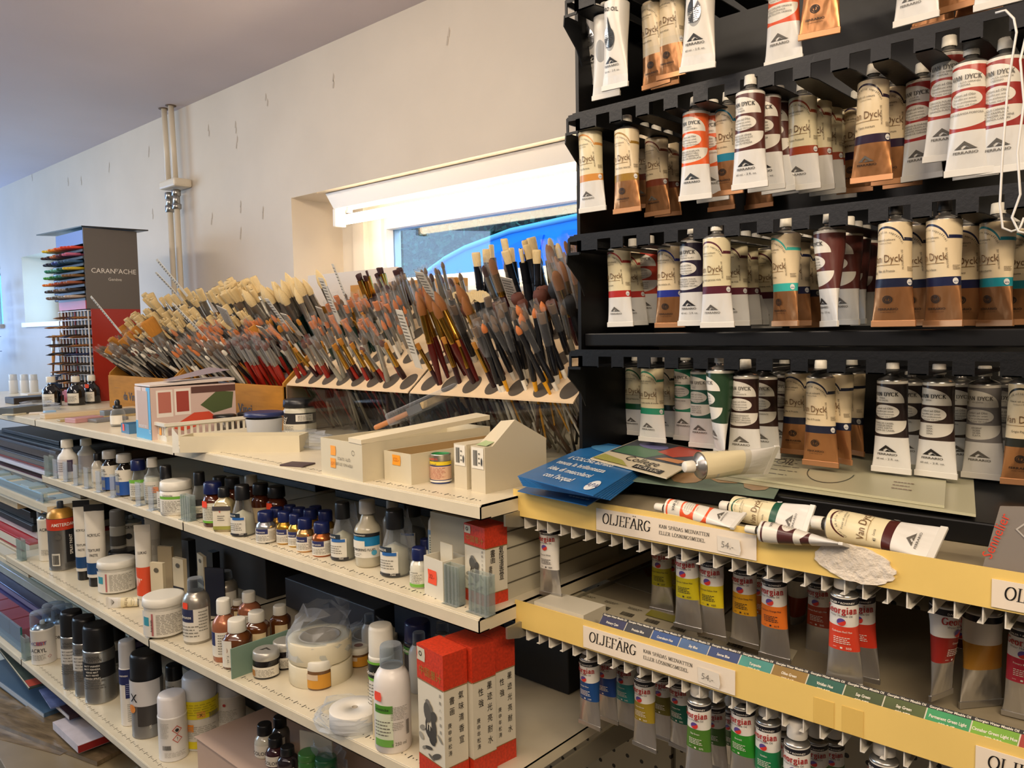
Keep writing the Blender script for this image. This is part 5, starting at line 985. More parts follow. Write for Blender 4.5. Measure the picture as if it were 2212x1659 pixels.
# display carton, basket, cases
t, h = gbox('display_carton', 'carton', 'blue and pink display carton with a cut out end panel', 1, 329, 951, -.090, .195, None, 838, -3, M('#d3bfb6', .5), .0015)
pr(t, [(quad(-.090, 0, -.050, h), '#d8c5b8', fF()), (quad(-.022, 0, 0, h), '#58a8d8', fF()), (quad(-.090, 0, 0, h*.34), '#5aa9d6', fF(0, .001)), (quad(-.076, h*.2, -.014, h*.93), '#bfa594', fF(0, .0013)), (txt('12', .012), '#e8eef2', lambda u, v: Vector((u-.008, -.0015, v+h*.12))), (txt('POCKET BOX', .008), '#e8eef2', lambda u, v: Vector((u-.045, -.0015, v+h*.22))),
    (quad(0, 0, .195, h), '#cbb3aa', fS()), (quad(.012, h*.42, .048, h*.94, 1), '#e2dbd2', fS(.001)), (quad(.052, h*.44, .088, h*.95), '#e2dbd2', fS(.001)), (quad(.016, h*.5, .044, h*.9), '#b26a5c', fS(.0013)), (poly([(.056, .5*h), (.084, .5*h), (.084, .9*h), (.056, .9*h)]), '#9a3f35', fS(.0013)),
    (poly([(.04, h*.2), (.095, h*.46), (.13, h*.46), (.15, h*.3), (.07, h*.12)]), '#c8492f', fS(.001)), (poly([(.11, h*.6), (.15, h*.86), (.19, h*.82), (.185, h*.5), (.14, h*.42)]), '#4c5a34', fS(.001)), (quad(.09, h*.84, .195, h*.97), '#5a3a34', fS(.0012))])
obj('lid', MB().add([(-.090, .0, h+.002), (0, 0, h+.002), (0, .195, h+.006), (-.090, .195, h+.006), (-.090, 0, h+.006), (0, 0, h+.006), (0, .195, h+.012), (-.090, .195, h+.012)], [(0,3,2,1),(4,5,6,7),(0,1,5,4),(1,2,6,5),(2,3,7,6),(3,0,4,7)], M('#d8ccc4', .4)), t)
obj('raised_flap', MB().add([(-.06, .05, h+.012), (-.01, .05, h+.012), (-.03, .20, h+.03), (-.08, .17, h+.036)], [(0, 1, 2, 3)], M('#8c7f86', .35)), t)
P = on(361, 954, 1); t = thing('plastic_basket', 'white slotted plastic basket holding round black lids', 'basket', P, math.radians(-3)); g = MB(); w, d, hh = .072, .285, .040
BW = M('#dbd7c8', .4)
def bk(x0, y0, x1, y1, z0, z1, o): g.box((x0, y0, z0), (x1, y1, z1), BW)
g.box((-w, 0, 0), (0, d, .0015), BW)
for z0, z1 in ((0, .012), (.030, .037)): g.box((-w, -.001, z0), (0, .0006, z1), BW); g.box((-.0006, 0, z0), (.001, d, z1), BW); g.box((-w-.001, 0, z0), (-w+.0006, d, z1), BW); g.box((-w, d-.0006, z0), (0, d+.001, z1), BW)
for i in range(8): x = -w+w*i/7; g.box((x-.0018, -.001, .012), (x+.0018, .0006, .030), BW)
for i in range(22): y = d*i/21; g.box((-.0006, y-.0028, .012), (.001, y+.0028, .030), BW); g.box((-w-.001, y-.0028, .012), (-w+.0006, y+.0028, .030), BW)
obj('slotted_walls', g, t); g = MB(); r = .006
g.box((-w-r, -r, .037), (r, 0, .040), BW); g.box((-w-r, d, .037), (r, d+r, .040), BW); g.box((-w-r, 0, .037), (-w, d, .040), BW); g.box((0, 0, .037), (r, d, .040), BW); g.box((-w-r, -r-.001, .033), (r, -r, .040), BW); g.box((r, -r, .033), (r+.001, d+r, .040), BW)
obj('rim', g, t); pr(t, [(hexa(-.03, .02, .012, .016), '#f0a23c', fF(0, .002))], 'price_sticker')
for k, (u, v) in enumerate(((-.03, .15), (-.036, .215), (-.03, .265))):
    q = P+Vector((u, v, .0)); o = obj('round_lid', MB().lathe([(0, 0), (.024, 0), (.026, .003), (.026, .008), (.023, .010), (0, .010)], BK, 28)); o.location = (q.x, q.y, P.z+.034); tag(o, ('round black lid nearest the front of the basket', 'round black lid in the middle of the basket', 'round black lid at the back of the basket')[k], 'lid')
    q.z = P.z+.0016; s_ = obj('paint_pot', MB().lathe([(0, 0), (.022, 0), (.023, .002), (.023, .0315), (0, .0318)], M('#5a564e', .3), 20)); s_.location = q; tag(s_, ('dark pot under the front lid in the basket', 'dark pot under the middle lid in the basket', 'dark pot under the rear lid in the basket')[k], 'pot')
t, h = gbox('open_tray_box', 'box', 'low blue open box with a red price sticker left of the display carton', 1, 279, 938, -.052, .05, None, 917, -3, M('#3f6f94', .5), .0014); pr(t, [(hexa(-.034, h*.6, .012, h*.7), '#f0503c', fF())])
for a_ in [('flat_box', 'long flat beige box lying behind the small cases', 97, 906, -.05, .42, .014, '#cbb795', -2), ('flat_box', 'second long beige box under the upper long one', 130, 912, -.03, .30, .006, '#a89468', -2), ('pigment_case', 'small pink topped clear case on the top shelf', 163, 915, -.05, .08, .013, '#b88a8a', 12), ('pigment_case', 'flat grey case beside the pink topped one', 208, 914, -.045, .09, .009, '#77787a', 8), ('pigment_case', 'dark grey case stacked behind the flat grey one', 226, 903, -.03, .09, .020, '#6a7278', 4),
           ('flat_box', 'pale blue edged small box at the left on the top shelf', 98, 900, -.02, .03, .016, '#8fb4d8', 0), ('pencil_case', 'grey rounded plastic case near the left picture edge', 30, 897, -.06, .10, .022, '#5a5e5c', 24), ('paper_slip', 'cream paper slip on the clear bag at far left', 28, 898, -.04, .05, .004, '#d8d2b8', 30), ('paper_slip', 'white folded paper slip left of the long beige box', 62, 896, -.03, .06, .005, '#d9d2c8', -20),
           ('flat_box', 'black and cream curved carton at the far left end', 30, 874, -.10, .16, .022, '#2a2422', 0), ('flat_box', 'stack of white small cartons behind the curved black carton', 60, 858, -.09, .10, .012, '#cfc7b8', 0), ('red_gift_box', 'small red box behind the three ink bottles', 146, 870, -.03, .06, .045, '#9c2a24', 0), ('folded_sheet', 'folded dark patterned sheet beside the open carton', 655, 1010, -.05, .035, .003, '#4a3a3c', 20)]:
    nm, l, x, y, sx, sy, h, c, a = a_; t, h = gbox(nm, nm.split('_')[-1] if nm != 'folded_sheet' else 'sheet', l, 1, x, y, sx, sy, h, None, a, M(c, .45), bev=min(.002, h*.3), part='shell')
# white card holder, drawers, divider, ledge on the shelves below
t, h = gbox('card_holder', 'holder', 'white open card holder with an orange price sticker', 2, 958, 1300, -.047, .042, None, 1214, -7, M('#d6d0bd', .5), .0013); pr(t, [(hexa(-.026, h*.52, .021, h*.36), '#f0532c', fF()), (at2(txt('32.-', .009), -.026, h*.48), '#8a2a1a', fF(0, .0012))])
obj('back_card', MB().box((-.03, .018, h*.3), (-.001, .0195, h*1.35), M('#cfc8b2', .5)), t)
t, h = gbox('tray_stack', 'trays', 'stack of white plastic trays in the shade right of the small ink box', 2, 1096, 1296, -.16, .28, .105, None, 0, M('#b9b29c', .5))
pr(t, [(quad(0, z*h, .28, z*h+.002), '#5a5446', fS()) for z in (.22, .45, .7, .93)])
t, h = gbox('divider_panel', 'divider', 'grey green divider sheet standing on the third shelf', 3, 500, 1467, .0025, .13, None, 1402, 0, M('#76907f', .5), part='sheet')
t, h = gbox('barcode_card', 'card', 'small cream card with a barcode leaning by the white aerosol can', 3, 806, 1594, -.018, .012, None, 1510, -50, M('#d9cfae', .5), part='card'); pr(t, [(bars(-.016, -.002, h*.06, h*.38, 10), '#26221e', fF()), (rows(-.016, -.002, h*.45, h*.96, 5), '#55503f', fF())])
LZ = .505
P = atZ(425, 1591, LZ); t = thing('cardboard_ledge', 'pinkish cardboard box on the bottom shelf carrying ink bottles', 'box', (P.x, P.y, .4205)); obj('carton', MB().box((0, 0, .004), (.42, .36, LZ-.4215), M('#b49a88', .6)), t); obj('lid', MB().box((-.004, -.004, LZ-.4215), (.424, .364, LZ-.4205), M('#c0a899', .55)), t, 'flat pinkish lid')
P = atZ(640, 1655, LZ+.001)
for cx, yb, yt, w, l, c in ((574, 1640, 1555, 44, 'white calligraphy ink bottle with black cap on the cardboard ledge', '#cfccbd'), (597, 1660, 1583, 42, 'dark red ink bottle with black cap right of the white one', '#3a1a22'), (623, 1676, 1604, 42, 'dark ink bottle with black cap at the right end of the ledge', '#241a22'), (607, 1622, 1540, 40, 'clear ink bottle with black cap behind the white calligraphy ink', '#4a4646')):
    B('ink_bottle', 'bottle', l, LZ, cx, yb, yt, w, 'ink', M(c, .1, spec=.8), BK, [(-1, .8, .06, .42, WLAB)] if 'white' in l else [(-.2, .9, .1, .3, '#c8b8a0')], [('COLOR', -.2, .14, .5, DK)] if 'white' in l else (), capz=(.68, 1, .72), sq=1.4 if 'white' not in l else 1.)
t, h = gbox('white_card', 'card', 'white card panel beside the bagged green jars at the bottom edge', LZ, 650, 1662, .08, .003, .085, None, 20, M('#c9c2b2', .5), part='card')
for cx, yb, w, l, c in ((668, 1690, 44, 'green jar in a bag under the shelf, left one', '#3f7a3a'), (706, 1700, 48, 'dark green jar in a bag under the shelf, right one', '#1c5a3a')): B('ink_jar', 'jar', l, LZ, cx, yb, yb-78, w, 'jar', M(c, .2), M(c, .3))
# tape rolls
def roll(sh, cx, yb, yt, w, label, n=1, ri=.60, mat=M('#d8cfb4', .35)):
    c, R, H, rz = place(sh, cx, yb, yt, w, 1.); hh = (H)/n
    for k in range(n):
        t = thing('tape_roll', label if n == 1 else label+(', lower roll' if k == 0 else ', upper roll'), 'tape roll', (c.x, c.y, c.z+hh*k), 0)
        obj('wound_tape', MB().lathe([(R*ri, .001), (R*.985, .001), (R, .002), (R, hh-.003), (R*.985, hh-.002), (R*ri, hh-.002), (R*ri, .001)], mat, 48), t); obj('core', MB().lathe([(R*ri*.92, .0015), (R*ri, .0015), (R*ri, hh-.0015), (R*ri*.92, hh-.0015), (R*ri*.92, .0015)], M('#a39a8a', .6), 40), t)
    return c, R, H
c1, R1, H1 = roll(3, 695, 1488, 1345, 134, 'wide cream tape roll in a plastic bag', 2, .66)
c2, R2, H2 = roll(3, 800, 1420, 1345, 120, 'cream tape roll in the shade behind the stacked pair', 1)
c3, R3, H3 = roll(3, 768, 1590, 1500, 108, 'small white tape roll wrapped in clear film at the shelf edge', 1, .12, M('#e0dbd0', .4))
def crumple(name, cat, label, c, rx, ry, h, seed, mat=BAG, nx=14, nz=9, top=.35, amp=.22, lean=(0, 0), group=None):
    rr = random.Random(seed); g = MB(); vs = []
    for j in range(nz+1):
        s = j/nz
        for i in range(nx):
            a = 2*PI*i/nx+rr.uniform(-.1, .1); k = (1-(1-top)*s**1.6)*(1+rr.uniform(-amp, amp)*(.3+s)); vs.append((rx*k*math.cos(a)+lean[0]*s*s, ry*k*math.sin(a)+lean[1]*s*s, h*s+(rr.uniform(-.08, .08)*h if 0 < j else 0)))
    fs = []
    for j in range(nz):
        for i in range(nx):
            a, b_, c_, d_ = j*nx+i, j*nx+(i+1) % nx, (j+1)*nx+(i+1) % nx, (j+1)*nx+i; fs += [(a, b_, c_), (a, c_, d_)] if rr.random() < .5 else [(a, b_, d_), (b_, c_, d_)]
    g.add(vs, fs, mat, False); o = obj(name, g); o.location = c; return tag(o, label, cat, group)
crumple('plastic_bag', 'bag', 'crumpled clear bag standing open over the stacked tape rolls', (c1.x-.003, c1.y+.0, c1.z+H1*.62), R1*1.06, R1*1.06, H1*1.0, 4, amp=.16, top=.62, lean=(.0, .02))
crumple('plastic_bag', 'bag', 'crumpled clear bag around the shaded rear tape roll', (c2.x, c2.y, c2.z+.001), R2*1.1, R2*1.1, H2*1.9, 9, top=.3)
crumple('plastic_film', 'film', 'clear film wrapped loosely round the small white tape roll', (c3.x-.012, c3.y-.008, c3.z+.001), R3*1.5, R3*1.15, H3*.9, 12, top=.8, amp=.14)
crumple('plastic_bag', 'bag', 'clear bag round the left bagged bottle on the second shelf', on(743, 1200, 2)+Vector((0, .01, .001)), .026, .026, .085, 21, top=.5, amp=.06)
crumple('plastic_bag', 'bag', 'clear bag round the right bagged bottle on the second shelf', on(856, 1236, 2)+Vector((0, .012, .001)), .028, .028, .095, 22, top=.4, amp=.06)
crumple('plastic_bag', 'bag', 'flat crumpled clear bag lying before the black banded jar', on(640, 965, 1)+Vector((0, .02, .001)), .085, .05, .028, 31, top=.6, amp=.3)
crumple('plastic_bag', 'bag', 'clear crumpled bag at the far left end of the top shelf', on(40, 890, 1)+Vector((0, .05, .001)), .06, .07, .03, 33, top=.5, amp=.3)
crumple('plastic_bag', 'bag', 'clear bag round the green jars below the third shelf', atZ(690, 1680, LZ)+Vector((0, .02, .001)), .055, .035, .07, 35, top=.6, amp=.2)
# bagged varnish brush on the cartons
p = on(830, 985, 1); t = thing('varnish_brush', 'flat pale varnish brush in a clear bag lying on the cartons', 'brush', (p.x-.02, p.y+.12, p.z+.082), rot=(0, -.4, .45)); t.scale = (1.3, 1.3, 1.3)
obj('handle', MB().box((-.09, -.008, -.004), (-.02, .008, .004), M('#b87a4a', .4), bev=.003), t); obj('ferrule', MB().box((-.02, -.024, -.006), (.004, .024, .006), STEEL), t); obj('bristles', MB().box((.004, -.024, -.005), (.06, .024, .006), M('#c9a468', .7, noise=.2, scale=200), bev=.002), t); obj('clear_bag', MB().box((-.05, -.04, -.009), (.075, .04, .0105), BAG, bev=.004), t)
# clear plastic clips, channels and dividers
def clip(nm, sh, x, yb, yt, w, label, ribs=False, d=.012, mat=CLEAR, group=None, a=0):
    P = on(x, yb, sh); lo, hi = 0., .3
    for _ in range(30):
        m = (lo+hi)/2
        if proj((P.x, P.y, P.z+m))[1] > yt: lo = m
        else: hi = m
    W_ = w*depth(P)/F_PX/.75; t = thing(nm, label, 'plastic clip', P, a, group); g = MB()
    g.box((-W_/2, 0, 0), (W_/2, .0012, lo), mat); g.box((-W_/2, .0012, 0), (-W_/2+.0012, d, lo), mat); g.box((W_/2-.0012, .0012, 0), (W_/2, d, lo), mat)
    if ribs:
        for k in range(4): xx = -W_/2+W_*(k+.5)/4; g.box((xx-.0016, -.002, 0), (xx+.0016, .0, lo), mat)
        g.box((-W_/2, d, 0), (W_/2, d+.0012, lo), mat)
    obj('upright', g, t); obj('foot', MB().box((-W_/2, -.006, 0), (W_/2, d, .0012), mat), t)
CH = M('#e8eeec', .2, kind='clear')
for i, (x, yb, yt) in enumerate(((119, 1033, 992), (141, 1040, 998), (163, 1048, 1004), (186, 1055, 1010), (212, 1063, 1018), (243, 1074, 1026), (298, 1092, 1042), (326, 1102, 1052))): clip('price_clip', 2, x, yb, yt, 18, 'small clear upright price clip along the second shelf front, left half', group='clear price clips on the second shelf')
clip('plastic_channel', 2, 102, 1028, 985, 22, 'ribbed clear channel at the left end of the second shelf', True, mat=CH); clip('plastic_channel', 2, 401, 1124, 1070, 32, 'ribbed clear channel over the joint of the second shelf', True, mat=CH)
clip('plastic_channel', 2, 1034, 1326, 1240, 46, 'ribbed clear channel at the right corner of the second shelf', True, mat=CH); clip('plastic_channel', 2, 976, 1306, 1222, 34, 'clear double channel right of the white card holder', True, mat=CH)
clip('plastic_channel', 3, 42, 1210, 1165, 24, 'ribbed clear channel at the left end of the third shelf', True, mat=CH)
t, h = gbox('clear_divider', 'divider', 'clear divider sheet at the left end of the third shelf', 3, 48, 1206, .002, .22, .055, None, 0, CLEAR, part='sheet'); t, h = gbox('clear_divider', 'divider', 'clear divider sheet behind the left end of the second shelf', 2, 110, 1024, .002, .2, .07, None, 0, CLEAR, part='sheet')
# hang cards and small tubes on the third shelf
KR = M('#cdbf9f', .6)
for x, y, sx, sy, tp, a, l, c in ((330, 1345, .035, .009, 1215, 25, 'cream hang card with a black stripe, left of the group', KR), (378, 1330, .04, .010, 1204, 10, 'cream card box with a torn top and black stripe', KR), (430, 1300, .05, .008, 1194, -10, 'cream blister card with a slotted hanger hole', KR), (345, 1290, .04, .008, 1180, 30, 'tan card standing behind the striped cards', M('#b8a684', .6)), (398, 1290, .03, .02, 1165, 5, 'black packet standing behind the cream cards', BK), (450, 1262, .03, .02, 1190, 0, 'second black packet right of the first one', BK), (446, 1330, .05, .004, 1226, 30, 'blue and black card with a hanger hole beside the silver bottle', M('#22283c', .4))):
    t, h = gbox('hang_card', 'card', l, 3, x, y, sx, sy, None, tp, a, c, part='card'); 
    if c is KR: pr(t, [(quad(0, h*.42, sx, h*.52), '#1c1b1e', fF()), (ell(sx/2, h*.88, sx*.2, h*.04), '#5a5446', fF()), (rows(.003, sx-.003, h*.1, h*.36, 4), '#8a7f66', fF())])
def lie(dsg, col, lines, label, P, dirx, roll_, L=TL, R=TR, capk='w', ink='#5b5750', seed=0, pitch=0):
    m = Matrix.Rotation(dirx, 4, 'Z') @ Matrix.Rotation(pitch, 4, 'Y') @ Matrix.Rotation(-PI/2, 4, 'Y') @ Matrix.Rotation(roll_, 4, 'Z')
    return paint_tube(dsg, col, lines, label, P, m.to_euler(), None, L, R, capk, ink, True, seed)
p = on(262, 1311, 3); paint_tube('creamw', '#d8d4c8', ['', ''], 'small white tube lying on its side before the paste tub', (p.x+.03, p.y+.03, p.z+.0125), (Matrix.Rotation(.9, 4, 'Z') @ Matrix.Rotation(PI/2, 4, 'Y')).to_euler(), None, .07, .0115, 'w', seed=2)
# ---------------------------------------------------------------- paper and tubes on the upper yellow tray
def sheet(name, cat, label, a, b, c, z, th, mat, items=(), group=None, part='paper'):
    A, Bq, Cq = atZ(*a, z), atZ(*b, z), atZ(*c, z); ex = (Bq-A); ey = (Cq-A); ang = math.atan2(ex.y, ex.x); L = ex.length
    n = Vector((-ex.y, ex.x, 0)).normalized(); W_ = ey.dot(n); sk = ey.dot(ex)/L
    t = thing(name, label, cat, A, ang, group); g = MB(); g.add([(0,0,0),(L,0,0),(L+sk,W_,0),(sk,W_,0),(0,0,th),(L,0,th),(L+sk,W_,th),(sk,W_,th)], [(0,3,2,1),(4,5,6,7),(0,1,5,4),(1,2,6,5),(2,3,7,6),(3,0,4,7)], mat); obj(part, g, t)
    if items:
        g = MB()
        for i, (vf, col) in enumerate(items): g.flat(vf, M(col, .4) if isinstance(col, str) else col, lambda u, v: Vector((u*L+v*sk, v*W_, th+.0004+.00012*i)))
        obj('print', g, t)
    return t, L, W_
BLU = M('#2a6fae', .3, noise=.25, scale=14)
def U(vf, sx, sy, dx, dy, rot=0): return ([((x*math.cos(rot)-y*math.sin(rot))*sx+dx, (x*math.sin(rot)+y*math.cos(rot))*sy+dy) for x, y in vf[0]], vf[1])
for k in range(7):
    o = 6*(6-k)
    it = [] if k < 6 else [(U(txt(s_, 1, .85, bold=.02), .095, .10, .42, .48-.13*i), '#dfe6ea') for i, s_ in enumerate(('il COLORE acrilico', 'tenuta la brillantezza', 'idea di mescolarsi', 'con l\'acqua!'))]+[(ell(.86, .12, .06, .085, 20), '#e6ebee'), (U(txt('APA', 1), .07, .09, .86, .09), '#2a3f7a'), (ell(.5, .84, .42, .1, 20), '#4f93c8')]
    sheet('brochure', 'brochure', 'top blue brochure of the stack reading COLORE' if k == 6 else 'one of the blue brochures stacked under the top one', (1118+o*.3, 1030+o*.55), (1282+o, 1072+o*.25), (1290+o*.3, 955+o*.2), 1.2155+.0016*k, .0012, BLU, it, None if k == 6 else 'lower brochures of the blue stack')
sheet('brochure', 'brochure', 'lowest blue brochure sticking out over the yellow strip', (1118, 1062), (1268, 1094), (1235, 1010), 1.2005, .0012, BLU, [(ell(.12, .62, .07, .13, 18), '#e6ebee'), (U(rows(-.5, .5, -.5, .5, 3), .3, .2, .8, .2), '#e6ebee')])
sheet('brochure', 'brochure', 'colourful painted booklet lying on the blue brochures', (1275, 992), (1440, 1035), (1385, 948), 1.2275, .0016, M('#d9cdb0', .35),
    [(poly([(.02, .32), (.98, .36), (.98, .98), (.02, .98)]), '#39424e'), (poly([(.05, .34), (.5, .36), (.62, .6), (.3, .75), (.05, .6)]), '#4f7a5a'), (poly([(.5, .62), (.75, .55), (.95, .75), (.9, .95), (.6, .95)]), '#b8432e'), (ell(.34, .78, .2, .12, 16), '#6a6a9a'), (poly([(.6, .4), (.9, .4), (.95, .52), (.7, .5)]), '#c98a5a'),
     (U(txt('College', 1, .9), .16, .2, .55, .18), '#2a2622'), (quad(.55, .03, .9, .13), '#1c1b1e'), (U(txt('ACRYLIC', 1, .9), .08, .09, .72, .05), '#e6ddc8'), (poly([(.02, .02), (.5, .02), (.35, .14), (.05, .2)]), '#a8a85a')])
sheet('leaflet', 'leaflet', 'dark patterned leaflet under the booklet at the back of the tray', (1330, 985), (1470, 1000), (1420, 938), 1.2172, .0012, M('#3a3c3a', .4))
sheet('print_sheet', 'sheet', 'blue green floral printed sheet in front of the cream leaflets', (1365, 1040), (1672, 1078), (1440, 990), 1.2162, .0012, M('#6f8272', .45, noise=.3, scale=22), [(ell(.35, .3, .12, .2, 9), '#b8956c'), (ell(.62, .45, .14, .2, 7), '#b8956c'), (ell(.85, .35, .1, .22, 8), '#a88a68')])
for k, (a, b, c, l) in enumerate((((1545, 1035), (2108, 1117), (1660, 962), 'lower cream oil painting leaflet with sketched lines'), ((1508, 1020), (2040, 1098), (1620, 955), 'upper cream oil painting leaflet with sketched lines'))):
    sheet('leaflet', 'leaflet', l, a, b, c, 1.2185+.0035*k, .003, M('#b9b596', .4, noise=.06, scale=5), [(U(txt('OIL', 1), .06, .2, .32, .4), '#55524a'), (U(rows(-.5, .5, -.5, .5, 5, .12), .2, .5, .32, .35), '#6a665c'), (ell(.55, .35, .1, .25, 16, .96, 180, 360), '#3f4a44'), (U(rows(-.5, .5, -.5, .5, 3, .2), .08, .2, .85, .25), '#7a5a44')])
lie('creamw', '#c9c4b4', ['', ''], 'plain white tube lying with its cap towards the aisle on the booklets', atZ(1512, 1006, 1.25), 1.05, 2.6, .10, .0165)
z0 = 1.1900
lie('classic', '#e2582c', ['ROSSO', '', ''], 'white and orange tube lying behind the upper yellow strip', atZ(1432, 1104, z0+.0125)+Vector((0, .014, 0)), -.03, 1.2, .088, .0115)
lie('creamw', '#17503a', ['Verde', ''], 'white tube with dark green band lying on the upper yellow tray', atZ(1590, 1098, z0+.0155), -.14, .6, .088, .0145, 'w')
lie('classic', '#4f2a28', ['BRUNO', '', ''], 'white tube with brown blocks lying at the front of the upper yellow tray', atZ(1640, 1150, z0+.0105)+Vector((0, .006, 0)), .0, 1.9, .085, .0100)
lie('creamw', '#4a1f1c', ['Lacca', '41'], 'cream tube with brown band numbered 41 lying on the upper yellow tray', atZ(1796, 1136, z0+.017)+Vector((0, .004, 0)), -.10, 1.0, .100, .0165)
t = thing('catalogue', 'grey catalogue standing at the right end of the upper yellow strip', 'catalogue', atY(2122, 1226, .806), 0)
g = MB(); q = [atY(*s_, .806)-t.location for s_ in ((2122, 1226), (2250, 1262), (2250, 1096), (2160, 1094))]; g.add([tuple(v) for v in q]+[(v.x, .003, v.z) for v in q], [(0,1,2,3),(7,6,5,4),(0,4,5,1),(1,5,6,2),(2,6,7,3),(3,7,4,0)], M('#847c74', .5)); obj('cover', g, t)
pr(t, [(at2(txt('Sennelier', .012), .014, .030, 1.25), '#d8432c', lambda u, v: Vector((u, -.001, v+.0))), (at2(ell(0, 0, .03, .03, 4, .94), .055, .04), '#b8b2aa', lambda u, v: Vector((u, -.001, v)))])
# colour cards behind the lower yellow strip
xs0 = atY(1300, 1330, .81).x; cols = ['#1c1c48', '#20222e', '#23457e', '#3f5f8c', '#22386a', '#3a8a80', '#8a6a20', '#0f4f40', '#3a4a1c', '#46521e', '#2f8a54', '#6fa028', '#9c2f20', '#9c2f20']
names = ['Primary Cyan', 'Prussian Blue', 'Coeruleum Hue', 'Sky Blue', 'Sevres Blue', 'Turquoise', 'Olive Green', 'Viridian Hue', 'Sap Green', 'Sap Green', 'Permanent Green Light', 'Cinnabar Green Light Hue', 'Cadmium Red', '']; nums = ['', '', '', '', '', '545', '363', '382', '375', '375', '347', '350', '', '']
wd = (atY(2200, 1600, .81).x-xs0)/12; t = thing('colour_card_strip', 'strip of printed colour cards standing behind the lower yellow strip', 'colour card', (xs0, .7975, 1.032)); yc = atZ(2000, 1519, 1.050).y; Hc = math.hypot(yc-.7975, .018); kc, ks = (yc-.7975)/Hc, .018/Hc
fc = lambda o: (lambda u, v: Vector((u+v*.10, v*kc-o*ks, v*ks+o*kc)))
g = MB(); L_ = wd*14; g.add([fc(0)(0, 0), fc(0)(L_, 0), fc(0)(L_, Hc), fc(0)(0, Hc), fc(-.001)(0, 0), fc(-.001)(L_, 0), fc(-.001)(L_, Hc), fc(-.001)(0, Hc)], [(0,1,2,3),(7,6,5,4),(0,4,5,1),(1,5,6,2),(2,6,7,3),(3,7,4,0)], M('#e0dac8', .4)); obj('card', g, t)
for i, c in enumerate(cols):
    g = MB(); g.flat(quad(i*wd+.0006, .001, (i+1)*wd-.0006, Hc*.84), M(c, .55, noise=.2, scale=30), fc(.0006)); g.flat(at2(txt(names[i], .0042, .8, bold=.02), (i+.5)*wd, Hc*.48), M('#e2dccb', .5), fc(.0011)); g.flat(at2(txt('*** '+nums[i] if nums[i] else '', .0046, 1, bold=.03), (i+.5)*wd, Hc*.22), M('#e2dccb', .5), fc(.0011)); obj('colour_swatch', g, t)
g = MB(); g.flat(quad(0, Hc*.84, L_, Hc), INK, fc(.0007))
for i in range(14): g.flat(at2(txt('Georgian Water Mixable Oil', .0032, .95, bold=.02), (i+.5)*wd, Hc*.87), M('#e2dccb', .5), fc(.0012))
obj('header_strip', g, t, 'black strip printed with white words')
sheet('barcode_sheet', 'sheet', 'cream price sheet with rows of barcodes on the lower yellow tray', (1160, 1286), (1700, 1446), (1200, 1262), 1.0085, .0010, M('#cfc5a8', .5), [(U(bars(-.5, .5, -.5, .5, 12), .05, .22, .08+.105*i, .35), '#2a2622') for i in range(9)]+[(U(rows(-.5, .5, -.5, .5, 2), .06, .14, .09+.105*i, .72), '#55503f') for i in range(9)]+[(quad(.46, .55, .60, .95), '#a8a03a'), (quad(.62, .6, .72, .98), '#a8943a')])
t = thing('paper_block', 'block of white papers behind the left end of the lower yellow strip', 'paper', (-.685, .7985, 1.0085)); obj('sheets', MB().box((0, 0, 0), (.085, .05, .0365), M('#cfc8b4', .5)), t)
sheet('print_sheet', 'sheet', 'grey sheet with a rust coloured patch lying on the lower yellow tray', (1250, 1235), (1560, 1330), (1420, 1150), 1.0092, .001, M('#8f8872', .5), [(poly([(.25, .35), (.3, .6), (.75, .4), (.4, .2)]), '#7a4a30')])
# hanging wire
w0 = [atY(x, y, .86) for x, y in ((2212, 470), (2203, 494), (2185, 500), (2166, 492), (2160, 440), (2166, 330), (2176, 200), (2186, 130), (2196, 70), (2190, 40), (2172, 22), (2150, 28))]
tag(obj('hanging_wire', MB().rod(w0, .0011, M('#dcdad4', .3), 8)), 'thin white wire loop hanging at the right edge before the tubes', 'wire')
w0 = [atY(x, y, .85) for x, y in ((2225, 40), (2204, 130), (2212, 220), (2198, 330), (2204, 420), (2186, 470), (2200, 500), (2225, 505))]
tag(obj('hanging_wire', MB().rod(w0, .0011, M('#dcdad4', .3), 8)), 'second white wire twisting down along the right picture edge', 'wire')

for sh, x0, x1, y0, h, c, l in ((2, -1.52, -1.05, 1.06, .10, '#2a2622', 'dark backing box added behind the bronze jars on the second shelf'), (2, -2.05, -1.60, 1.06, .11, '#23201e', 'dark backing box added behind the oil bottles on the second shelf'), (3, -1.62, -1.28, .98, .07, '#3a3f4a', 'blue grey wrapped packet at the back of the third shelf behind the brown bottles'), (3, -1.24, -.98, 1.0, .10, '#1c2434', 'dark blue box at the back of the third shelf behind the tape rolls'), (3, -2.2, -1.74, 1.0, .14, '#2c2a2a', 'dark backing box added behind the paste tubs on the third shelf'),
  (4, -2.3, -1.75, 1.02, .22, '#26221e', 'dark backing box added behind the black capped cans on the bottom shelf'), (3, -.95, -.80, 1.02, .10, '#15171c', 'black backing box added at the back right of the third shelf')):
    z = max(SH[sh][1](x0), SH[sh][1](x1)) if sh == 3 else SH[sh][1](x0); t = thing('stored_or_backing_box', l, 'carton', (x0, y0, z+.0005)); obj('shell', MB().box((0, 0, 0), (x1-x0, 1.19-y0, h), M(c, .5, noise=.2, scale=12), bev=.002), t)  # mostly dark boxes added so the shelf backs look as dark as shade
t, h = gbox('stored_or_backing_box', 'carton', 'white carton lying at the back right corner of the third shelf', 3, 1208, 1455, -.10, .12, .07, None, 0, M('#a9a290', .5), part='shell')
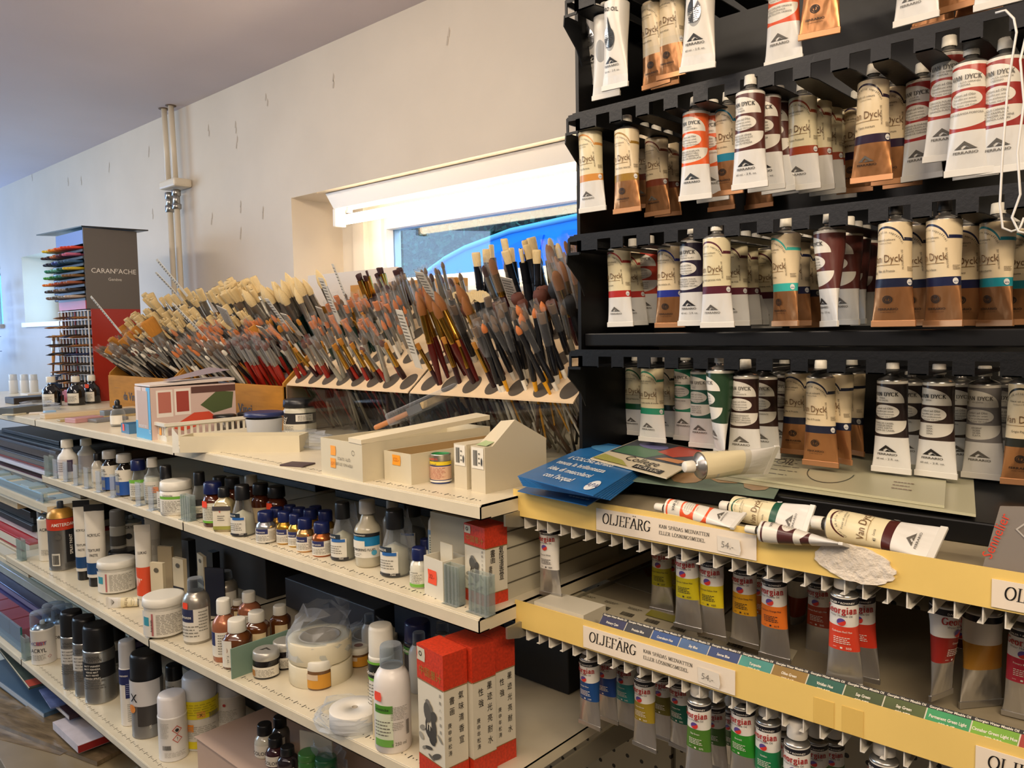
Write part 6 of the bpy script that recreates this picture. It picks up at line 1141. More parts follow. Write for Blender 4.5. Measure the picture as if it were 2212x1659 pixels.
# ================================================================ BRUSH RACKS AND BRUSHES
def SL(Y): return 1.298+(Y-1.0)*.80      # height of the sloping rack face
WOOD = M('#a8742c', .75, spec=.15, noise=.18, scale=14, stretch=(1, 1, 6)); WOODD = M('#8a5a26', .5, noise=.1)
def wrack(x0, x1, label, tx):
    t = thing('brush_rack', label, 'rack', (x0, 1.0, 1.1905)); w = x1-x0; g = MB()
    def wall(a, b, nm):
        y0, y1 = 0, .22; g = MB().add([(a, y0, 0), (a, y1, 0), (a, y1, .315), (a, y0, .112), (b, y0, 0), (b, y1, 0), (b, y1, .315), (b, y0, .112)], [(0,1,2,3),(7,6,5,4),(0,3,7,4),(3,2,6,7),(2,1,5,6),(0,4,5,1)], WOOD); obj(nm, g, t)
    obj('front_board', MB().box((0, -.004, .0), (w, .006, .105), WOOD, bev=.0015), t); wall(0, .007, 'side_board'); wall(w-.007, w, 'side_board')
    obj('back_board', MB().box((.007, .212, 0), (w-.007, .218, .30), WOOD), t); obj('bottom_board', MB().box((.007, .006, 0), (w-.007, .212, .006), WOODD), t)
    for yy in (.07, .14): obj('cross_divider', MB().box((.007, yy, .01), (w-.007, yy+.004, yy*.8+.075), WOODD), t)
    g = MB(); g.flat(at2(txt('da Vinci', .036, .95, bold=.012), tx, .030), INK, lambda u, v: Vector((u, -.0048, v))); g.flat(quad(.05, .066, tx-.07, .0664), INK, lambda u, v: Vector((u, -.0048, v))); obj('lettering', g, t)
wrack(-2.66, -2.19, 'wooden brush rack with black script lettering, left one beside the grey display tower', .17); wrack(-2.18, -1.625, 'wooden brush rack with black script lettering, right one touching the clear racks', .36)
PANEL = M('#e9eaea', .05, kind='pane')
AFACE = M('#d6bd9a', .22, noise=.06, scale=10); HOLEC = M('#4a4238', .5)
def arack(x0, x1, label):
    t = thing('brush_rack', label, 'rack', (x0, 1.0, 1.1905)); w = x1-x0
    obj('front_panel', MB().box((.001, 0, 0), (w-.001, .003, .103), PANEL), t); obj('side_panel', MB().add([(0,0,0),(0,.25,0),(0,.25,.31),(0,0,.108),(.003,0,0),(.003,.25,0),(.003,.25,.31),(.003,0,.108)], [(0,1,2,3),(7,6,5,4),(0,3,7,4),(3,2,6,7),(2,1,5,6),(0,4,5,1)], CLEAR), t)
    g = MB(); f = lambda u, v, o=0: Vector((u, v-.0*o, .1075+v*.8+o)); g.add([f(.003, 0), f(w, 0), f(w, .25), f(.003, .25), f(.003, 0, .003), f(w, 0, .003), f(w, .25, .003), f(.003, .25, .003)], [(0,3,2,1),(4,5,6,7),(0,1,5,4),(1,2,6,5),(2,3,7,6),(3,0,4,7)], AFACE)
    n = int(w/.054)
    for r in range(4):
        for k in range(n): g.flat(ell(.032+(w-.06)*k/(n-1)+(.0 if r % 2 else .006), .022+.06*r, .0185, .0185, 20), HOLEC, lambda u, v: f(u, v, .0036))
    obj('holed_face', g, t, 'beige sloping face with round holes'); obj('back_panel', MB().box((0, .25, 0), (w, .253, .33), CLEAR), t)
arack(-1.615, -1.178, 'clear acrylic brush rack with round holes, left one beside the wooden rack'); arack(-1.174, -.768, 'clear acrylic brush rack with round holes, right one beside the black cabinet')
for x0, x1, l in ((-1.60, -1.18, 'left'), (-1.17, -.775, 'right')):
    rr = random.Random(7); g = MB()
    for i in range(60):
        x = rr.uniform(x0, x1); y = rr.uniform(1.06, 1.2); g.rod([(x, y, 1.196), (x+rr.uniform(-.05, .05), y-rr.uniform(.02, .05), 1.196+rr.uniform(.06, .10))], rr.uniform(.0015, .004), [M('#3a3028', .5), M('#6c6656', .5), M('#1a1614', .5), M('#a8a294', .4), M('#4a2a18', .5)][i % 5], 5)
    tag(obj('brush_handles', g), 'jumble of brush handle ends seen through the front of the %s clear rack' % l, 'brush handles', kind='stuff')
p = atY(665, 602, 1.33); q = atY(830, 578, 1.33)
tag(obj('white_board', MB().box((p.x, 1.33, 1.1905), (q.x+.05, 1.338, 1.59), M('#cfc6ba', .5))), 'pale board standing behind the brush racks below the window', 'board')
tag(obj('cardboard_box', MB().box((-1.72, 1.27, 1.1905), (-1.33, 1.325, 1.545), M('#b5802f', .6))), 'brown cardboard box behind the brushes in front of the pale board', 'box')
BR_, FE, SI, PI_ = 'brush', None, STEEL, math.pi
SLV = M('#fbfcfd', .12, kind='slv')
HAIR = {'hog': '#d9bf8a', 'pale': '#e0c894', 'orange': '#c8743a', 'brown': '#5a2c1c', 'maroon': '#3a1416', 'sable': '#8a5522', 'black': '#121113', 'white': '#e2dccb', 'amber': '#b87a24', 'mix': '#6a5440'}
def hairm(c): return M(HAIR[c], .65, noise=.22, scale=90, stretch=(30, 30, 1), bump=.4)
def head(g, kind, r, z, L, m):
    if kind == 'flat': P = [(1, 0), (1.12, .3), (1.22, .85), (1.12, .98), (.6, 1)]; fl = .42
    elif kind == 'round': P = [(1, 0), (1.25, .28), (1.0, .6), (.45, .88), (.06, 1)]; fl = 1
    elif kind == 'filbert': P = [(1, 0), (1.15, .35), (1.05, .7), (.6, .93), (.1, 1)]; fl = .5
    elif kind == 'mop': P = [(1, 0), (1.8, .3), (2.2, .65), (1.7, .92), (.5, 1)]; fl = 1
    if kind == 'fan':
        vs = []; n = 14
        for i in range(n+1):
            a = -1.05+2.1*i/n; q = L*(1+.05*(i % 2)); vs += [(r*.9*math.sin(a), -.0012, z), (q*math.sin(a), -.0008, z+q*math.cos(a)), (q*math.sin(a), .0008, z+q*math.cos(a)), (r*.9*math.sin(a), .0012, z)]
        fs = []
        for i in range(n):
            for k in range(4): a, b = 4*i+k, 4*i+(k+1) % 4; fs.append((a, b, b+4, a+4))
        g.add(vs, fs, m, False); return
    g.lathe([(a*r, z+b*L) for a, b in P], m, 12, flat=fl)
def brush_parts(hc, fc, hair, kind, r, hl, fl, bl, sleeve, hc2=None):
    """handle from z=-hl (in the rack) to 0.., ferrule and hair above; returns part meshes"""
    g = MB(); hm = hc if not isinstance(hc, str) else M(hc, .25)
    g.lathe([(0, -hl), (r*.35, -hl+.002), (r*.5, -hl*.5), (r*1.15, -.01), (r*.95, .012)], hm, 8)
    if hc2: g.lathe([(r*.95, -.032), (r*1.1, -.030), (r*1.18, -.012), (r*1.0, .0122)], M(hc2, .25), 8)
    out = [('handle', mesh_of('handle', g))]
    fl2 = .42 if kind in ('flat', 'fan') else (.5 if kind == 'filbert' else 1)
    g = MB(); g.lathe([(r*.98, .010), (r*1.06, .013), (r*.98, .016), (r*1.05, .020), (r*.97, .023), (r*1.0, .023+fl)], fc, 10); out.append(('ferrule', mesh_of('ferrule', g)))
    g = MB(); head(g, kind, r*(1. if kind != 'fan' else 1), .022+fl, bl, hairm(hair)); out.append(('bristles', mesh_of('bristles', g)))
    if sleeve: g = MB().lathe([(r*1.3, .02), (r*1.5, .024+fl+bl*1.25)], SLV, 8); out.append(('clear_sleeve', mesh_of('clear_sleeve', g)))
    return out
TYPES = {}
def T(k, *a): TYPES[k] = (brush_parts(*a), a)
GLD = M('#b98f3e', .22, 1.); OAK = M('#b98546', .35)
T('hogflat', OAK, STEEL, 'hog', 'flat', .0085, .16, .030, .032, 0); T('hogsmall', OAK, STEEL, 'hog', 'flat', .0052, .15, .024, .020, 0); T('hogpoint', '#10231f', M('#8e8a82', .3, .9), 'pale', 'round', .0078, .16, .034, .042, 0)
T('palefil', OAK, STEEL, 'hog', 'filbert', .0045, .14, .03, .016, 0); T('blackhog', '#14161c', M('#1c1f26', .25, .6), 'pale', 'flat', .0085, .17, .034, .030, 0); T('blackfil', '#15161c', M('#4a4844', .25, .9), 'pale', 'filbert', .006, .17, .034, .030, 0)
T('slvorange', '#d8d2c4', STEEL, 'orange', 'round', .0042, .13, .026, .024, 1); T('slvflat', '#16302a', STEEL, 'orange', 'flat', .0065, .14, .024, .022, 1); T('brnflat', '#141214', STEEL, 'amber', 'flat', .0095, .13, .02, .026, 0); T('brnfil', '#6a2418', STEEL, 'amber', 'filbert', .0065, .13, .02, .022, 0)
T('redh', '#8c1f14', STEEL, 'brown', 'round', .0045, .12, .034, .014, 1); T('whiteh', '#d0cabb', STEEL, 'mix', 'round', .0036, .12, .028, .014, 1); T('blackw', '#141417', STEEL, 'white', 'filbert', .004, .12, .022, .016, 0); T('oaksm', '#a8742e', STEEL, 'brown', 'round', .003, .12, .02, .012, 0)
T('goldmar', '#2c1014', GLD, 'maroon', 'flat', .0075, .16, .040, .018, 0); T('goldsm', '#2a1013', GLD, 'amber', 'flat', .0042, .12, .030, .014, 0); T('slvdark', '#1a1416', STEEL, 'maroon', 'filbert', .0055, .16, .03, .022, 1); T('slvblk', '#8a8678', STEEL, 'mix', 'round', .0045, .15, .036, .02, 1)
T('greyh', '#85837a', M('#9a978e', .3, .9), 'mix', 'round', .0034, .17, .045, .014, 1); T('fan', '#131316', BK, 'pale', 'fan', .0045, .15, .016, .026, 0); T('mop', '#1b1513', GLD, 'brown', 'mop', .0065, .14, .02, .034, 0); T('mopblk', '#111113', BK, 'black', 'mop', .0085, .14, .02, .046, 0)
T('redsable', '#4a120f', GLD, 'sable', 'round', .0068, .15, .042, .036, 0); T('marlong', '#300f13', GLD, 'sable', 'filbert', .0068, .17, .030, .030, 1); T('ywhite', '#e6e0d0', M('#17181c', .3), 'mix', 'round', .0042, .13, .034, .016, 1, '#17181c'); T('yellowh', '#d89a1c', M('#17181c', .3), 'orange', 'round', .0042, .13, .034, .016, 0, '#17181c'); T('whblack', '#d8d4c6', M('#15171c', .3), 'mix', 'flat', .006, .14, .034, .02, 1, '#15171c')
NAMEB = {'hogflat': 'wide hog bristle brush with wooden handle', 'hogsmall': 'small hog bristle brush with wooden handle', 'hogpoint': 'pointed pale brush with dark green handle', 'palefil': 'slim pale filbert brush with wooden handle', 'blackhog': 'pale flat brush with long black handle', 'blackfil': 'pale filbert brush with long black handle',
 'slvorange': 'orange tipped brush in a clear sleeve', 'slvflat': 'flat orange brush in a clear sleeve with green handle', 'brnflat': 'wide amber flat brush with black handle', 'brnfil': 'amber filbert brush with red handle', 'redh': 'fine brush with red handle in a clear sleeve', 'whiteh': 'fine brush with white handle in a clear sleeve', 'blackw': 'white filbert brush with black handle', 'oaksm': 'tiny brush with tan handle',
 'goldmar': 'dark flat brush with gold ferrule', 'goldsm': 'small amber brush with gold ferrule and maroon handle', 'slvdark': 'dark filbert brush in a clear sleeve', 'slvblk': 'fine dark brush in a clear sleeve with grey handle', 'greyh': 'slim brush with grey handle', 'fan': 'white fan brush with black handle', 'mop': 'brown mop brush with gold ferrule', 'mopblk': 'large black mop brush',
 'redsable': 'large pointed sable brush with maroon handle', 'marlong': 'filbert brush with long maroon handle and gold ferrule', 'ywhite': 'fine brush with white and black handle', 'yellowh': 'orange tipped brush with yellow and black handle', 'whblack': 'flat brush with white and black handle in a sleeve'}
STUFF = MB(); NB = [0]
protos = {}
def put(kind, x, Y, lean, side, spin, where, individual, sc=1.):
    parts, a = TYPES[kind]; z = SL(Y)+.006
    d = Vector((math.sin(side), -math.sin(lean), math.cos(lean)*math.cos(side))).normalized(); q = Vector((0, 0, 1)).rotation_difference(d); m = q.to_matrix().to_4x4() @ Matrix.Rotation(spin, 4, 'Z')
    up = {'redsable': .07, 'ywhite': .05, 'yellowh': .055, 'whblack': .045, 'blackhog': .05, 'blackfil': .045, 'marlong': .04, 'greyh': .04}.get(kind, .018)
    P = Vector((x, Y, z))+d*up
    if individual:
        NB[0] += 1; lab = '%s, %s' % (NAMEB[kind], where)
        if kind in protos: r = copytree(protos[kind], P, m.to_euler(), lab)
        else:
            r = thing('paint_brush', lab, 'brush', P, rot=m.to_euler()); protos[kind] = r
            for nm, me in parts: obj(nm, me, r)
        r.scale = (sc, sc, sc); r['group'] = 'brushes: %s, %s' % (NAMEB[kind], where)
    else:
        T_ = Matrix.Translation(P) @ m @ Matrix.Scale(sc, 4)
        for nm, me in parts:
            if nm == 'clear_sleeve' and rb.random() < .5: continue
            STUFF.add([T_ @ v.co for v in me.vertices], [tuple(p.vertices) for p in me.polygons], me.materials[0], True)
rb = random.Random(42)
def field(x0, x1, Y0, Y1, n, kinds, lean, where, indiv, side=(-.12, .12), sc=(.9, 1.12), clump=0):
    holes = None
    if clump: holes = [(x0+(x1-x0)*(i+.5)/clump) for i in range(clump)]
    for i in range(n):
        x = rb.uniform(x0, x1) if not clump else holes[i % clump]+rb.uniform(-.011, .011)
        put(rb.choice(kinds), x, rb.uniform(Y0, Y1), rb.uniform(*lean), rb.uniform(*side), rb.uniform(0, 6.28), where, indiv, rb.uniform(*sc))
LW = (.42, .72); LA = (.34, .58)
# left wooden rack
field(-2.64, -2.20, 1.165, 1.20, 26, ['hogflat', 'hogflat', 'hogsmall'], (.45, .7), 'back of left wooden rack', True, (-.25, .05), (1.1, 1.35))
field(-2.64, -2.20, 1.09, 1.15, 110, ['hogsmall', 'palefil', 'hogflat'], (.5, .8), '', False, (-.35, .05), (.9, 1.15))
field(-2.64, -2.20, 1.06, 1.10, 70, ['palefil', 'hogsmall', 'palefil', 'slvorange'], (.55, .9), '', False, (-.35, .05))
field(-2.62, -2.20, 1.01, 1.05, 110, ['blackw', 'whiteh', 'slvblk', 'blackw', 'whiteh', 'oaksm'], (.55, .95), '', False, (-.35, .05))
field(-2.60, -2.42, 1.03, 1.09, 7, ['brnflat'], (.6, 1.0), 'left end, left wooden rack', True, (-.4, -.1), (1.1, 1.35))
put('brnflat', -2.25, 1.04, .55, -.1, 1.5, 'standing large in the left wooden rack', True, 2.0)
# right wooden rack
field(-2.17, -1.93, 1.15, 1.20, 40, ['hogflat'], (.36, .64), 'back left, right wooden rack', True, (-.14, .04), (1.15, 1.5))
field(-1.94, -1.65, 1.15, 1.20, 24, ['hogpoint'], (.36, .62), 'back right, right wooden rack', True, (-.14, .02), (1.05, 1.25))
field(-2.17, -1.90, 1.10, 1.15, 46, ['hogsmall', 'hogflat', 'palefil'], (.5, .8), '', False, (-.3, .04), (.8, 1.))
field(-2.16, -1.66, 1.07, 1.12, 80, ['slvorange', 'slvflat', 'slvorange'], (.5, .85), '', False, (-.3, .1), (.75, 1.))
field(-1.98, -1.66, 1.08, 1.12, 16, ['brnfil', 'brnflat', 'brnfil'], (.45, .75), 'middle row, right wooden rack', True, (-.3, .1), (.8, 1.))
field(-2.16, -1.82, 1.01, 1.06, 90, ['whiteh', 'slvorange', 'blackw', 'oaksm', 'slvblk'], (.5, .85), '', False, (-.3, .05))
field(-1.86, -1.65, 1.015, 1.05, 26, ['redh'], (.40, .55), 'front right, right wooden rack', True, (-.12, .0), (.95, 1.05))
# left acrylic rack
field(-1.60, -1.40, 1.215, 1.235, 10, ['goldmar'], (.28, .45), 'back row, left clear rack', True, (-.08, .12), (.8, .95), 3)
field(-1.50, -1.18, 1.175, 1.22, 14, ['slvdark', 'slvblk'], (.30, .52), 'back row, left clear rack', True, (-.1, .15), (.75, .95), 6)
field(-1.36, -1.20, 1.13, 1.18, 22, ['greyh'], (.26, .42), 'back right, left clear rack', True, (-.06, .06), (.9, 1.05), 3)
field(-1.60, -1.24, 1.12, 1.16, 22, ['slvflat', 'slvorange'], (.34, .58), 'third row, left clear rack', True, (-.1, .15), (.9, 1.1), 6)
field(-1.60, -1.22, 1.07, 1.10, 20, ['slvorange', 'slvflat'], (.38, .62), 'second row, left clear rack', True, (-.2, .2), (.85, 1.05), 7)
field(-1.60, -1.20, 1.015, 1.035, 24, ['goldsm', 'goldsm', 'slvblk', 'redh'], (.42, .7), 'front row, left clear rack', True, (-.25, .2), (.95, 1.2), 8)
field(-1.60, -1.20, 1.10, 1.2, 22, ['slvorange', 'slvblk', 'goldsm', 'greyh'], LA, '', False, (-.25, .2), (.7, .95))
# right acrylic rack
field(-1.15, -.98, 1.175, 1.21, 12, ['blackhog'], (.10, .34), 'back left, right clear rack', True, (-.12, .12), (.9, 1.1))
field(-.98, -.80, 1.175, 1.21, 15, ['blackfil', 'marlong'], (.12, .36), 'back right, right clear rack', True, (-.1, .12), (.95, 1.15))
field(-1.14, -.80, 1.17, 1.21, 8, ['slvdark', 'slvblk', 'marlong'], (.25, .5), 'fourth row, right clear rack', True, (-.1, .1), (1., 1.2), 6)
for x, Y in ((-1.165, 1.15), (-1.135, 1.145), (-1.118, 1.15), (-1.10, 1.148), (-.80, 1.17)): put('fan', x, Y, .22, rb.uniform(-.12, .02), rb.uniform(-.3, .5), 'third row, right clear rack' if x < -.9 else 'against the black cabinet', True, .95)
field(-.98, -.82, 1.10, 1.16, 8, ['mopblk', 'mop', 'mop'], (.30, .5), 'middle of right clear rack', True, (-.15, .15), (.8, 1.0), 4)
field(-.87, -.80, 1.10, 1.15, 6, ['marlong'], (.34, .46), 'middle right, right clear rack', True, (-.12, .05), (1.15, 1.3), 2)
field(-1.13, -.95, 1.015, 1.045, 13, ['redsable', 'goldsm', 'redsable'], (.28, .46), 'front row, right clear rack', True, (-.30, .0), (.95, 1.15), 4)
field(-.95, -.80, 1.01, 1.05, 20, ['ywhite', 'whblack', 'yellowh', 'ywhite'], (.28, .5), 'front right, right clear rack', True, (-.25, .1), (1., 1.2), 4)
field(-1.14, -.80, 1.07, 1.10, 16, ['slvorange', 'slvblk', 'whblack'], (.35, .6), 'second row, right clear rack', True, (-.2, .15), (.9, 1.1), 6)
field(-1.14, -.80, 1.10, 1.2, 8, ['slvblk', 'greyh', 'ywhite', 'mop'], LA, '', False, (-.2, .2), (.75, 1.))
STUFF = tag(obj('small_brushes', STUFF), 'mass of small brushes crowded in the front and middle rows of the racks', 'brushes', kind='stuff')
print('individual brushes', NB[0])
# price rulers and cards standing among the brushes
def ticket(x, y0, x1, y1, Y, w, l, c='#d3cfc4'):
    Y -= .055; a = atY(x, y0, Y); b = atY(x1, y1, Y-.07); d = (b-a); L = d.length; n = Vector((1, 0, 0)); n = (n-d.normalized()*n.dot(d.normalized())).normalized(); k = d.normalized().cross(n)
    m = Matrix((n, k, d.normalized())).transposed().to_4x4(); t = thing('price_ticket', l, 'ticket', a, rot=m.to_euler())
    W_ = w*depth(a)/F_PX; obj('card', MB().box((-W_/2, -.0005, 0), (W_/2, .0005, L), M(c, .5)), t)
    g = MB(); g.flat(rows(-W_*.4, W_*.4, L*.25, L*.95, max(6, int(L/.011)), .3), M('#55524c', .6), lambda u, v: Vector((u, -.0011, v))); g.flat(rows(-W_*.4, W_*.4, L*.25, L*.95, max(6, int(L/.011)), .3), M('#55524c', .6), lambda u, v: Vector((u, .0011, v))); obj('small_print', g, t)
for a in [(405, 640, 338, 560, 1.15, 12, 'long clear ruler ticket rising highest at the left of the brushes'), (395, 650, 336, 588, 1.13, 10, 'second ruler ticket just below the highest left one'), (262, 720, 196, 640, 1.06, 11, 'ruler ticket leaning in front of the grey display tower'), (450, 735, 372, 655, 1.08, 12, 'ruler ticket crossing the hog brushes of the left wooden rack'),
          (505, 718, 478, 664, 1.12, 26, 'cream ticket with an orange picture among the hog brushes'), (630, 720, 575, 645, 1.12, 14, 'white ticket left of the dark green handles'), (650, 725, 612, 678, 1.10, 16, 'short white ticket in the middle of the right wooden rack'), (705, 705, 688, 664, 1.12, 14, 'small upright white ticket right of the dark green handles'), (735, 700, 692, 600, 1.17, 15, 'long ticket right of the pointed pale brushes'), (762, 680, 718, 570, 1.20, 7, 'thin ruler ticket before the pale board'),
          (905, 795, 862, 670, 1.06, 20, 'long white ticket in the left clear rack'), (945, 660, 905, 588, 1.18, 22, 'white ticket above the grey handles'), (1115, 665, 1093, 600, 1.19, 28, 'rounded white ticket among the black handled brushes'), (590, 735, 560, 705, 1.08, 15, 'tiny white ticket above the sleeved brushes')]: ticket(*a)
# ================================================================ DISPLAY TOWER
TX, TY = -2.93, 1.04; t = thing('display_tower', 'tall grey and red pen display tower with white lettering on its side', 'display', (TX, TY, 1.1905)); zs = atX(191, 667, TX).z-1.1905; zt = atX(178, 491, TX).z-1.1905; dp = .182; wl = .27
GRY = M('#5f5954', .45, noise=.04, scale=3); REDT = M('#9c2416', .4)
obj('side_panel', MB().box((-.004, 0, zs), (0, dp, zt), GRY), t, 'grey side panel'); obj('lower_side_panel', MB().box((-.004, .012, 0), (-.0005, dp, zs), REDT), t, 'red lower side panel')
obj('back_panel', MB().box((-wl, dp-.004, 0), (-.004, dp, zt), BK), t); obj('left_panel', MB().box((-wl, 0, zs), (-wl+.004, dp-.004, zt-.02), BK), t); obj('lower_left_panel', MB().box((-wl-.02, .012, 0), (-wl-.016, dp-.004, zs), M('#8a2a22', .4)), t)
obj('top_board', MB().add([(-wl-.11, -.03, zt+.004), (.0, -.004, zt+.002), (.03, dp+.03, zt+.002), (-wl-.05, dp+.03, zt+.01), (-wl-.11, -.03, zt+.008), (.0, -.004, zt+.006), (.03, dp+.03, zt+.006), (-wl-.05, dp+.03, zt+.014)], [(0,3,2,1),(4,5,6,7),(0,1,5,4),(1,2,6,5),(2,3,7,6),(3,0,4,7)], BK), t)
g = MB(); g.flat(at2(txt('CARAN', .024, 1.0), .060, zt*.745), M('#e6e2da', .4), fS(.0008)); g.flat(txt("D'", .013, 1), M('#e6e2da', .4), lambda u, v: Vector((.0008, .106+u, zt*.745+.008+v))); g.flat(txt('ACHE', .024, 1.0), M('#e6e2da', .4), lambda u, v: Vector((.0008, .142+u, zt*.745+v))); g.flat(txt('Genève', .015, 1), M('#d8d4cc', .4), lambda u, v: Vector((.0008, .098+u, zt*.745-.026+v))); obj('lettering', g, t)
obj('header', MB().box((-wl+.004, -.001, zt-.055), (-.004, .003, zt-.008), M('#6f8fd8', .3)), t, 'blue header strip'); obj('footer', MB().box((-wl+.004, -.003, zs), (-.004, .001, zs+.03), M('#b8505a', .4)), t, 'pink footer strip')
n = 8; dz = (zt-.058-zs-.03)/n; pens = [['#e2c83a', '#e8902e', '#e2622e', '#d8432c'], ['#3a1c24', '#b8704a', '#5a2a3a', '#c0688a'], ['#1c2440', '#2a3f8a', '#26486a', '#39608a'], ['#2a8a74', '#6ab0a0', '#1c5a4a', '#c8b02e'], ['#3f9a3a', '#1c7a3a', '#2a7a6a', '#7a5a34'], ['#e07a26', '#a8482c', '#8a3f2a', '#9c5a40'], ['#3a3638', '#6a5a54', '#8a8480', '#2a2628'], ['#7a6a60', '#55504c', '#8c8a88', '#b8a89c']]
OR_ = ['top', 'second', 'third', 'fourth', 'fifth', 'sixth', 'seventh', 'lowest', 'ninth']; CN = [['yellow', 'light orange', 'orange', 'red'], ['maroon', 'tan', 'plum', 'pink'], ['navy', 'blue', 'slate', 'steel blue'], ['teal', 'mint', 'dark teal', 'mustard'], ['green', 'dark green', 'sea green', 'brown'], ['amber', 'rust', 'chestnut', 'copper'], ['charcoal', 'taupe', 'grey', 'black'], ['beige', 'dark grey', 'silver', 'cream']]
for r in range(n):
    z = zt-.058-dz*(r+1); obj('pen_tray', MB().box((-wl+.004, -.004, z), (-.004, dp-.004, z+dz*.36), M('#3f454c', .4)), t)
    for k in range(17):
        c = pens[r][min(3, int(k/17*4))]; o = obj('pencil', MB().rod([(0, .0, 0), (0, -.045, -.001), (0, -.050, -.001)], [.0052, .0052, .003], M(c, .35), 6)); o.location = (TX-wl+.014+k*.0152, TY+.010-.006*((k*7+r*3) % 4), 1.1905+z+dz*.36+.0058); tag(o, '%s pen end in the %s tray of the tower' % (CN[r][min(3, int(k/17*4))], OR_[r]), 'pen', '%s pens in the %s tray' % (CN[r][min(3, int(k/17*4))], OR_[r]))
    for k in range(5):
        o = obj('pencil', MB().rod([(0, 0, 0), (-.07-.012*(k % 3), 0, 0)], [.005, .005], M(['#1c1c24', '#2a2a34', '#3f3f48', '#8c8c94', pens[r][0]][k], .35), 6)); o.location = (TX-wl-.001, TY+.012+k*.034, 1.1905+z+dz*.4); tag(o, 'dark pen sticking out left of the grey tower beside its %s tray' % OR_[r], 'pen', 'side pens by the %s tray' % OR_[r])
g = MB(); LW_ = wl+.016
for i in range(10): x = -LW_+LW_*i/9; g.box((x-.002, .0, .03), (x+.002, .004, zs-.005), M('#c9c4c0', .4) if i != 5 else M('#8a2a24', .4))
m_ = 9
for j in range(m_+1): z = .03+(zs-.035)*j/m_; g.box((-LW_, -.001, z-.0015), (-.004, .03, z+.0015), M('#b9b4b0', .4))
g.box((-LW_, .03, .0), (-.004, .034, zs), M('#4a443e', .6)); g.box((-LW_, -.002, 0), (-.004, .03, .03), REDT); obj('pigeonhole_grid', g, t, 'white grid of pencil pigeonholes')
rr = random.Random(9)
for j in range(m_):
    for k in range(9):
        if rr.random() < .22: continue
        z = .03+(zs-.035)*j/m_+.008; x = -LW_+LW_*(k+.5)/9; c = rr.choice(['#8a5a2a', '#2a2420', '#1c1c22', '#a8702e', '#5a3a22', '#22305a', '#3a342e'])
        o = obj('pencil', MB().rod([(0, .028, 0), (0, -.040, -.002), (0, -.055, -.003)], [.004, .004, .0005], M(c, .4), 6)); o.location = (TX+x+rr.uniform(-.006, .006), TY, 1.1905+z+rr.uniform(-.003, .004)); tag(o, 'pencil poking out of the %s row of white pigeonholes, counted upwards' % ['lowest', 'second', 'third', 'fourth', 'fifth', 'sixth', 'seventh', 'eighth', 'topmost'][j], 'pencil', 'pencils in the %s pigeonhole row' % ['lowest', 'second', 'third', 'fourth', 'fifth', 'sixth', 'seventh', 'eighth', 'topmost'][j])
# jar of brushes, small spray bottles at far left
p = on(88, 862, 1); J = M('#2c3a52', .12, noise=.3, scale=30); t = thing('glazed_jar', 'dark blue glazed jar holding brushes left of the ink bottles', 'jar', (p.x-.05, p.y+.09, 1.1905)); obj('pot', MB().lathe([(0, 0), (.03, 0), (.044, .03), (.046, .055), (.036, .078), (.037, .084), (.033, .084), (.033, .02), (0, .02)], J, 28), t)
for k in range(9):
    a = k*2.1; x = t.location.x+.016*math.cos(a); y = t.location.y+.016*math.sin(a); r = copytree(protos[['hogsmall', 'slvblk', 'blackw', 'goldsm', 'blackfil'][k % 5]] if ['hogsmall', 'slvblk', 'blackw', 'goldsm', 'blackfil'][k % 5] in protos else protos['slvblk'], (x+.02*math.cos(a)-.01, y, 1.1905+.165), (rb.uniform(-.15, .15), -.12*math.cos(a)-.12, a), 'brush standing in the dark blue glazed jar'); r['group'] = 'brushes in the glazed jar'
for cx, l in ((30, 'left'), (54, 'middle'), (74, 'right')): B('small_spray_bottle', 'bottle', 'tiny white spray bottle at the far left of the top shelf, %s of three' % l, 1, cx, 850, 808, 17, 'vial', M('#d6d8da', .3), M('#c4ccd4', .3))
# hooked pink blister packs at far left edge
t = thing('wire_rack', 'clear rack with blue edged shelves cut by the left picture edge', 'rack', atY(2, 750, 1.38)-Vector((.1, 0, 0)))
for i in range(5):
    zz = .33-.085*i; obj('rack_shelf', MB().box((-.15, -.07, zz-.015), (.115, 0, zz-.012), M('#2a3a8c', .3)), t)
    for k in range(2): obj('blister_pack', MB().box((.02+.05*k, -.05, zz+.002 if i else zz+.004), (.04+.05*k, -.04, zz+.045), M('#c88a92' if i % 2 else '#b8a0a8', .4)), t)
obj('rack_post', MB().rod([(0, .0, -.22), (0, .0, .36)], .004, CH), t)
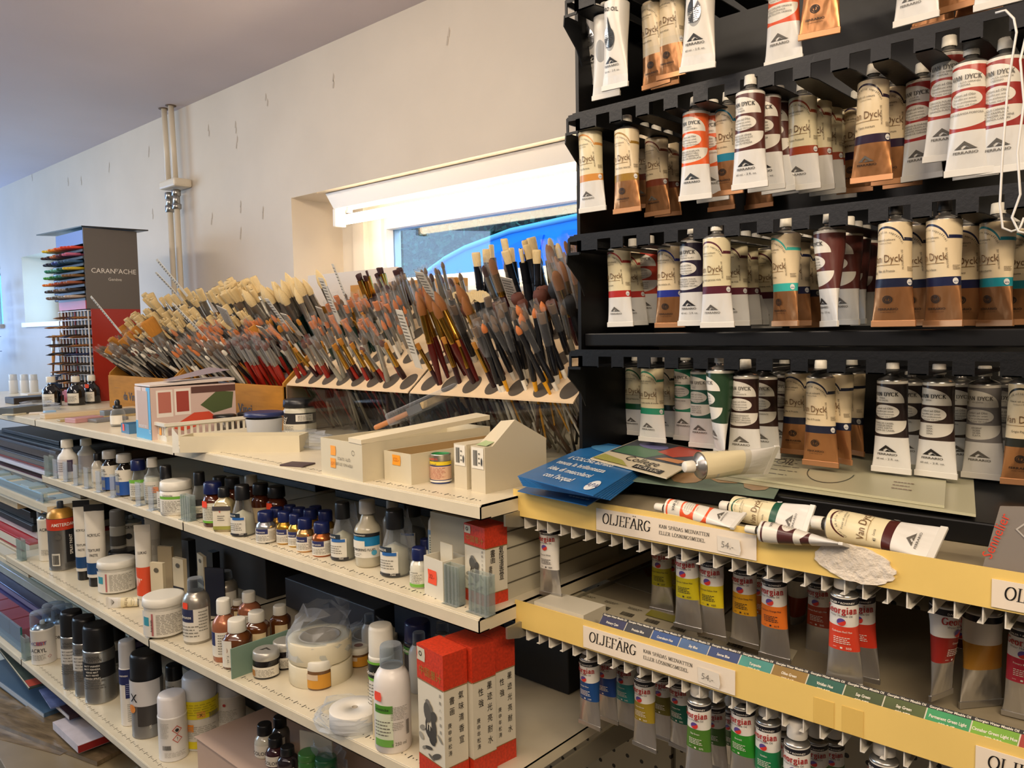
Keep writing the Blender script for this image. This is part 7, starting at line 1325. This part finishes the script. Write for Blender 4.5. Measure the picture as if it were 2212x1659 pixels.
# ================================================================ STACKS BELOW AND LEFT
def slab(nm, cat, label, x0, x1, y0, y1, z0, h, c, sp=None, a=0, mat=None):
    t = thing(nm, label, cat, (x1, y0, z0), math.radians(a)); w = x1-x0; obj('cover', MB().box((-w, 0, 0), (0, y1-y0, h), mat or M(c, .35, noise=.12, scale=9), bev=min(.002, h*.2)), t)
    if sp: obj('page_block', MB().box((-w+.003, -.0006, h*.18), (.0006, y1-y0-.003, h*.82), M(sp, .6)), t)
    return t
tag(obj('shelf_board', MB().box((-3.75, .74, .918), (-2.47, 1.215, .935), CREAM)), 'shaded shelf board holding pads at the far left below the top shelf', 'shelf')
z = .9355
for i, (h, c, sp, x1, y0, w) in enumerate(((.016, '#2a2624', '#8a8274', -2.50, .84, .9), (.012, '#5a2430', '#b0a89a', -2.52, .83, .9), (.018, '#7a5a3a', '#a89a84', -2.50, .85, .9), (.014, '#b9b4c4', '#c9c6cc', -2.56, .82, .8), (.010, '#b8442c', None, -2.55, .83, .8), (.020, '#2c2430', '#6a5f54', -2.58, .82, .8), (.026, '#5f4a38', None, -2.56, .84, .8), (.010, '#3a1c28', '#4a4a58', -2.66, .83, .7), (.008, '#39424e', None, -2.60, .84, .8), (.014, '#232a34', None, -2.72, .86, .6))):
    slab('paper_pad', 'pad', ['lowest dark pad in the far left stack', 'wine red pad second from the bottom of the far left stack', 'brown pad third in the far left stack', 'pale lilac pad with pink print in the far left stack', 'orange red pad in the far left stack', 'dark violet pad in the middle of the far left stack', 'thick brown pad in the far left stack', 'thin maroon pad near the top of the far left stack', 'slate blue folder near the top of the far left stack', 'black folder on top of the far left stack'][i], x1-w, x1, y0, 1.17, z, h, c, sp); z += h+.0006
# glass fronted shelf left of the third shelf
P = atY(88, 1094, .745); zg = P.z
tag(obj('shelf_board', MB().box((-3.75, .745, zg-.020), (P.x-.0, .915, zg), CREAM2)), 'narrow cream shelf board with a glass rail at the far left, under the pads', 'shelf')
GP = M('#bcd6e6', .05, kind='clear'); t = thing('glass_rail', 'low glass rail along the narrow far left shelf', 'glass rail', (P.x, .75, zg)); obj('glass_sheet', MB().box((-1.2, 0, .002), (0, .004, .034), GP), t); obj('glass_edge', MB().box((-1.2, 0, .034), (0, .004, .0355), M('#a8d8f8', .1)), t)
clipo = thing('plastic_channel', 'clear channel ending the glass rail above the spray cans', 'plastic clip', (P.x+.004, .748, zg), 0); obj('upright', MB().box((-.012, 0, 0), (.012, .012, .038), CH), clipo)
for i in range(6): slab('glass_plate', 'plate', 'stacked clear glass plate lying behind the glass rail, heap %s' % ('left', 'second', 'third', 'fourth', 'fifth', 'right')[i], P.x-.10-.12*i, P.x-.02-.12*i, .79, .88, zg+.0005, .010+.004*(i % 3), '#9fb8c2')
P = atY(38, 1100, .76); tag(obj('wooden_panel', MB().box((P.x-.9, .76, P.z), (P.x, 1.05, P.z+.020), M('#cdb48c', .5, noise=.1))), 'light wooden panel edge under the narrow glass shelf', 'panel')
for i, (x1, y0, h, c, l) in enumerate(((-2.78, .80, .022, '#c9c6bc', 'white plastic tray under the black cases'), (-2.79, .79, .022, '#23262a', 'lower black plastic case at the far left'), (-2.81, .80, .022, '#2c3034', 'middle black plastic case at the far left'), (-2.80, .79, .020, '#1c1f24', 'upper black plastic case at the far left'))):
    slab('plastic_case', 'case', l, x1-.4, x1, y0, 1.1, (.775, .7975, .820, .8425)[i], h, c)
tag(obj('shelf_board', MB().box((-3.75, .76, .665), (-2.75, 1.21, .68), CREAM)), 'shaded cream board under the red spiral pads at the far left', 'shelf')
slab('spiral_pad', 'pad', 'red covered spiral pad left of the third shelf', -3.3, -2.755, .77, 1.1, .733, .040, '#a81f28', '#cfc6b0'); slab('spiral_pad', 'pad', 'cream spiral pad under the red covered one', -3.3, -2.752, .765, 1.1, .681, .050, '#c2b598', '#d6cdb8')
z = .4205
for i, (h, c, sp, x1, y0, l) in enumerate(((.030, '#3a2f6a', '#a89ac0', -2.42, .84, 'violet paint set box behind the glass rail of the bottom shelf'), (.026, '#2a2650', '#8c7f9c', -2.45, .86, 'dark blue paint set box on the violet one'), (.030, '#c9c0a8', None, -2.50, .90, 'cream box in the stack above the violet paint sets'), (.020, '#3f6a64', '#c9c6b4', -2.40, .92, 'green covered book in the bottom shelf stack'), (.026, '#1c1a3a', '#b8b4a4', -2.36, .92, 'navy book in the bottom shelf stack'), (.030, '#55504c', None, -2.44, .95, 'brown grey box in the bottom shelf stack'), (.034, '#4f4a44', None, -2.50, .92, 'dark patterned box at the top of the bottom shelf stack'))):
    slab('stacked_box', 'box', l, x1-1.25, x1, y0, 1.18, z, h, c, sp); z += h+.0006
for k in range(4): slab('glass_paint_box', 'box', ('pinkish clear box behind the bottom glass rail, nearest', 'pinkish clear box behind the bottom glass rail, second', 'pinkish clear box behind the bottom glass rail, third', 'pinkish clear box behind the bottom glass rail, farthest')[k], -2.98-.13*k, -2.86-.13*k, .76, .83, .4205, .05, '#8a4a5a')
P = atY(48, 1421, .735); t = thing('glass_rail', 'glass rail along the left end of the bottom shelf', 'glass rail', (P.x, .735, .4205)); obj('glass_sheet', MB().box((-1.2, 0, .002), (-.004, .004, .085), GP), t); obj('glass_end', MB().box((-.004, -.0005, .002), (0, .0045, .085), M('#1f5f5a', .2)), t)
clip('plastic_channel', 4, 52, 1424, 1376, 22, 'clear channel at the joint of the bottom shelf', True, mat=CH)
tag(obj('shelf_board', MB().box((-3.75, .62, .085), (-.72, 1.21, .10), CREAM)), 'lowest shelf board near the floor holding canvases', 'shelf')
CV = ['#8a7a5c', '#6a5a40', '#a8987a', '#4a4030', '#77684e', '#b0a488', '#5a4c38', '#8c7c60']; z = .1005
for i in range(9):
    h = (.018, .014, .020, .012, .018, .022, .014, .018, .016)[i]
    slab('stretched_canvas', 'canvas', ('lowest', 'second', 'third', 'fourth', 'fifth', 'sixth', 'seventh', 'eighth', 'topmost')[i]+' wrapped canvas of the leaning stack near the floor at left', -2.5-.02*i, -1.72-.035*i, .55+.014*(i % 4), 1.15, z, h, CV[i % 8], None, (-4+1.7*(i % 4))); z += h+.001
t, h = gbox('book', 'book', 'blue covered book lying on the canvases at the lower left', 1, 96, 1556, -.55, .22, .022, None, 3, M('#46607a', .35), z=z+.004, part='cover'); obj('page_block', MB().box((-.545, -.0008, .004), (-.003, .2, .018), M('#b4bcc4', .6)), t)
t, h = gbox('book', 'book', 'white book with a red end sticking out beneath the bottom shelf', 1, 170, 1628, -.20, .09, .022, None, 0, M('#cdc6cc', .35, noise=.1, scale=30), z=.290, part='cover'); obj('spine', MB().box((-.004, -.0006, .001), (.0006, .09, .021), M('#8c2020', .4)), t, 'red spine')
t, h = gbox('book', 'book', 'dark photo covered book over the white one', 1, 150, 1556, -.13, .10, .014, None, 0, M('#3c2830', .3, noise=.5, scale=22), z=.330, part='cover'); obj('page_block', MB().box((-.128, -.0008, .002), (-.002, .09, .010), M('#c4c0c0', .6)), t)
t, h = gbox('print_folder', 'folder', 'teal and red illustrated folder tilted under the bottom shelf at left', 1, 62, 1490, -.42, .16, .004, None, -4, M('#3c4a44', .4, noise=.5, scale=16), z=.352, part='cover'); pr(t, [(poly([(-.07, .004), (-.01, .004), (-.005, .1), (-.06, .1)]), '#a8402c', fT(.004)), (quad(-.42, 0, 0, .003), '#c9c2ae', fT(.004, .0012))])
t, h = gbox('wrapped_print', 'print', 'blue print in clear wrap beside the illustrated folder', 1, 110, 1532, -.16, .12, .004, None, -6, M('#5a6a98', .2, noise=.4, scale=20), z=.344, part='sheet')
WRP = M('#7c6a50', .22, noise=.5, scale=10, stretch=(1, 5, 1), bump=.6)
for k, (x, y, sx, zz, a) in enumerate(((210, 1655, -.5, .262, 14), (130, 1640, -.45, .25, 20), (60, 1615, -.5, .245, 10), (300, 1690, -.6, .23, 8))):
    gbox('wrapped_canvas', 'canvas', ('crinkled wrapped canvas under the white book', 'crinkled wrapped canvas left of the white book', 'crinkled wrapped canvas below the blue book', 'crinkled wrapped canvas at the bottom picture edge')[k], 1, x, y, sx, .30, .012, None, a, WRP, z=zz, part='canvas')
crumple('plastic_bag', 'bag', 'shiny crumpled bag hanging below the bottom shelf edge', (-1.80, .70, .28), .10, .055, .10, 55, nx=16, amp=.4, top=.8)
